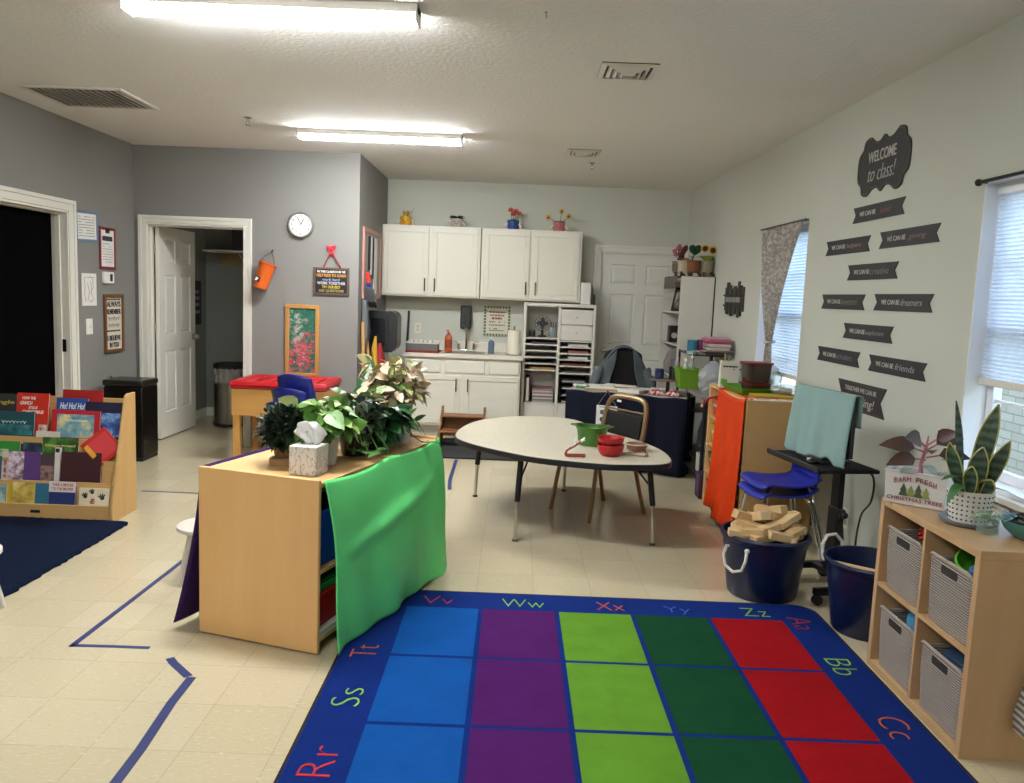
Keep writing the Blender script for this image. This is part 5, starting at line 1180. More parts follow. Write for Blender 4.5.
# things on the desk
def flat(name, label, cat, x, y, z, w, d, h, c, rz, group='papers on the desk'):
    p = ond(x, y, z); t = thing(name, label, cat, p, DA + R_(rz), group)
    G().box(-w/2, w/2, -d/2, d/2, 0, h).build('cover', M(c, .7, .06), t, .001); G().box(-w/2+.004, w/2-.002, -d/2+.003, d/2-.003, h+.0003, h+.0012).build('sheet', M('#d2cdc2' if c != '#d8d4ca' else '#c9c2b2', .8, .08, 30), t)
    return t
DZ = DH + .001
flat('folder', 'tan folder lying at the left end of the desk', 'folder', .30, .12, DZ, .30, .22, .018, '#a58d66', 8)
flat('paper_pile', 'white paper pile in the middle of the desk', 'paper', .56, .11, DZ, .27, .20, .03, '#d8d4ca', -14)
flat('paper_pile', 'cream paper pile near the right end of the desk', 'paper', .80, .34, DZ, .22, .2, .022, '#b8ab95', 12)
flat('notebook', 'brown notebook on the white paper pile on the desk', 'notebook', .50, .14, DZ+.0325, .2, .15, .012, '#8a7458', 20)
flat('paper_pile', 'pale paper pile at the back of the desk', 'paper', .38, .38, DZ, .3, .2, .02, '#b9b2a4', -6)
flat('paper_sheet', 'loose white sheet lying askew on the white paper pile on the desk', 'paper', .66, .10, DZ+.034, .21, .15, .002, '#d8d4ca', 28)
flat('envelope', 'brown envelope near the desk stand', 'envelope', .68, .30, DZ, .22, .13, .008, '#9c7a55', -25)
flat('magazine', 'reddish magazine at the left back of the desk', 'magazine', .20, .33, DZ, .2, .26, .01, '#8d5a4e', 15)
p = ond(.12, .1, DZ); t = thing('green_packet', 'green packet on the left corner of the desk', 'packet', p, DA); G().box(-.06,.06,-.04,.04,0,.025).build('packet', M('#4a7a4f', .5, .15), t, .008); G().box(-.04,.03,-.03,.02,.0255,.027).build('label', PAPER, t)
p = ond(.04, .22, DZ); t = thing('white_packet', 'white crumpled packet at the left edge of the desk', 'packet', p, DA+.4); G().box(-.05,.07,-.05,.05,0,.022).build('packet', M('#c9c5bb', .5, .1), t, .008); G().box(-.03,.03,-.03,.03,.0225,.024).build('label', M('#8b8f86', .6), t)
for x, y, lab, rz in ((.80, .07, 'left of two', 10), (.95, .08, 'right of two', -16)):
    p = ond(x, y, DZ); t = thing('candy_bag', 'red and pink candy bag by the desk stand, ' + lab, 'candy bag', p, DA + R_(rz), 'candy bags on the desk')
    g = G(); g.grid(lambda u, v: ((u-.5)*.15, (v-.5)*.10, .004+.045*math.sin(PI*u)**.6*math.sin(PI*v)**.6 + .006*math.sin(19*u+7*v)), 14, 10); q = NT('candy_print'); f = q.noise(34, 3); q.set(q.ramp(f, (.4,'#8f1d26'),(.5,'#c0616a'),(.6,'#d8c9c4')), .3); g.build('bag', q.m, t, solid=.002); G().box(-.012,.012,-.04,.04,.048,.05).build('label', M('#d8c9c4', .4), t)
p = ond(.88, .16, DZ); t = thing('desk_stand', 'brown tray on a black post standing on the desk', 'stand', p, DA)
G().box(-.08,.08,-.06,.06,0,.012).build('base', BLACKM, t, .003); G().box(-.014,.014,-.014,.014,.012,.118).build('post', BLACKM, t); 
g = G(); g.prism(rr(-.15,.15,-.10,.10,.04,0)and [(q[0],q[1]) for q in rr(-.15,.15,-.10,.10,.04,0)], .118, .136, 'xy'); g.build('tray', M('#6b5647', .5), t, .004)
p = ond(.93, .17, DH+.138); t = thing('pencil_cup', 'black mesh pencil cup with pens on the desk stand', 'cup', p); G().lathe([(.045,0),(.05,.11),(.047,.11),(.042,.005)], n=20).build('cup', BLACKP, t)
for k, c in enumerate(('#b05a78','#c9c4bd','#8f3d5c','#3d5a8a','#d1a9b5')):
    a = k*1.3; G().tube([(.02*math.cos(a),.02*math.sin(a),.01),(.038*math.cos(a),.038*math.sin(a),.15+.012*k)], .005, 6).build('pen', M(c, .4), t)
p = ond(.80, .15, DH+.138); t = thing('blue_mug', 'blue and dark patterned mug on the desk stand', 'mug', p); q = NT('mug_print'); f = q.noise(40, 2); q.set(q.ramp(f, (.45,'#121724'),(.55,'#2a3f8a')), .3); G().lathe([(.036,0),(.04,.005),(.042,.085),(.038,.085),(.035,.01)], n=20).build('body', q.m, t); G().tube([(-.04,0,.07),(-.065,0,.06),(-.065,0,.03),(-.04,0,.02)], .006, 8).build('handle', M('#c9c4bb', .3), t)
# hanging calendar
t = thing('hanging_chart', 'white calendar chart hanging on a string on the navy cloth', 'chart', ond(.395, -.055, .455), DA)
w, h = .19, .25
G().box(-w/2, w/2, -.004, 0, -h/2, h/2).build('card', M('#d6d6d2', .7), t)
for x in (-.04, .035):
    for z, c in ((.065,'#4a5a78'),(.0,'#33436b')): G().cyl((x, -.0045, z), .022, -.0015, 14, 'y').build('icon', M(c if x < 0 or z == 0 else '#8a9a86', .7), t)
lines(t, -.07, .07, [.11, -.045], INKG, -.0055, .008); G().box(-.08, .08, -.0055, -.004, -.12, -.065).build('yellow_panel', M('#c4b878', .7, .15, 30), t)
g = G(); g.tube([(-.085,-.002,h/2),(.0,-.004,h/2+.13),(.085,-.002,h/2)], .002, 5); g.build('string', M('#a9a49a', .8), t); G().ball((0,-.006,h/2+.13), .012, 6).build('red_pin', M('#8f2a2a', .5), t)
# chair with a jacket
t = thing('office_chair', 'black office chair behind the desk with a grey jacket over it', 'chair', (1.13, 7.95, 0), R_(8))
G().lathe([(.03,.06),(.03,.40),(.05,.42)], n=14).build('column', BLACKM, t)
for k in range(5): a = 2*PI*k/5; G().tube([(0,0,.09),(.28*math.cos(a),.28*math.sin(a),.06)], [.025,.016], 8).build('base_arm', BLACKP, t); G().ball((.28*math.cos(a),.28*math.sin(a),.028), .027, 7).build('caster', BLACKP, t)
G().prism([(-.23,-.22),(.23,-.22),(.24,.2),(-.24,.2)], .43, .50, 'xy').build('seat', M('#151516', .8, .1), t, .025)
g = G(); g.prism([(-.20,.54),(.20,.54),(.22,.75),(.19,.98),(.12,1.02),(-.12,1.02),(-.19,.98),(-.22,.75)], .19, .25); g.build('backrest', M('#121213', .8, .1), t, .02); G().box(-.03,.03,.2,.24,.42,.60).build('back_bracket', BLACKM, t)
t2 = thing('grey_jacket', 'grey denim jacket draped round the back of the office chair', 'jacket', (1.13, 7.95, 0), R_(8))
DEN = cloth('#5d6468', .2, 'grey_denim')
def jk(u, v):
    a = (u-.5)*2
    arch = 1 - abs(a)**2.2*.22
    wob = .012*math.sin(23*u+5*v)*v + .01*math.sin(11*v+9*u)
    x = a*(.235 + .05*v) + wob
    return (x, .262 + .014*math.sin(9*u+4*v) + .02*v, 1.045*arch - v*.47 + .01*math.sin(15*u))
G().grid(jk, 36, 20).build('back', DEN, t2, solid=.012)
def jf(u, v, s):
    a = .35 + .65*u; arch = 1 - a**2.2*.22
    return (s*(a*(.235+.06*v)+ .05*v*v), .17 - .02*math.sin(6*v+4*u) - .03*v, 1.045*arch - .005 - v*(.35+.2*u))
for s in (-1, 1): G().grid(lambda u, v: jf(u, v, s), 14, 18).build('front_flap', DEN, t2, solid=.012)
g = G(); g.grid(lambda u, v: ((u-.5)*.47, .165 + .10*v, 1.047*(1-abs(u*2-1)**2.2*.22) + .016*math.sin(PI*v)), 24, 6); g.build('shoulder', DEN, t2, solid=.01)
for s in (-1, 1): G().tube([(s*.235,.215,.83),(s*.29,.18,.70),(s*.31,.15,.52)], [.055,.055,.045], 12).build('sleeve', DEN, t2)
# --- dark table and cart in the corner
t = thing('side_table', 'dark cluttered side table between the desk and the shelf with orange cloth', 'table', (1.72, 6.72, 0))
G().prism([(q[0],q[1]) for q in rr(-.22,.19,-.36,.34,.06,0)], .755, .78, 'xy').build('top', M('#77736c', .5), t, .004)
for x in (-.19,.16):
    for y in (-.32,.30): G().tube([(x,y,0),(x,y,.755)], .016, 8).build('leg', BLACKM, t)
G().box(-.2,.17,-.33,.31,.12,.135).build('lower_shelf', BLACKM, t)
t = thing('slanted_panel', 'grey folded panel leaning under the side table', 'panel', (1.615, 6.60, .137)); g = G(); g.prism([(-.05,.20),(.02,.16),(.30,.38),(.28,.46)], -.16, .10); g.build('panel', M('#4d5256', .5), t, .006); G().box(-.02,.26,-.06,-.02,.0,.19).build('support', BLACKM, t)
t = thing('white_crate', 'white storage crate on the lower shelf of the dark side table', 'crate', (1.63, 6.52, .137)); g = G(); g.box(-.08,.09,-.09,.16,0,.008); frame(g, -.08,.09,.0,.26,.0001,-.09,-.085) if False else g.box(-.08,.09,-.09,-.082,0,.15); g.box(-.08,.09,.152,.16,0,.15); g.box(-.08,-.072,-.09,.16,0,.15); g.box(.082,.09,-.09,.16,0,.15); g.build('body', M('#b9b6ae', .5), t, .003); G().box(-.04,.045,-.0925,-.09,.105,.125).build('handle_slot', BLACKP, t)
for dx, sx in ((0,0),):
    t = thing('navy_bag', 'dark navy bag slumped on the lower shelf of the dark side table', 'bag', (1.725, 6.94, .136)); g = G(); g.lathe([(.10,0),(.12,.06),(.115,.28),(.08,.40),(.04,.46)], n=18, sy=.8); g.build('body', M('#10131f', .8, .15, 12, bump=.3), t); G().tube([(-.04,0,.44),(-.03,0,.53),(.03,0,.53),(.04,0,.44)], .01, 8).build('strap', M('#191c29', .8), t)
t = thing('storage_cart', 'dark wire storage cart against the right wall, loaded with paper and boxes', 'cart', (1.73, 7.46, 0))
for x in (-.15,.16):
    for y in (-.28,.30): G().tube([(x,y,0),(x,y,1.07)], .011, 8).build('post', BLACKM, t)
for z in (.15,.55,.82,1.05):
    g = G(); g.box(-.16,.17,-.29,.31,z,z+.012); g.build('shelf', M('#2c2a29', .5, .1), t, .002)
# on the cart
def stackbox(label, x, y, z, items, name='folder_pile', cat='folders'):
    t = thing(name, label, cat, (x, y, z)); zz = 0
    for k, (c, w, d, h, rz) in enumerate(items):
        M_ = Matrix.Rotation(R_(rz), 4, 'Z'); g = G(); g.box(-w/2, w/2, -d/2, d/2, zz, zz+h, M_); g.build('item', M(c, .6, .1, 20), t, .003); zz += h + .0005
    return t
stackbox('pile of pink and magenta folders topping the wire cart', 1.80, 7.28, 1.063, [('#3a302c',.2,.28,.03,0),('#8d7a68',.22,.30,.015,6),('#c9c0b6',.2,.3,.018,-5),('#a89a90',.21,.28,.012,8),('#d4ccc8',.2,.29,.022,2),('#9c3f58',.2,.28,.022,-4),('#b86a80',.19,.27,.02,4),('#c9a3ae',.18,.26,.012,-3)])
stackbox('dark box pile on the cart behind the pink folders', 1.80, 7.58, 1.063, [('#4a3b30',.2,.22,.05,0),('#2a2522',.18,.2,.04,5),('#6d5d4d',.17,.2,.02,-6)], 'box_pile', 'boxes')
t = thing('teal_cup', 'teal plastic canister with a magenta side at the cart edge', 'canister', (1.585, 7.24, 1.063)); G().lathe([(.044,0),(.048,.005),(.048,.12),(.044,.125)], n=20).build('body', M('#1a6d86', .4), t); G().box(.046,.085,-.03,.03,.03,.128).build('magenta_panel', M('#7a2258', .4), t, .008); G().lathe([(.05,.002),(.05,.028)], n=20, cap0=False, cap1=False).build('band', M('#8fb0b4', .4), t)
t = thing('paper_scraps', 'cream paper scraps lying on the edge of the cart', 'paper', (1.66, 7.2, 1.0635))
for k in range(6): 
    a = rnd.uniform(0,3); x, y = rnd.uniform(-.02,.05), rnd.uniform(-.02,.05); G().cbox((x, y, .004+.006*k), (.07,.05,.004), Matrix.Rotation(a,4,'Z') @ Matrix.Rotation(.15,4,'X')).build('scrap', M(('#cfc4b4','#b98d78','#d8d0c4')[k%3], .8), t)
# on the side table
LIME = M('#6f9a22', .45, .12, name='lime_plastic')
t = thing('lime_bin', 'lime green bin holding bottles on the side table', 'bin', (1.50, 7.0, .781)); g = G(); g.skin([g.ring([(-.07,-.08,0),(.08,-.08,0),(.08,.1,0),(-.07,.1,0)]), g.ring([(-.09,-.10,.17),(.10,-.10,.17),(.10,.12,.17),(-.09,.12,.17)]), g.ring([(-.085,-.095,.17),(.095,-.095,.17),(.095,.115,.17),(-.085,.115,.17)]), g.ring([(-.066,-.076,.01),(.076,-.076,.01),(.076,.096,.01),(-.066,.096,.01)])]); g.build('bin', LIME, t, .004); G().tube([(-.095,-.105,.17),(.105,-.105,.17),(.105,.125,.17),(-.095,.125,.17),(-.095,-.105,.17)], .006, 8).build('rim', LIME, t)
for k, (x, y, h) in enumerate(((1.475,6.96,.26),(1.535,7.0,.29),(1.50,7.06,.24))):
    t = thing('clear_bottle', 'clear pump bottle in the lime bin, ' + ('nearest the desk', 'tallest of three', 'at the back')[k], 'bottle', (x, y, .793), 0, 'clear bottles in the lime bin'); GLB = M('#aab3a0', .15, .1)
    G().lathe([(.024,0),(.025,h*.7),(.01,h*.8),(.01,h*.86)], n=14).build('body', GLB, t); g = G(); g.cyl((0,0,h*.86), .012, .02, 10); g.tube([(0,0,h*.9),(0,0,h),(-.03,0,h*.99)], .004, 6); g.build('pump', WHITEP, t)
PLAS = glass('#dfe3e2', .25, .35)
def baggie(label, loc, w, d, h, content, seed, cat='bag', name='plastic_bag'):
    t = thing(name, label, cat, loc); r2 = random.Random(seed); g = G(); n, m_ = 16, 9
    rows = []
    for j in range(m_+1):
        v = j/m_; k = math.sin(PI*min(1, .18+v*.72))**.6 * (1 - .55*max(0, v-.75)/.25)
        rows.append(g.ring([(w/2*k*math.cos(2*PI*i/n)*(1+r2.uniform(-.1,.1)), d/2*k*math.sin(2*PI*i/n)*(1+r2.uniform(-.12,.12)) * (1-.7*v**3), h*v) for i in range(n)]))
    g.skin(rows); g.build('bag', PLAS, t, smooth=False)
    for k, (c, s) in enumerate(content):
        a = r2.uniform(0, 6.3); M_ = Matrix.Translation((w*.22*math.cos(a), d*.18*math.sin(a), s*.6 + h*.18*(k//2))) @ Matrix.Rotation(r2.uniform(-1,1),4,'Z') @ Matrix.Rotation(r2.uniform(-.5,.5),4,'X'); G().cbox((0,0,0),(s*1.3,s*.8,s),M_).build('contents', M(c, .5), t, s*.15)
    return t
baggie('crumpled clear plastic bag standing on the side table', (1.62, 6.60, .781), .22, .2, .27, [('#7d7f7a',.05),('#5a6058',.05),('#8d9088',.04)], 3)
t = thing('grey_cloth_heap', 'dark grey cloth heaped at the back of the side table', 'cloth', (1.78, 6.78, .781)); g = G()
g.grid(lambda u, v: (.11*(u*2-1), .2*(v*2-1), .004 + .25*max(0, math.sin(PI*u)*math.sin(PI*v))**.7*(1+.25*math.sin(9*u+5*v)) + .012*math.sin(25*u+13*v)*math.sin(PI*u)*math.sin(PI*v)), 24, 24); g.build('heap', cloth('#4c4f52', .25, 'grey_cloth'), t, solid=.004); G().tube([(-.09,-.1,.03),(-.04,-.12,.10),(.05,-.1,.13)], .018, 8).build('fold', cloth('#5d6063', .2, 'grey_cloth'), t)
# --- cube storage with the orange cloth
UX0, UX1, UY0, UY1, UH = 1.495, 1.955, 5.15, 6.15, .912
t = thing('cube_storage', 'birch storage unit along the right wall under the orange cloth', 'shelf', (UX0, UY0, 0))
ud, uw = UX1-UX0, UY1-UY0
KR = M('#b58f58', .7, .07, 4, name='kraft_paper')
G().box(0, ud, 0, .02, 0, UH).build('end_panel', wood('#b18c58', '#c19c68', 2, .5), t, .003); G().box(0, ud, uw-.02, uw, 0, UH).build('end_panel', BIR, t, .003)
G().box(0, ud, .02, uw-.02, UH-.02, UH-.001).build('top', BIRT, t, .002); G().box(ud-.012, ud, .02, uw-.02, 0, UH-.02).build('back_panel', BIR, t)
for z in (.04, .26, .47, .68): G().box(.004, ud-.012, .02, uw-.02, z-.016, z).build('shelf_board', BIRT, t, .001)
G().box(.004, ud-.012, uw*.66-.008, uw*.66+.008, .04, UH-.02).build('divider', BIR, t)
G().box(.0, ud, -.0022, -.0002, .012, UH-.008).build('paper_cover', KR, t)
for k, (z, c, nm, h) in enumerate(((.041, '#3d2350', 'purple', .15), (.261, '#20502a', 'dark green', .14), (.471, '#c08f1c', 'yellow', .15), (.681, '#c2521c', 'orange', .13))):
    t = thing('storage_bin', nm + ' plastic bin in the end column of the storage unit by the orange cloth', 'bin', (UX0+.16, UY0+.825, z), 0, 'coloured bins in the birch storage unit'); g = G(); g.skin([g.ring([(-.13,-.12,0),(.13,-.12,0),(.13,.12,0),(-.13,.12,0)]), g.ring([(-.15,-.14,h),(.15,-.14,h),(.15,.14,h),(-.15,.14,h)]), g.ring([(-.14,-.13,h),(.14,-.13,h),(.14,.13,h),(-.14,.13,h)]), g.ring([(-.12,-.11,.01),(.12,-.11,.01),(.12,.11,.01),(-.12,.11,.01)])]); g.build('tub', M(c, .4), t, .004); G().box(-.153,-.149,-.05,.05,h*.6,h*.75).build('label_holder', M('#cfc8b8', .5), t)
t = thing('red_ribbon_roll', 'red cloth strap poking out of the top of the storage unit', 'strap', (UX0+.02, UY0+.83, .818)); G().tube([(.05,0,.012),(.0,.0,.02),(-.05,.03,-.0),(-.09,.05,-.05)], .014, 8, flat=.6).build('strap', M('#9c1d26', .7), t); G().tube([(-.085,.05,-.04),(-.10,.055,-.07)], .01, 8).build('tip', M('#c9c0b0', .6), t)
t = thing('purple_case', 'purple and dark case standing on the floor at the end of the storage unit', 'case', (1.60, 6.28, 0)); G().box(-.12,.12,-.08,.07,.0,.20).build('body', M('#3a1f3f', .6, .15), t, .01); G().box(-.122,.122,-.02,.0,.05,.18).build('zip', M('#8a5a78', .6), t); G().box(-.05,.05,-.02,.0,.20,.22).build('handle', M('#231326', .6), t, .005)
ORC = cloth('#cf3a00', .07, 'orange_sheet', .7, 300)
t = thing('orange_cloth', 'bright orange cloth hanging over the front of the storage unit', 'cloth', (UX0, UY0, 0))
def oc(u, v):
    y = .006 + u*.66 - .03*v*u; 
    z = UH + .003 - v*(UH-.02-.06*u) - .028*math.sin(PI*u)*(1-v)
    fold = .018*math.sin(14*u+1.2*v)*v + .012*math.sin(31*u-2*v)*v*v
    flare = (.07*v**2)*(.35+.65*min(1,u*2.5)) + .02*math.sin(PI*v)*u*.6
    gap = .05*math.exp(-((u-.12)/.06)**2)*v
    return (-.012 - flare*(1-.35*u) - fold + gap, y, z)
G().grid(oc, 56, 40).build('sheet', ORC, t, solid=.0025)
G().grid(lambda u, v: (.05*(1-v)-.012*v, .006+u*.66, UH+.004 - .028*math.sin(PI*u)*v), 30, 4).build('top_hem', ORC, t, solid=.0025)
# on top of it
p = (1.575, 5.93); t = thing('desk_organizer', 'white box organizer with pencils at the far end of the storage unit', 'organizer', (*p, UH+.001), R_(-8)); g = G(); g.box(-.065,.065,-.06,.06,0,.006); 
for a in ((-.065,.065,-.06,-.055),(-.065,.065,.055,.06),(-.065,-.06,-.055,.055),(.06,.065,-.055,.055)): g.box(*a,.006,.19)
g.build('box', M('#d4cfc2', .6), t, .002); lines(t, -.05, .05, [.155], INK, -.0615, .012, ragged=0); lines(t, -.045, .045, [.135], INKG, -.0615, .012, ragged=1.5)
for k, c in enumerate(('#c0a24a','#a98a3c','#c9b05c')): G().tube([(-.03+.025*k,.0,.01),(-.035+.03*k,.01,.245-.02*k)], .005, 6).build('pencil', M(c, .5), t)
t = thing('scissors', 'blue-handled scissors standing beside the white organizer', 'scissors', (1.68, 5.95, UH+.001)); g = G(); 
for s in (-1,1): g.tube([(s*.018+.022*math.cos(2*PI*k/12), 0, .155+.026*math.sin(2*PI*k/12)) for k in range(13)], .006, 6)
g.build('handles', M('#2b3f86', .4), t); g = G(); g.tube([(-.012,0,.13),(.008,0,.0)], .006, 6, flat=.4); g.tube([(.012,0,.13),(-.008,0,.0)], .006, 6, flat=.4); g.build('blades', STEEL, t)
t = thing('lime_tray', 'lime green tray under the food containers on the storage unit', 'tray', (1.655, 5.62, UH+.001), R_(6)); g = G(); g.skin([g.ring([(-.12,-.16,0),(.12,-.16,0),(.12,.16,0),(-.12,.16,0)]), g.ring([(-.15,-.20,.045),(.14,-.20,.045),(.14,.20,.045),(-.15,.20,.045)]), g.ring([(-.145,-.195,.045),(.135,-.195,.045),(.135,.195,.045),(-.145,.195,.045)]), g.ring([(-.115,-.155,.004),(.115,-.155,.004),(.115,.155,.004),(-.115,.155,.004)])]); g.build('tray', M('#4f8f1e', .4), t, .003); G().prism([(-.155,.12),(-.145,.2),(-.145,.08)], .045, .075, 'xy').build('corner_tab', M('#4f8f1e', .4), t)
BRC = M('#3d2e24', .25, .1, name='smoky_plastic'); DRD = M('#7a121c', .35, .05, name='dark_red_plastic')
for k, (h, r, lab) in enumerate(((.055,.088,'low smoky food container with a dark red lid, on the lime tray'), (.125,.094,'tall smoky food container with a dark red rim, on the lower one'))):
    t = thing('food_container', lab, 'container', (1.675, 5.60, UH+.006 + (.072 if k else 0)), R_(10), 'smoky food containers on the storage unit'); g = G()
    sq = lambda r, z: [(q[0], q[1], z) for q in rr(-r, r, -r*.85, r*.85, r*.35, 0)]
    g.skin([g.ring(sq(r*.82,0)), g.ring(sq(r*.95,h))]); g.build('tub', BRC, t, .003); g = G(); g.skin([g.ring(sq(r*1.04,h)), g.ring(sq(r*1.06,h+.012)), g.ring(sq(r*.95,h+.014))]); g.build('lid', DRD, t, .002)
baggie('clear bag of blue and white packets behind the food containers', (1.79, 5.78, UH+.001), .24, .16, .21, [('#7f9cc9',.07),('#c9c4d8',.06),('#a9bcd8',.06),('#d6d3df',.05),('#8d8ac0',.05)], 8)
baggie('flat clear bag of red and white packets by the window', (1.83, 5.42, UH+.02), .2, .22, .07, [('#a8606a',.035),('#d9d3d0',.04),('#c98f96',.03),('#c9c4be',.03)], 12)
for k, (c, z, lab) in enumerate((('#c9741f', 0, 'orange folder lying at the near end of the storage unit'), ('#b99a20', .011, 'mustard folder lying on the orange one'))):
    t = thing('folder', lab, 'folder', (1.75, 5.34, UH+.001+z), R_(2-3*k), 'folders on the storage unit'); G().box(-.17,.19,-.09,.09,0,.009).build('cover', M(c, .6), t, .002); G().box(-.165,.188,-.088,.0895,.002,.007).build('sheets', PAPER, t)
for k, (x, y, rz, lab) in enumerate(((1.62, 5.205, 10, 'sheet of white paper at the near left corner of the storage unit'), (1.82, 5.205, -4, 'sheet of white paper at the near right corner of the storage unit'))):
    t = thing('paper_sheet', lab, 'paper', (x, y, UH+.001), R_(rz)); G().box(-.10,.09,-.045,.04,0,.003).build('sheet', PAPER, t); lines(t, -.07,.05,[0],INKG,-.001,.001) if False else G().box(-.06,.03,-.02,-.014,.0032,.004).build('print', INKG, t); G().box(-.05,.05,.0,.006,.0032,.004).build('print', INKG, t)
# --- stacked blue chairs
BLU2 = M('#1c2a9c', .38, .05, name='royal_blue_plastic')
for k, lab in enumerate(('royal blue child chair, lower of the two stacked by the storage unit', 'royal blue child chair, upper of the two stacked by the storage unit')):
    school_chair(lab, (1.655+.012*k, 4.89, .06*k), R_(-90+6), 'royal blue chairs stacked by the storage unit', sh=.40, mat=BLU2, w=.37)
# --- rolling stand with covered monitor
SA = R_(-80); SCX, SCY = 1.665, 4.27
t = thing('rolling_stand', 'black rolling laptop stand with a slanted tray by the right wall', 'stand', (SCX, SCY, 0), SA)
for x in (-.20, .22):
    G().box(x-.02, x+.02, -.12, .20, .055, .09).build('foot', BLACKM, t, .004)
    for y in (-.10, .18): G().cyl((x-.012, y, .028), .027, .024, 14, 'x').build('caster', BLACKP, t); G().box(x-.01, x+.01, y-.012, y+.012, .03, .06).build('caster_fork', BLACKM, t)
G().box(-.18, .20, .10, .14, .06, .09).build('cross_bar', BLACKM, t, .003)
G().box(-.075, .02, .10, .14, .09, .45).build('column', BLACKM, t, .004); G().box(-.065, .01, .105, .135, .45, .695).build('inner_column', M('#2c2c2e', .3, metal=.6), t, .002); G().box(.02, .045, .105, .135, .40, .45).build('clamp', BLACKP, t, .006); G().ball((.058,.12,.425), .018, 8).build('knob', BLACKP, t)
tr = G().box(-.265, .265, -.18, .16, .695, .715).build('tray', M('#121213', .7, .1, spec=.2), t, .006)
G().box(-.265, .265, -.185, -.175, .70, .728).build('front_lip', M('#161617', .45), tr, .003)
t = thing('monitor', 'black monitor on the rolling stand, hidden under a teal towel', 'monitor', (SCX, SCY, .716), SA)
G().prism([(-.13,-.09),(.13,-.09),(.11,.09),(-.11,.09)], 0, .014, 'xy').build('base', BLACKP, t, .004); G().box(-.025,.025,.0,.03,.014,.16).build('neck', BLACKP, t, .003)
G().box(-.26,.27,-.03,.0,.055,.362).build('screen', M('#101012', .2), t, .006)
TEAL = cloth('#85a19d', .06, 'teal_towel', .95, 220)
t = thing('teal_towel', 'pale teal towel draped over the monitor on the rolling stand', 'towel', (SCX, SCY, .716), SA)
def tw(u, v):
    x = (u-.5)*.56*(1+.03*v)+.012; f = .008*math.sin(13*u+3*v)*v + .005*math.sin(29*u)*v
    if v < .12: return (x, .010 - .042*v/.12, .372 + .004*math.sin(PI*v/.12))
    q = (v-.12)/.88; z = .372 - q*(.35 + .03*math.sin(5*u+.7) + .05*(u-.4) + .008*math.sin(23*u))
    return (x, -.032 - f - .04*q, max(.006, z))
G().grid(tw, 40, 34).build('front', TEAL, t, solid=.005); G().grid(lambda u, v: ((u-.5)*.56+.012, .010 + .003*math.sin(9*u)*v, .372 - .16*v), 24, 10).build('back_fold', TEAL, t, solid=.005)
t = thing('mouse', 'white and black computer mouse on the stand tray', 'mouse', (SCX-.10, SCY-.12, .716), SA); G().ball((0,0,.012), .03, 8, sz=.5).build('body', BLACKP, t); G().box(-.004,.004,-.03,-.01,.02,.03).build('wheel', WHITEP, t)
t = thing('power_cord', 'black power cord hanging from the stand to the outlet', 'cord', (0,0,0)); g = G()
oy, oz = 4.70, .30
P_ = [Vector((1.80,4.10,.714)), Vector((1.87,4.11,.66)), Vector((1.90,4.18,.52)), Vector((1.93,4.35,.40)), Vector((1.945,4.42,.22)), Vector((1.95,4.40,.08)), Vector((1.955,4.47,.015)), Vector((1.955,4.58,.012)), Vector((1.955,4.60,.12)), Vector((1.955,4.64,.26)), Vector((1.965,oy,oz))]
g.tube(catmull_open(P_) if 'catmull_open' in globals() else P_, .0055, 6); g.build('cable', BLACKP, t); G().cbox((1.978, oy, oz), (.028,.03,.03)).build('plug', BLACKP, t, .004)
t = thing('wall_outlet', 'white power outlet low on the right wall behind the stand', 'outlet', onright(4.70, .29), RWA); G().box(-.038,.038,-.006,-.0005,-.06,.06).build('plate', WHITEP, t, .003)
for z in (-.025,.025): G().box(-.016,.016,-.008,-.005,z-.014,z+.014).build('socket', M('#c9c6bd', .4), t, .002)
# --- navy rope-handled tubs
NVT = M('#0c1a3f', .35, .06, name='navy_plastic'); ROPE = M('#d9d5c8', .9, .08, 40, name='white_rope')
def tub(label, x, y, r0, r1, h, rz, up=False):
    t = thing('rope_tub', label, 'tub', (x, y, 0), rz, 'navy tubs with rope handles')
    G().lathe([(r0*.96,0),(r0,.01),(r1*.97,h-.03),(r1*1.02,h-.025),(r1*1.04,h-.01),(r1*1.02,h),(r1*.96,h),(r1*.94,h-.02),(r0*.93,.02)], n=44).build('tub', NVT, t)
    for s in (-1, 1):
        if up and s > 0: G().tube([(s*r1*1.0,-.07,h-.06),(s*r1*1.06,-.072,h-.05),(s*r1*1.12,-.07,h+.01),(s*r1*1.16,-.03,h+.05),(s*r1*1.16,.03,h+.05),(s*r1*1.12,.07,h+.01),(s*r1*1.06,.072,h-.05),(s*r1*1.0,.07,h-.06)], .008, 8).build('rope_handle', ROPE, t)
        else: G().tube([(s*r1*1.0,-.06,h-.06),(s*r1*1.06,-.062,h-.055),(s*r1*1.12,-.068,h-.10),(s*r1*1.13,-.05,h-.155),(s*r1*1.14,.0,h-.175),(s*r1*1.13,.05,h-.155),(s*r1*1.12,.068,h-.10),(s*r1*1.06,.062,h-.055),(s*r1*1.0,.06,h-.06)], .008, 8).build('rope_handle', ROPE, t)
        G().ball((s*r1*1.05,-.062,h-.055), .014, 7).build('knot', ROPE, t)
    return t
tub('navy rope-handled tub heaped with wooden blocks', 1.365, 4.19, .178, .225, .335, R_(38))
tub2 = tub('navy rope-handled tub holding planks beside the cube shelf', 1.725, 3.735, .155, .205, .35, R_(118), True)
BLK = [wood('#c9a878', '#dbbd90', 0, 1.2, name='block_wood'), wood('#bf9a68', '#d1ae7e', 0, 1.2, name='block_wood')]
q = NT('tub_filling')
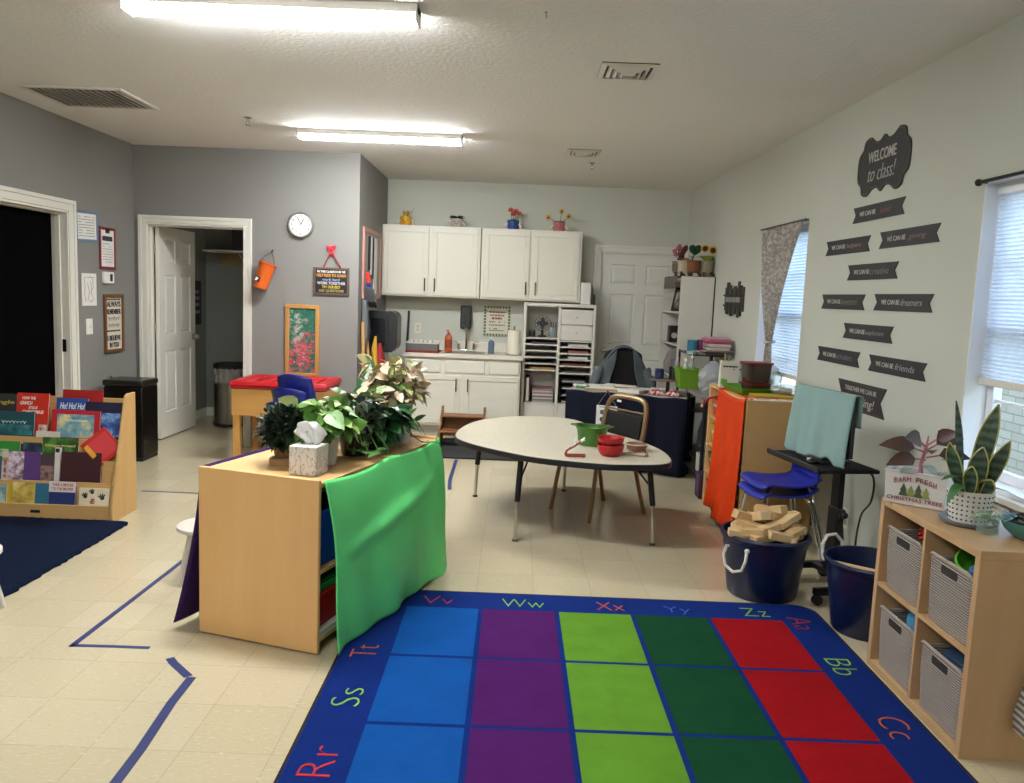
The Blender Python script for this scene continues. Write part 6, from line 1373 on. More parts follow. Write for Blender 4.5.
def block(k, x, y, z, L, w, h, rz, ry, tri=False):
    t = thing('wooden_block', 'pale wooden building block in the heap filling the navy tub', 'block', (x, y, z), 0, 'wooden blocks heaped in the navy tub'); t.rotation_euler = (0, R_(ry), R_(rz))
    g = G()
    if tri: g.prism([(-L/2,-h/2),(L/2,-h/2),(0,h/2)], -w/2, w/2)
    else: g.cbox((0,0,0),(L,w,h))
    o = g.build('block', BLK[k % 2], t, .003); return t
bx, by = 1.365, 4.19
bl = [(-.16,-.03,.34,.15,.05,.035,75,6),(-.10,-.12,.35,.15,.05,.035,-38,-8),(.02,-.16,.345,.14,.05,.035,6,10),(.10,-.12,.35,.13,.05,.035,40,-10),(.16,-.02,.345,.13,.05,.035,85,8),(.05,.13,.35,.14,.05,.035,-15,0),(-.13,-.09,.33,.20,.05,.03,-8,4),(-.05,-.14,.33,.16,.05,.035,20,-6),(.05,-.14,.33,.15,.05,.03,-30,6),(.13,-.08,.33,.14,.05,.03,60,8),(-.14,.03,.33,.14,.05,.03,70,0),(.14,.05,.33,.15,.05,.03,-60,6),(-.06,.10,.33,.16,.05,.035,10,0),(.06,.10,.33,.16,.05,.03,-25,5),(0,0,.325,.2,.06,.03,40,0),
      (-.10,-.05,.365,.15,.05,.035,-25,10),(.0,-.09,.37,.17,.05,.035,25,-12),(.10,-.04,.37,.14,.045,.04,-35,14),(-.07,.05,.37,.13,.05,.04,60,-8),(.05,.05,.375,.15,.05,.035,-70,10),(.12,.03,.375,.13,.05,.03,20,-18),
      (-.12,.0,.40,.12,.05,.04,15,18),(-.045,-.03,.41,.14,.055,.04,-75,-20),(.03,-.02,.41,.12,.05,.04,40,16),(.09,-.06,.405,.16,.045,.03,28,-22),(-.02,.05,.42,.12,.05,.045,80,22),(.07,.06,.42,.11,.05,.045,-55,-16),(.13,-.01,.415,.1,.045,.03,65,20)]
for k, b in enumerate(bl): block(k, bx+b[0]*1.03, by+b[1]*1.03, b[2]+.012, b[3]*.86, b[4]*1.12, b[5]*1.15, b[6], b[7], tri=(k in (14, 20)))
for k, (dx, dy, L, rz, z, lab) in enumerate(((-.02,.03,.30,-38,.285,'longer plank lying across the navy tub beside the cube shelf'), (.01,-.035,.26,-30,.27,'shorter plank lying in the navy tub beside the cube shelf'))):
    t = thing('wooden_plank', lab, 'plank', (1.71+dx, 3.735+dy, z), R_(rz), 'planks in the second navy tub'); G().cbox((0,0,0),(L,.055,.022)).build('plank', BLK[k], t, .003); G().cbox((L/2+.0008,0,0),(.0015,.05,.018)).build('end_grain', M('#b08a58', .7), t)
# --- cube shelf
SX0, SX1, SY0, SY1, SH = 1.578, 1.995, 2.635, 3.375, .735
OAK = wood('#b8946a', '#c7a57c', 2, .8, name='oak_laminate'); OAKH = wood('#b8946a', '#c7a57c', 1, .8, name='oak_laminate_board')
t = thing('cube_shelf', 'oak-look cube shelf of four cubes holding grey baskets, under the window', 'shelf', (SX0, SY0, 0)); sd, sw = SX1-SX0, SY1-SY0
G().box(0, sd, 0, .03, 0, SH-.03).build('side_panel', OAK, t, .002); G().box(0, sd, sw-.03, sw, 0, SH-.03).build('side_panel', OAK, t, .002)
G().box(0, sd, 0, sw, SH-.03, SH).build('top', OAKH, t, .002); G().box(0, sd, .03, sw-.03, .0, .03).build('bottom_board', OAKH, t, .002)
G().box(.002, sd-.01, .03, sw-.03, SH/2-.008, SH/2+.008).build('shelf_board', OAKH, t, .001)
for a, b in ((.03, SH/2-.008), (SH/2+.008, SH-.03)): G().box(.002, sd-.01, sw/2-.008, sw/2+.008, a, b).build('divider', OAK, t, .001)
G().box(sd-.008, sd, .03, sw-.03, .03, SH-.03).build('back_panel', OAK, t)
q = NT('woven_plastic'); w1 = q.new('TexWave'); w1.bands_direction = 'Z'; w1.inputs['Scale'].default_value = 32; q.link(q.coord(), w1.inputs[0]); w2 = q.new('TexWave'); w2.bands_direction = 'Y'; w2.inputs['Scale'].default_value = 11; q.link(q.coord(), w2.inputs[0])
mm = q.new('Math', operation='MULTIPLY'); q.link(w1.outputs[0], mm.inputs[0]); q.link(w2.outputs[0], mm.inputs[1]); q.set(q.mix(w1.outputs[0], '#8f857a', '#b9aea2'), .55); q.bump(w1.outputs[0], .9, .006); WOV = q.m
def basket(label, yc, z):
    t = thing('woven_basket', label, 'basket', (SX0+.012, yc, z), 0, 'grey woven baskets in the cube shelf'); w, d, h = .295, .36, .275
    g = G(); e = .94
    def sq(s, zz, dip=0): 
        o = []
        P4 = [(q[0], q[1]) for q in rr(0+(1-s)*.1, d-(1-s)*.1, -w/2*s, w/2*s, .025, 0)]
        for x, y in P4:
            fx = abs(x/d*2 - 1); fy = abs(y/(w/2)); dz = dip*(1 - max(0, fx-.25)/.75*.55) if fy > fx else dip*.5*fy**3
            o.append((x, y, zz - dz))
        return o
    g.skin([g.ring(sq(e, 0)), g.ring(sq(1.0, h-.12, 0.0)), g.ring(sq(1.0, h, .085)), g.ring([(x*.97+.005, y*.97, z_) for x, y, z_ in sq(1.0, h, .085)]), g.ring([(x*.94+.01, y*.93, z_) for x, y, z_ in sq(e, .012)])])
    b = g.build('body', WOV, t)
    g = G(); L_ = [Vector(p) for p in sq(1.005, h, .085)]; g.tube(L_ + [L_[0]], .006, 8); g.build('rim', M('#a89d91', .5), t)
    g = G(); g.prism([(y, z_) for y, z_ in [(-.05,h-.075),(.05,h-.075),(.055,h-.06),(.05,h-.045),(-.05,h-.045),(-.055,h-.06)]], -.002, .006, 'yz'); g.build('handle_slot', M('#2d2925', .8), t)
    return t
ya, yb = SY0+.03+.165, SY1-.03-.165
basket('grey woven basket with red and orange toys, top far cube', yb, SH/2+.010); basket('grey woven basket with a green bowl, top near cube', ya, SH/2+.010); basket('grey woven basket with a blue ribbed toy, bottom far cube', yb, .032); basket('grey woven basket with a dark blue lid, bottom near cube', ya, .032)
ZB = SH/2 + .022
t = thing('pompom', 'red fluffy pompom in the top far basket', 'pompom', (SX0+.09, yb-.065, ZB+.262)); g = G()
for k in range(160): a = rnd.uniform(0,2*PI); b = math.acos(rnd.uniform(-1,1)); d = Vector((math.sin(b)*math.cos(a), math.sin(b)*math.sin(a), math.cos(b))); g.tube([d*.02, d*.05], [.007,.004], 4)
g.build('fluff', M('#b81f1c', .9, .15), t); G().ball((0,0,0), .035, 8).build('core', M('#9c1a18', .9), t)
t = thing('orange_ball', 'orange soft ball beside the red pompom in the basket', 'ball', (SX0+.10, yb-.105, ZB+.215)); G().ball((0,0,0), .045, 10).build('ball', M('#c85a3a', .7, .12), t); G().tube([(.046*math.cos(2*PI*k/20), 0, .046*math.sin(2*PI*k/20)) for k in range(21)], .003, 5).build('seam', M('#a8442a', .7), t)
t = thing('cloth_toy', 'brown and white cloth toy at the back of the top far basket', 'toy', (SX0+.20, yb, ZB+.235)); g = G(); g.ball((0,.05,0), .055, 9); g.ball((.02,-.02,.02), .05, 9); g.build('body', M('#7d6454', .9, .2, 20), t); G().ball((-.03,.06,.035), .03, 8).build('white_patch', M('#cfc8be', .9), t)
t = thing('green_bowl', 'bright green bowl tilted in the top near basket', 'bowl', (SX0+.14, ya-.03, ZB+.225)); t.rotation_euler = (.2,-.35,0); G().lathe([(.04,-.03),(.09,.0),(.105,.05),(.10,.05),(.085,.006),(.04,-.02)], n=28).build('bowl', M('#4f9a24', .4), t); G().lathe([(.106,.046),(.108,.051),(.10,.053)], n=28, cap0=False, cap1=False).build('rim', M('#5fae2c', .4), t)
t = thing('teal_weave', 'teal woven toy beside the green bowl in the basket', 'toy', (SX0+.085, ya-.095, ZB+.215)); q = NT('teal_weave'); w1 = q.new('TexChecker'); w1.inputs['Scale'].default_value = 70; w1.inputs[1].default_value = (*lin('#1f6f96'),1); w1.inputs[2].default_value = (*lin('#0f4a72'),1); q.link(q.coord(), w1.inputs[0]); q.set(w1.outputs[0], .6); G().box(-.05,.07,-.035,.035,-.03,.045).build('body', q.m, t, .02); G().tube([(-.04,0,.045),(0,0,.06),(.05,0,.045)], .006, 6).build('loop', M('#0f4a72', .6), t)
t = thing('blue_ribbed_toy', 'light blue ribbed toy tube sticking out of the bottom far basket', 'toy', (SX0+.15, yb-.04, .27)); g = G(); prof = []
for k in range(24): prof.append((.075+.006*(k%2), -.07+.0075*k))
g.lathe(prof, n=22); t.rotation_euler = (R_(60), 0, R_(20)); g.build('tube', M('#2f86b0', .5), t); G().lathe([(.05,.112),(.05,.118)], n=22).build('end_cap', M('#23688c', .5), t)
t = thing('storage_tray', 'dark blue lid tilted in the bottom near basket', 'lid', (SX0+.165, ya-.01, .295)); t.rotation_euler = (R_(-8), R_(-22), 0); G().box(-.13,.13,-.12,.12,-.008,.012).build('lid', M('#1d3348', .4), t, .01); G().box(-.11,.11,-.10,.10,.0125,.018).build('panel', M('#253f58', .4), t, .004)
# things on the cube shelf
t = thing('tin_planter', 'white planter box lettered farm fresh Christmas trees', 'planter', (1.672, 3.265, SH+.001), R_(-39)); w, d, h = .235, .13, .135
TIN = M('#d8d6d2', .45, .04, name='white_tin'); g = G(); g.skin([g.ring([(-w/2*.94,-d/2*.9,0),(w/2*.94,-d/2*.9,0),(w/2*.94,d/2*.9,0),(-w/2*.94,d/2*.9,0)]), g.ring([(-w/2,-d/2,h),(w/2,-d/2,h),(w/2,d/2,h),(-w/2,d/2,h)]), g.ring([(-w/2+.006,-d/2+.006,h),(w/2-.006,-d/2+.006,h),(w/2-.006,d/2-.006,h),(-w/2+.006,d/2-.006,h)]), g.ring([(-w/2*.9,-d/2*.85,.02),(w/2*.9,-d/2*.85,.02),(w/2*.9,d/2*.85,.02),(-w/2*.9,d/2*.85,.02)])]); g.build('box', TIN, t, .003)
G().box(-w/2+.012,w/2-.012,-d/2+.012,d/2-.012,h-.03,h-.02).build('soil', M('#4a4540', .9, .3, 60), t); G().tube([(-w/2,-d/2,h),(w/2,-d/2,h),(w/2,d/2,h),(-w/2,d/2,h),(-w/2,-d/2,h)], .004, 6).build('rolled_rim', TIN, t)
MRD = M('#8f3a44', .6); yf_ = lambda z: -d/2*(.9+.1*z/h) - .0012
arch = 'FARM FRESH'
for k, ch in enumerate(arch):
    if ch == ' ': continue
    u = (k-4.5)/4.5; text(ch, .024, MRD, t, (u*.072, yf_(.11)-.001, .108 - .012*u*u), .0125 if ch != 'M' else .015, name='letter', height=.02)
text('CHRISTMAS TREES', .02, MRD, t, (0, yf_(.02)-.0015, .024), .205, height=.015)
for k, (x, c, hh) in enumerate(((-.042,'#4a5a34',.052),(-.014,'#8a944f',.046),(.014,'#4a5a34',.056),(.042,'#8a944f',.046))): 
    g = G(); g.prism([(x-.017,.038),(x+.017,.038),(x+.008,.038+hh*.4),(x+.013,.038+hh*.4),(x,.038+hh),(x-.013,.038+hh*.4),(x-.008,.038+hh*.4)], yf_(.06)-.002, yf_(.06)-.0005); g.build('printed_tree', M(c, .6), t)
MAR = leafm('#4a2a26', .2); MAR2 = leafm('#5a4030', .2); PKS = M('#b5707a', .5)
t2 = thing('rubber_plant', 'maroon-leaved plant with pink stems growing in the white planter box', 'plant', (1.682, 3.275, SH+.112))
G().tube([(0,0,0),(.0,.01,.05),(.01,.0,.12),(.015,0,.17)], [.010,.008,.006,.003], 8).build('stem', PKS, t2)
for k, (a, e, L, W, z) in enumerate(((175,.35,.15,.075,.10),(10,.55,.14,.07,.11),(215,.55,.15,.075,.12),(300,.8,.12,.06,.13),(195,.12,.14,.07,.07),(335,.3,.12,.06,.08),(250,.35,.11,.06,.10))):
    a = R_(a); d = (math.cos(a), math.sin(a), e); st = Vector((.012,0,z)); tip = st + Vector(d).normalized()*.05
    G().tube([st, tip], .004, 6).build('leaf_stalk', PKS, t2); G().leaf(tip, d, L, W, .3, .2, up=(-.25,-.75,.6)).build('leaf', MAR if k % 2 else MAR2, t2)
G().leaf((.0,0,.05), (.25,-.9,.0), .09, .05, .3).build('pale_leaf', leafm('#7d9a86'), t2); G().leaf((-.05,-.02,.04), (-.8,-.5,.1), .08, .04, .3).build('pale_leaf', leafm('#8aa394'), t2)
px_, py_ = 1.728, 2.99
t = thing('saucer', 'grey saucer under the spotted white pot', 'saucer', (px_+.0, py_, SH+.001)); G().lathe([(.075,0),(.095,.004),(.102,.016),(.098,.018),(.09,.008),(.07,.006)], n=34).build('dish', M('#77787c', .45), t); G().lathe([(.101,.0155),(.103,.0175),(.1,.0185)], n=34, cap0=False, cap1=False).build('rim', M('#85868a', .45), t)
t = thing('snake_plant', 'tall snake plant in a white pot with rows of dark dots', 'plant', (px_, py_, SH+.0085)); G().lathe([(.060,0),(.067,.004),(.079,.115),(.079,.122),(.073,.122),(.070,.105)], n=34).build('pot', M('#dcd8d0', .5, .03), t)
g = G()
for j in range(6):
    z = .016 + .018*j; r = .0675 + .012*z/.115
    for k in range(26): a = 2*PI*(k+.5*(j%2)*0)/26; g.cbox((r*math.cos(a), r*math.sin(a), z), (.004,.0085,.0085), Matrix.Translation((0,0,0)) @ Matrix.Rotation(0,4,'Z')) if False else g.tube([Vector(((r-.001)*math.cos(a),(r-.001)*math.sin(a),z)), Vector(((r+.0012)*math.cos(a),(r+.0012)*math.sin(a),z))], .0036, 6)
g.build('dots', M('#2b2a2c', .6), t); G().lathe([(.069,.103),(.004,.108)], n=20, cap0=False).build('soil', M('#2b221b', .95, .3, 60), t)
q = NT('banded_leaf'); co = q.coord(); wv = q.new('TexWave'); wv.bands_direction = 'Z'; wv.inputs['Scale'].default_value = 9; wv.inputs['Distortion'].default_value = 5; wv.inputs['Detail'].default_value = 3; q.link(co, wv.inputs[0]); q.set(q.mix(wv.outputs[0], '#24372a', '#4a5f4a'), .4); SNK = q.m; YEL = M('#a8a45a', .4, .1)
def blade(d, L, W, c, tw=0.0, edge=True):
    g = G(); d = Vector(d).normalized(); side0 = Vector((math.cos(tw), math.sin(tw), 0)); rows = []; er = []
    for k in range(13):
        v = k/12; w_ = W/2*(math.sin(PI*min(1, .2+.8*v))**.7 if v < 1 else 0.02); w_ = W/2*(.55+.45*math.sin(PI*min(.5, v)))*(1 - max(0, (v-.55)/.45)**2*.97); p = Vector(c) + d*L*v + Vector((0,0,-.02*v*v)); sd_ = (side0 - d*side0.dot(d)).normalized(); nn = sd_.cross(d)
        rows.append([p - sd_*w_ + nn*w_*.35, p, p + sd_*w_ + nn*w_*.35]); 
    V = [[g.bm.verts.new(q_) for q_ in r] for r in rows]
    for a, b in zip(V, V[1:]):
        for k in (0,1): g._f([a[k],a[k+1],b[k+1],b[k]])
    lf_ = g.build('leaf', SNK, t, solid=.004)
    if edge:
        g = G(); g.tube([r[0] for r in rows], .0042, 5, flat=.6); g.tube([r[2] for r in rows], .0042, 5, flat=.6); g.build('leaf_margin', YEL, lf_)
blade((-.03,.2,1), .36, .035, (-.03,.02,.11), R_(20), False); blade((.15,-.05,1), .36, .065, (.01,.01,.11), R_(-50)); blade((-.26,.15,1), .21, .055, (-.03,.0,.11), R_(-60)); blade((.02,-.1,1), .20, .065, (.0,-.02,.11), R_(-45)); blade((.24,-.2,1), .24, .05, (.03,-.02,.11), R_(-40)); blade((-.1,-.15,1), .13, .05, (-.02,-.03,.11), R_(-55)); blade((.1,-.3,.8), .09, .055, (.02,-.04,.11), R_(-50))
g = G(); g.leaf((.02,-.02,.13), (.9,-.5,.35), .15, .022, .5, .3); g.leaf((-.02,0,.15), (-.9,-.3,.5), .14, .05, .4, .3); g.leaf((-.04,-.02,.14), (-.9,-.6,.15), .11, .045, .7, .3); g.leaf((-.03,.02,.2), (-.8,.3,.5), .09, .05, .3, .3); g.build('broad_leaves', leafm('#4f7a4a', .2), t)
t = thing('glass_jar', 'small clear glass jar with a pale green cutting in water', 'jar', (1.725, 2.86, SH+.001)); JG = glass('#eef5f2', .02, .1)
G().lathe([(.032,0),(.037,.004),(.037,.07),(.034,.074),(.0345,.07),(.034,.006)], n=26).build('jar', JG, t); foliage(t, (0,0,.045), 16, .02, (.03,.06), (.008,.014), [leafm('#8fae86'), leafm('#b3c4a3')], up=(.4,1.6), droop=(0,.3), name='cutting', smat=leafm('#9bb28a'))
TL = M('#3f7f7a', .35, .05, name='teal_glaze'); bxp = (1.862, 2.80)
t = thing('succulent_bowl', 'wide teal bowl of succulents at the right end of the cube shelf', 'plant', (*bxp, SH+.001)); G().lathe([(.06,0),(.07,.004),(.10,.03),(.115,.06),(.118,.063),(.112,.064),(.095,.035),(.05,.02)], n=36).build('bowl', TL, t); G().lathe([(.108,.05),(.06,.056),(.004,.058)], n=24, cap0=False).build('soil', M('#3c332c', .95, .35, 70, bump=.5), t)
for k, (x, y, r, c) in enumerate(((-.06,-.02,.035,'#5d6e58'),(.0,-.05,.032,'#7d8a6a'),(.03,.03,.04,'#54705a'),(-.03,.05,.03,'#7a5d58'),(.06,-.02,.03,'#8a9a78'))):
    g = G()
    for j in range(3):
        for i in range(8): a = 2*PI*i/8 + j*.4; g.leaf((x,y,.058+.006*j), (math.cos(a), math.sin(a), .25+.5*j), r*(1-.2*j), r*.5, 0, .4)
    g.build('rosette', M(c, .5, .15), t)
g = G(); st_ = G()
for k in range(10): a = R_(150+k*12); g.leaf((-.06,.02,.06), (math.cos(a), math.sin(a), .7+.3*math.sin(k)), .10, .012, .4, .2)
g.build('spiky_leaves', leafm('#5d8a6d'), t)
# chevron bag hanging on the near side of the cube shelf
q = NT('chevron_print'); co = q.coord(); sx = q.new('SeparateXYZ'); q.link(co, sx.inputs[0])
pp = q.new('Math', operation='PINGPONG'); q.link(sx.outputs[0], pp.inputs[0]); pp.inputs[1].default_value = .022
ad = q.new('Math', operation='ADD'); q.link(sx.outputs[2], ad.inputs[0]); q.link(pp.outputs[0], ad.inputs[1]); md = q.new('Math', operation='PINGPONG'); q.link(ad.outputs[0], md.inputs[0]); md.inputs[1].default_value = .012
q.set(q.ramp(md.outputs[0], (.0062, '#6d6a66'), (.0068, '#cfcac2')), .9); 
t = thing('chevron_bag', 'grey and white chevron cloth bag hanging beside the cube shelf', 'bag', (1.86, SY0-.045, .10)); g = G()
def cb(s, y): return [(-.125*s-.0,y,.03),(-.10*s,y,.004),(.1,y,.0),(.11,y,.4),(.0,y,.46),(-.05*s,y,.40),(-.10*s,y,.2),(-.13*s,y,.08)]
g.skin([g.ring(cb(.93,.038)), g.ring(cb(1,.02)), g.ring(cb(1,-.015)), g.ring(cb(.9,-.035))]); g.build('bag', q.m, t, .012); G().tube([(-.03,0,.42),(.0,.02,.56),(.05,.03,.60),(.07,0,.44)], .006, 6).build('loop', M('#6d6a66', .9), t)
# --- wall decals
DEC = M('#2c2a2b', .6, .12, 6, name='chalkboard_print'); LTX = M('#b9b6ae', .6)
def banner(label, y, z, s1, s2, c2, w=.62, h=.09):
    t = thing('wall_banner', label, 'banner', onright(y, z, .001), RWA, 'black ribbon banners on the right wall')
    G().prism([(-w/2,-h/2),(w/2,-h/2),(w/2-.035,0),(w/2,h/2),(-w/2,h/2),(-w/2+.035,0)], -.004, 0).build('ribbon', DEC, t)
    text(s1, .04, LTX, t, (-.12, -.0045, 0), .20, height=.026, bold=.0004, depth=.0005); text(s2, .045, M(c2, .6), t, (.10, -.0045, 0), min(.22, .026*len(s2)+.02), shear=.25, height=.034, depth=.0005); return t
C1, C2, C3 = 4.645, 5.01, 4.275
banner('black ribbon banner reading we can be kind, under the welcome plaque', C1, 2.063, 'WE CAN BE', 'kind', '#7a4a4a'); banner('black ribbon banner reading we can be giving', C3, 1.896, 'WE CAN BE', 'giving', '#8a5f58'); banner('black ribbon banner reading we can be helpers', C2, 1.890, 'WE CAN BE', 'helpers', '#9a6f70')
banner('black ribbon banner reading we can be creative', C1+.01, 1.729, 'WE CAN BE', 'creative', '#77736a'); banner('black ribbon banner reading we can be inventors', C2, 1.556, 'WE CAN BE', 'inventors', '#6d7358'); banner('black ribbon banner reading we can be dreamers', C3, 1.558, 'WE CAN BE', 'dreamers', '#8f9496')
banner('black ribbon banner reading we can be explorers', C1, 1.386, 'WE CAN BE', 'explorers', '#7f838a'); banner('black ribbon banner reading we can be scholars', C2, 1.224, 'WE CAN BE', 'scholars', '#6d6478'); banner('black ribbon banner reading we can be friends', C3, 1.222, 'WE CAN BE', 'friends', '#9a94a5')
t = thing('wall_banner', 'larger black ribbon banner reading together we can be anything', 'banner', onright(4.655, 1.012, .001), RWA, 'black ribbon banners on the right wall'); w, h = .62, .165
G().prism([(-w/2,-h/2),(w/2,-h/2),(w/2-.06,0),(w/2,h/2),(-w/2,h/2),(-w/2+.06,0)], -.004, 0).build('ribbon', DEC, t); text('TOGETHER WE CAN BE', .03, LTX, t, (.0, -.0045, .04), .40, height=.026, depth=.0005); text('anything!', .06, LTX, t, (.02, -.0045, -.025), .33, shear=.25, height=.065, depth=.0005)
g = G()
for k in range(20): g.box(-w/2+.02+k*.029, -w/2+.032+k*.029, -.0046, -.004, h/2-.012, h/2-.006); g.box(-w/2+.02+k*.029, -w/2+.032+k*.029, -.0046, -.004, -h/2+.006, -h/2+.012)
g.build('dotted_edge', M('#5d4a3a', .6), t, smooth=False)
t = thing('welcome_plaque', 'black scalloped plaque reading welcome to class', 'plaque', onright(4.63, 2.325, .001), RWA)
P1 = [(-.31,.0),(-.30,.07),(-.255,.105),(-.235,.15),(-.17,.165),(-.11,.135),(-.05,.13),(-.0,.155),(.05,.13),(.11,.135),(.17,.165),(.235,.15),(.255,.105),(.30,.07),(.31,.0)]
P1 = [(x, z) for x, z in P1]; full = P1 + [(x, -z) for x, z in reversed(P1[1:-1])]
sm = catmull([(x, z) for x, z in full], 5); poly = [(p.x, p.y*1.0) for p in sm]
G().prism(poly, -.006, 0).build('board', DEC, t); g = G(); g.tube([(x*.95, -.0065, z*.93) for x, z in poly] + [(poly[0][0]*.95, -.0065, poly[0][1]*.93)], .003, 5); g.build('gold_edge', M('#4f4638', .5, .3, 40), t)
text('WELCOME', .06, LTX, t, (-.01, -.007, .045), .33, height=.062, bold=.0006); text('to class!', .07, LTX, t, (.0, -.007, -.05), .32, shear=.3, height=.085, bold=-.001)
t = thing('plank_art', 'dark weathered plank sign with ragged ends beside the bookcase', 'sign', onright(7.265, 1.555, .001), RWA)
hs = [(-.26,.11,-.10,.05),(-.20,.155,-.13,.06),(-.135,.13,-.12,.06),(-.07,.10,-.145,.06),(.0,.12,-.13,.07),(.065,.10,-.12,.055),(.12,.16,-.155,.05),(.18,.125,-.14,.06),(.245,.11,-.10,.06)]
for k, (x, a, b, w) in enumerate(hs): G().box(x-w/2, x+w/2, -.014-.004*(k%2), 0, b, a).build('plank', M('#2f2d2b' if k % 2 else '#45423e', .8, .35, 14), t, .002)
g = G(); g.box(-.30,.28,-.024,-.0185,.03,.045); g.box(-.30,.28,-.024,-.0185,-.06,-.045); g.build('batten', M('#1d1c1b', .7), t)
lines(t, -.22, .22, [.0], M('#8a867e', .7), -.0225, .045, ragged=0)
# --- curtain on the far window
q = NT('mosaic_curtain'); co = q.coord(); vo = q.new('TexVoronoi'); vo.inputs['Scale'].default_value = 34; mp = q.new('Mapping'); mp.inputs['Scale'].default_value = (1,1,1.7); q.link(co, mp.inputs[0]); q.link(mp.outputs[0], vo.inputs[0]); sep = q.new('SeparateColor'); q.link(vo.outputs['Color'], sep.inputs[0])
q.set(q.ramp(sep.outputs[0], (.22,'#968f87'),(.30,'#c6bdb2'),(.68,'#e2ddd5'),(.76,'#aaa298')), .9)
trn = q.new('BsdfTranslucent'); trn.inputs[0].default_value = (*lin('#b9b0a4'), 1); mx_ = q.new('MixShader'); mx_.inputs[0].default_value = .4; q.link(q.b.outputs[0], mx_.inputs[1]); q.link(trn.outputs[0], mx_.inputs[2]); q.link(mx_.outputs[0], q.n['Material Output'].inputs[0])
t = thing('curtain', 'patterned grey curtain gathered to a knot across the far window', 'curtain', onright(6.12, 0, .0), RWA)
def cur(u, v):
    # v 0 top .. 1 bottom ; widths along the wall
    z = 2.10 - v*1.22; k = .70
    if v < k: s = v/k; lft = -.40 + s**1.35*.37; rgt = .46 - s**.92*.405
    else: s = (v-k)/(1-k); lft = -.035 - .055*math.sin(PI*min(1,s*.9)) - .0; rgt = .045 + .01*math.sin(PI*s)
    a = math.sin(PI*2*6*u); amp = .010 + .012*min(1, v/k)*(1 if v < k else .8)
    return (lft + (rgt-lft)*u + .02*v*0, -.032 - amp*(a*.5+.5) - (.025*math.sin(PI*v)), z)
G().grid(cur, 72, 44).build('panel', q.m, t, solid=.001); g = G(); g.tube([(.05*math.cos(2*PI*k/16), -.055+.035*math.sin(2*PI*k/16), 2.10-.70*1.22+.004*math.sin(2*PI*k/16)) for k in range(17)], .010, 6); g.build('tie_band', M('#b9b1a6', .8), t)
t = thing('curtain_rod', 'thin rod holding the patterned curtain over the far window', 'curtain rod', onright(6.12, 2.108, .028), RWA); G().tube([(-.47,0,0),(.47,0,0)], .007, 8).build('rod', M('#4a4641', .4, metal=.5), t)
for s in (-1,1): G().tube([(s*.455,0,0),(s*.455,.027,0)], .005, 6).build('bracket', M('#4a4641', .4), t)
t = thing('curtain_rod', 'black rod with a ball end above the near window', 'curtain rod', onright(3.15, 2.083, .03), RWA); G().tube([(-.48,0,0),(.48,0,0)], .008, 8).build('rod', BLACKM, t)
for s in (-1,1): G().ball((s*.49,0,0), .016, 8).build('finial', BLACKM, t); G().tube([(s*.475,0,0),(s*.475,.029,0)], .006, 6).build('bracket', BLACKM, t)
# --- ceiling fittings
VW = M('#d3cdc3', .5, .03, name='vent_paint'); VD = M('#3f3c39', .8)
t = thing('return_vent', 'long louvred return air vent over the left side of the room', 'vent', (-2.93, 5.71, CEIL)); a, b = .34, .29
g = G(); g.box(-a,a,-b,-b+.035,-.014,-.0005); g.box(-a,a,b-.035,b,-.014,-.0005); g.box(-a,-a+.035,-b+.035,b-.035,-.014,-.0005); g.box(a-.035,a,-b+.035,b-.035,-.014,-.0005); g.build('frame', VW, t, .003)
G().box(-a+.03,a-.03,-b+.03,b-.03,-.003,-.001).build('backing', M('#77736d', .8), t)
for k in range(14): x = -a+.055+k*(2*a-.11)/13; G().box(-.015,.015,-b+.034,b-.034,-.0015,.0015,Matrix.Translation((x,0,-.0115)) @ Matrix.Rotation(R_(38),4,'Y')).build('louvre', VW, t)
def svent(label, x, y, s):
    t = thing('supply_vent', label, 'vent', (x, y, CEIL), 0, 'square supply vents on the ceiling')
    G().box(-s,s,-s,s,-.003,-.0005).build('backing', VD, t)
    for k, f in enumerate((1,.72,.52,.33)):
        g = G(); r = s*f; w_ = .028 if k == 0 else .018
        ring = lambda r, z: [(-r,-r,z),(r,-r,z),(r,r,z),(-r,r,z)]
        g.skin([g.ring(ring(r,-.006-(.0 if k==0 else .004))), g.ring(ring(r-w_,-.012-.008*k if k else -.014)), g.ring(ring(r-w_,-.004)), g.ring(ring(r-.001,-.003))], False, False); g.build('frame' if k == 0 else 'louvre_ring', VW, t, smooth=False)
    G().box(-s*.16,s*.16,-s*.16,s*.16,-.02,-.012).build('centre_plate', VW, t, .002)
svent('square white supply vent nearer the camera on the ceiling', .552, 4.56, .15); svent('square white supply vent farther off near the back wall', .525, 7.08, .14)
def sprinkler(label, x, y):
    t = thing('sprinkler', label, 'sprinkler', (x, y, CEIL), 0, 'ceiling sprinkler heads'); G().lathe([(.03,-.0005),(.03,-.006),(.012,-.012),(.012,-.03)], n=16).build('escutcheon', CHROME, t)
    g = G(); g.tube([(-.012,0,-.028),(-.014,0,-.045),(0,0,-.055),(.014,0,-.045),(.012,0,-.028)], .003, 6); g.lathe([(.004,-.055),(.02,-.057),(.02,-.06)], n=12); g.build('deflector', STEEL, t)
sprinkler('sprinkler head on the ceiling left of the far strip light', -2.018, 6.18); sprinkler('sprinkler head on the ceiling near the far supply vent', .645, 7.6); t = thing('ceiling_hook', 'tiny hook in the ceiling right of the near strip light', 'hook', (.082, 3.70, CEIL)); G().tube([(0,0,-.0005),(0,0,-.012),(.006,0,-.018),(.0,0,-.024)], .002, 6).build('hook', STEEL, t); G().cyl((0,0,-.004), .006, .0035, 10).build('base', STEEL, t)
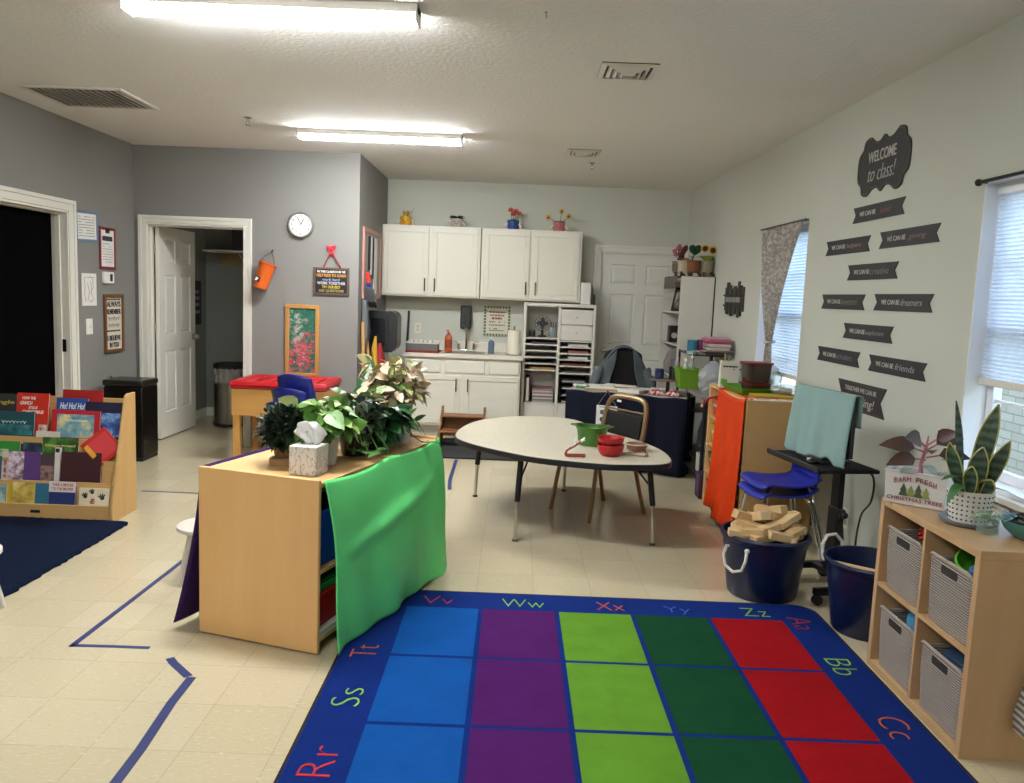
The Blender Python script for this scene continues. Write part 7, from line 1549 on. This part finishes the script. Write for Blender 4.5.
# ================================================================== LIGHT
def strip_light(x0, x1, y, label, lamp=None):
    t = thing('strip_light', label, 'ceiling light', ((x0+x1)/2, y, CEIL), 0, 'long white ceiling strip lights')
    L = x1 - x0
    G().box(-L/2, L/2, -.06, .06, -.04, -.0005).build('housing', M('#e8e4da', .4, .02), t, .004)
    g = G(); prof = [(-.054,-.039),(-.055,-.05),(-.04,-.068),(.04,-.068),(.055,-.05),(.054,-.039)]
    g.skin([g.ring([(-L/2+.012, p[0], p[1]) for p in prof]), g.ring([(L/2-.012, p[0], p[1]) for p in prof])])
    g.build('diffuser', lamp or LIT, t, smooth=False)
    for s in (-1, 1):
        G().box(s*L/2-(.012 if s>0 else 0), s*L/2+(.012 if s<0 else 0), -.062, .062, -.071, -.0005).build('end_cap', M('#e9e5dc', .4, .02), t, .004)
    return t
LIT2 = emit('#fbfdff', 40)
LIT = emit("#fbfdff", 76)
strip_light(-1.745, -.467, 3.707, 'long lit white strip light, nearer of the two on the ceiling')
strip_light(-1.747, -.466, 6.57, 'lit white strip light farther off, over the kitchen end of the room')
for x0 in (-1.745,):
    for y in (.84, -2.0):
        strip_light(x0, x0+1.278, y, 'lit white strip light behind the camera', LIT2)
t = thing('ceiling_lamp', 'small round fill lamp added out of view in the room behind the open white door', 'ceiling light', (-2.3, 8.5, CEIL))  # added fill light, out of view, brightens the room behind the door
G().lathe([(.15,-.02),(.15,0)], n=24).build('base', NICKEL, t); G().lathe([(.02,-.085),(.08,-.075),(.135,-.02)], n=24, cap1=False).build('shade', emit('#fff2e0', 6), t)
w = bpy.data.worlds.new('overcast_sky'); SC.world = w; w.use_nodes = True
nt = w.node_tree; bg = nt.nodes['Background']; sky = nt.nodes.new('ShaderNodeTexSky'); sky.sky_type = 'NISHITA'; sky.sun_disc = False; sky.sun_elevation = R_(35); sky.sun_rotation = R_(200)
mx = nt.nodes.new('ShaderNodeMix'); mx.data_type = 'RGBA'; mx.inputs[0].default_value = .25; mx.inputs[6].default_value = (.86, .94, 1.0, 1)
nt.links.new(sky.outputs[0], mx.inputs[7]); nt.links.new(mx.outputs[2], bg.inputs[0]); bg.inputs[1].default_value = 1.25
SC.view_settings.view_transform = 'Standard'; SC.view_settings.look = 'None'; SC.view_settings.gamma = 1; SC.view_settings.use_curve_mapping = False
SC.view_settings.exposure = 1.15
SC.cycles.use_denoising = True
SC.cycles.max_bounces = 8; SC.cycles.diffuse_bounces = 5; SC.cycles.glossy_bounces = 4; SC.cycles.transmission_bounces = 6; SC.cycles.transparent_max_bounces = 12
SC.cycles.sample_clamp_indirect = 8
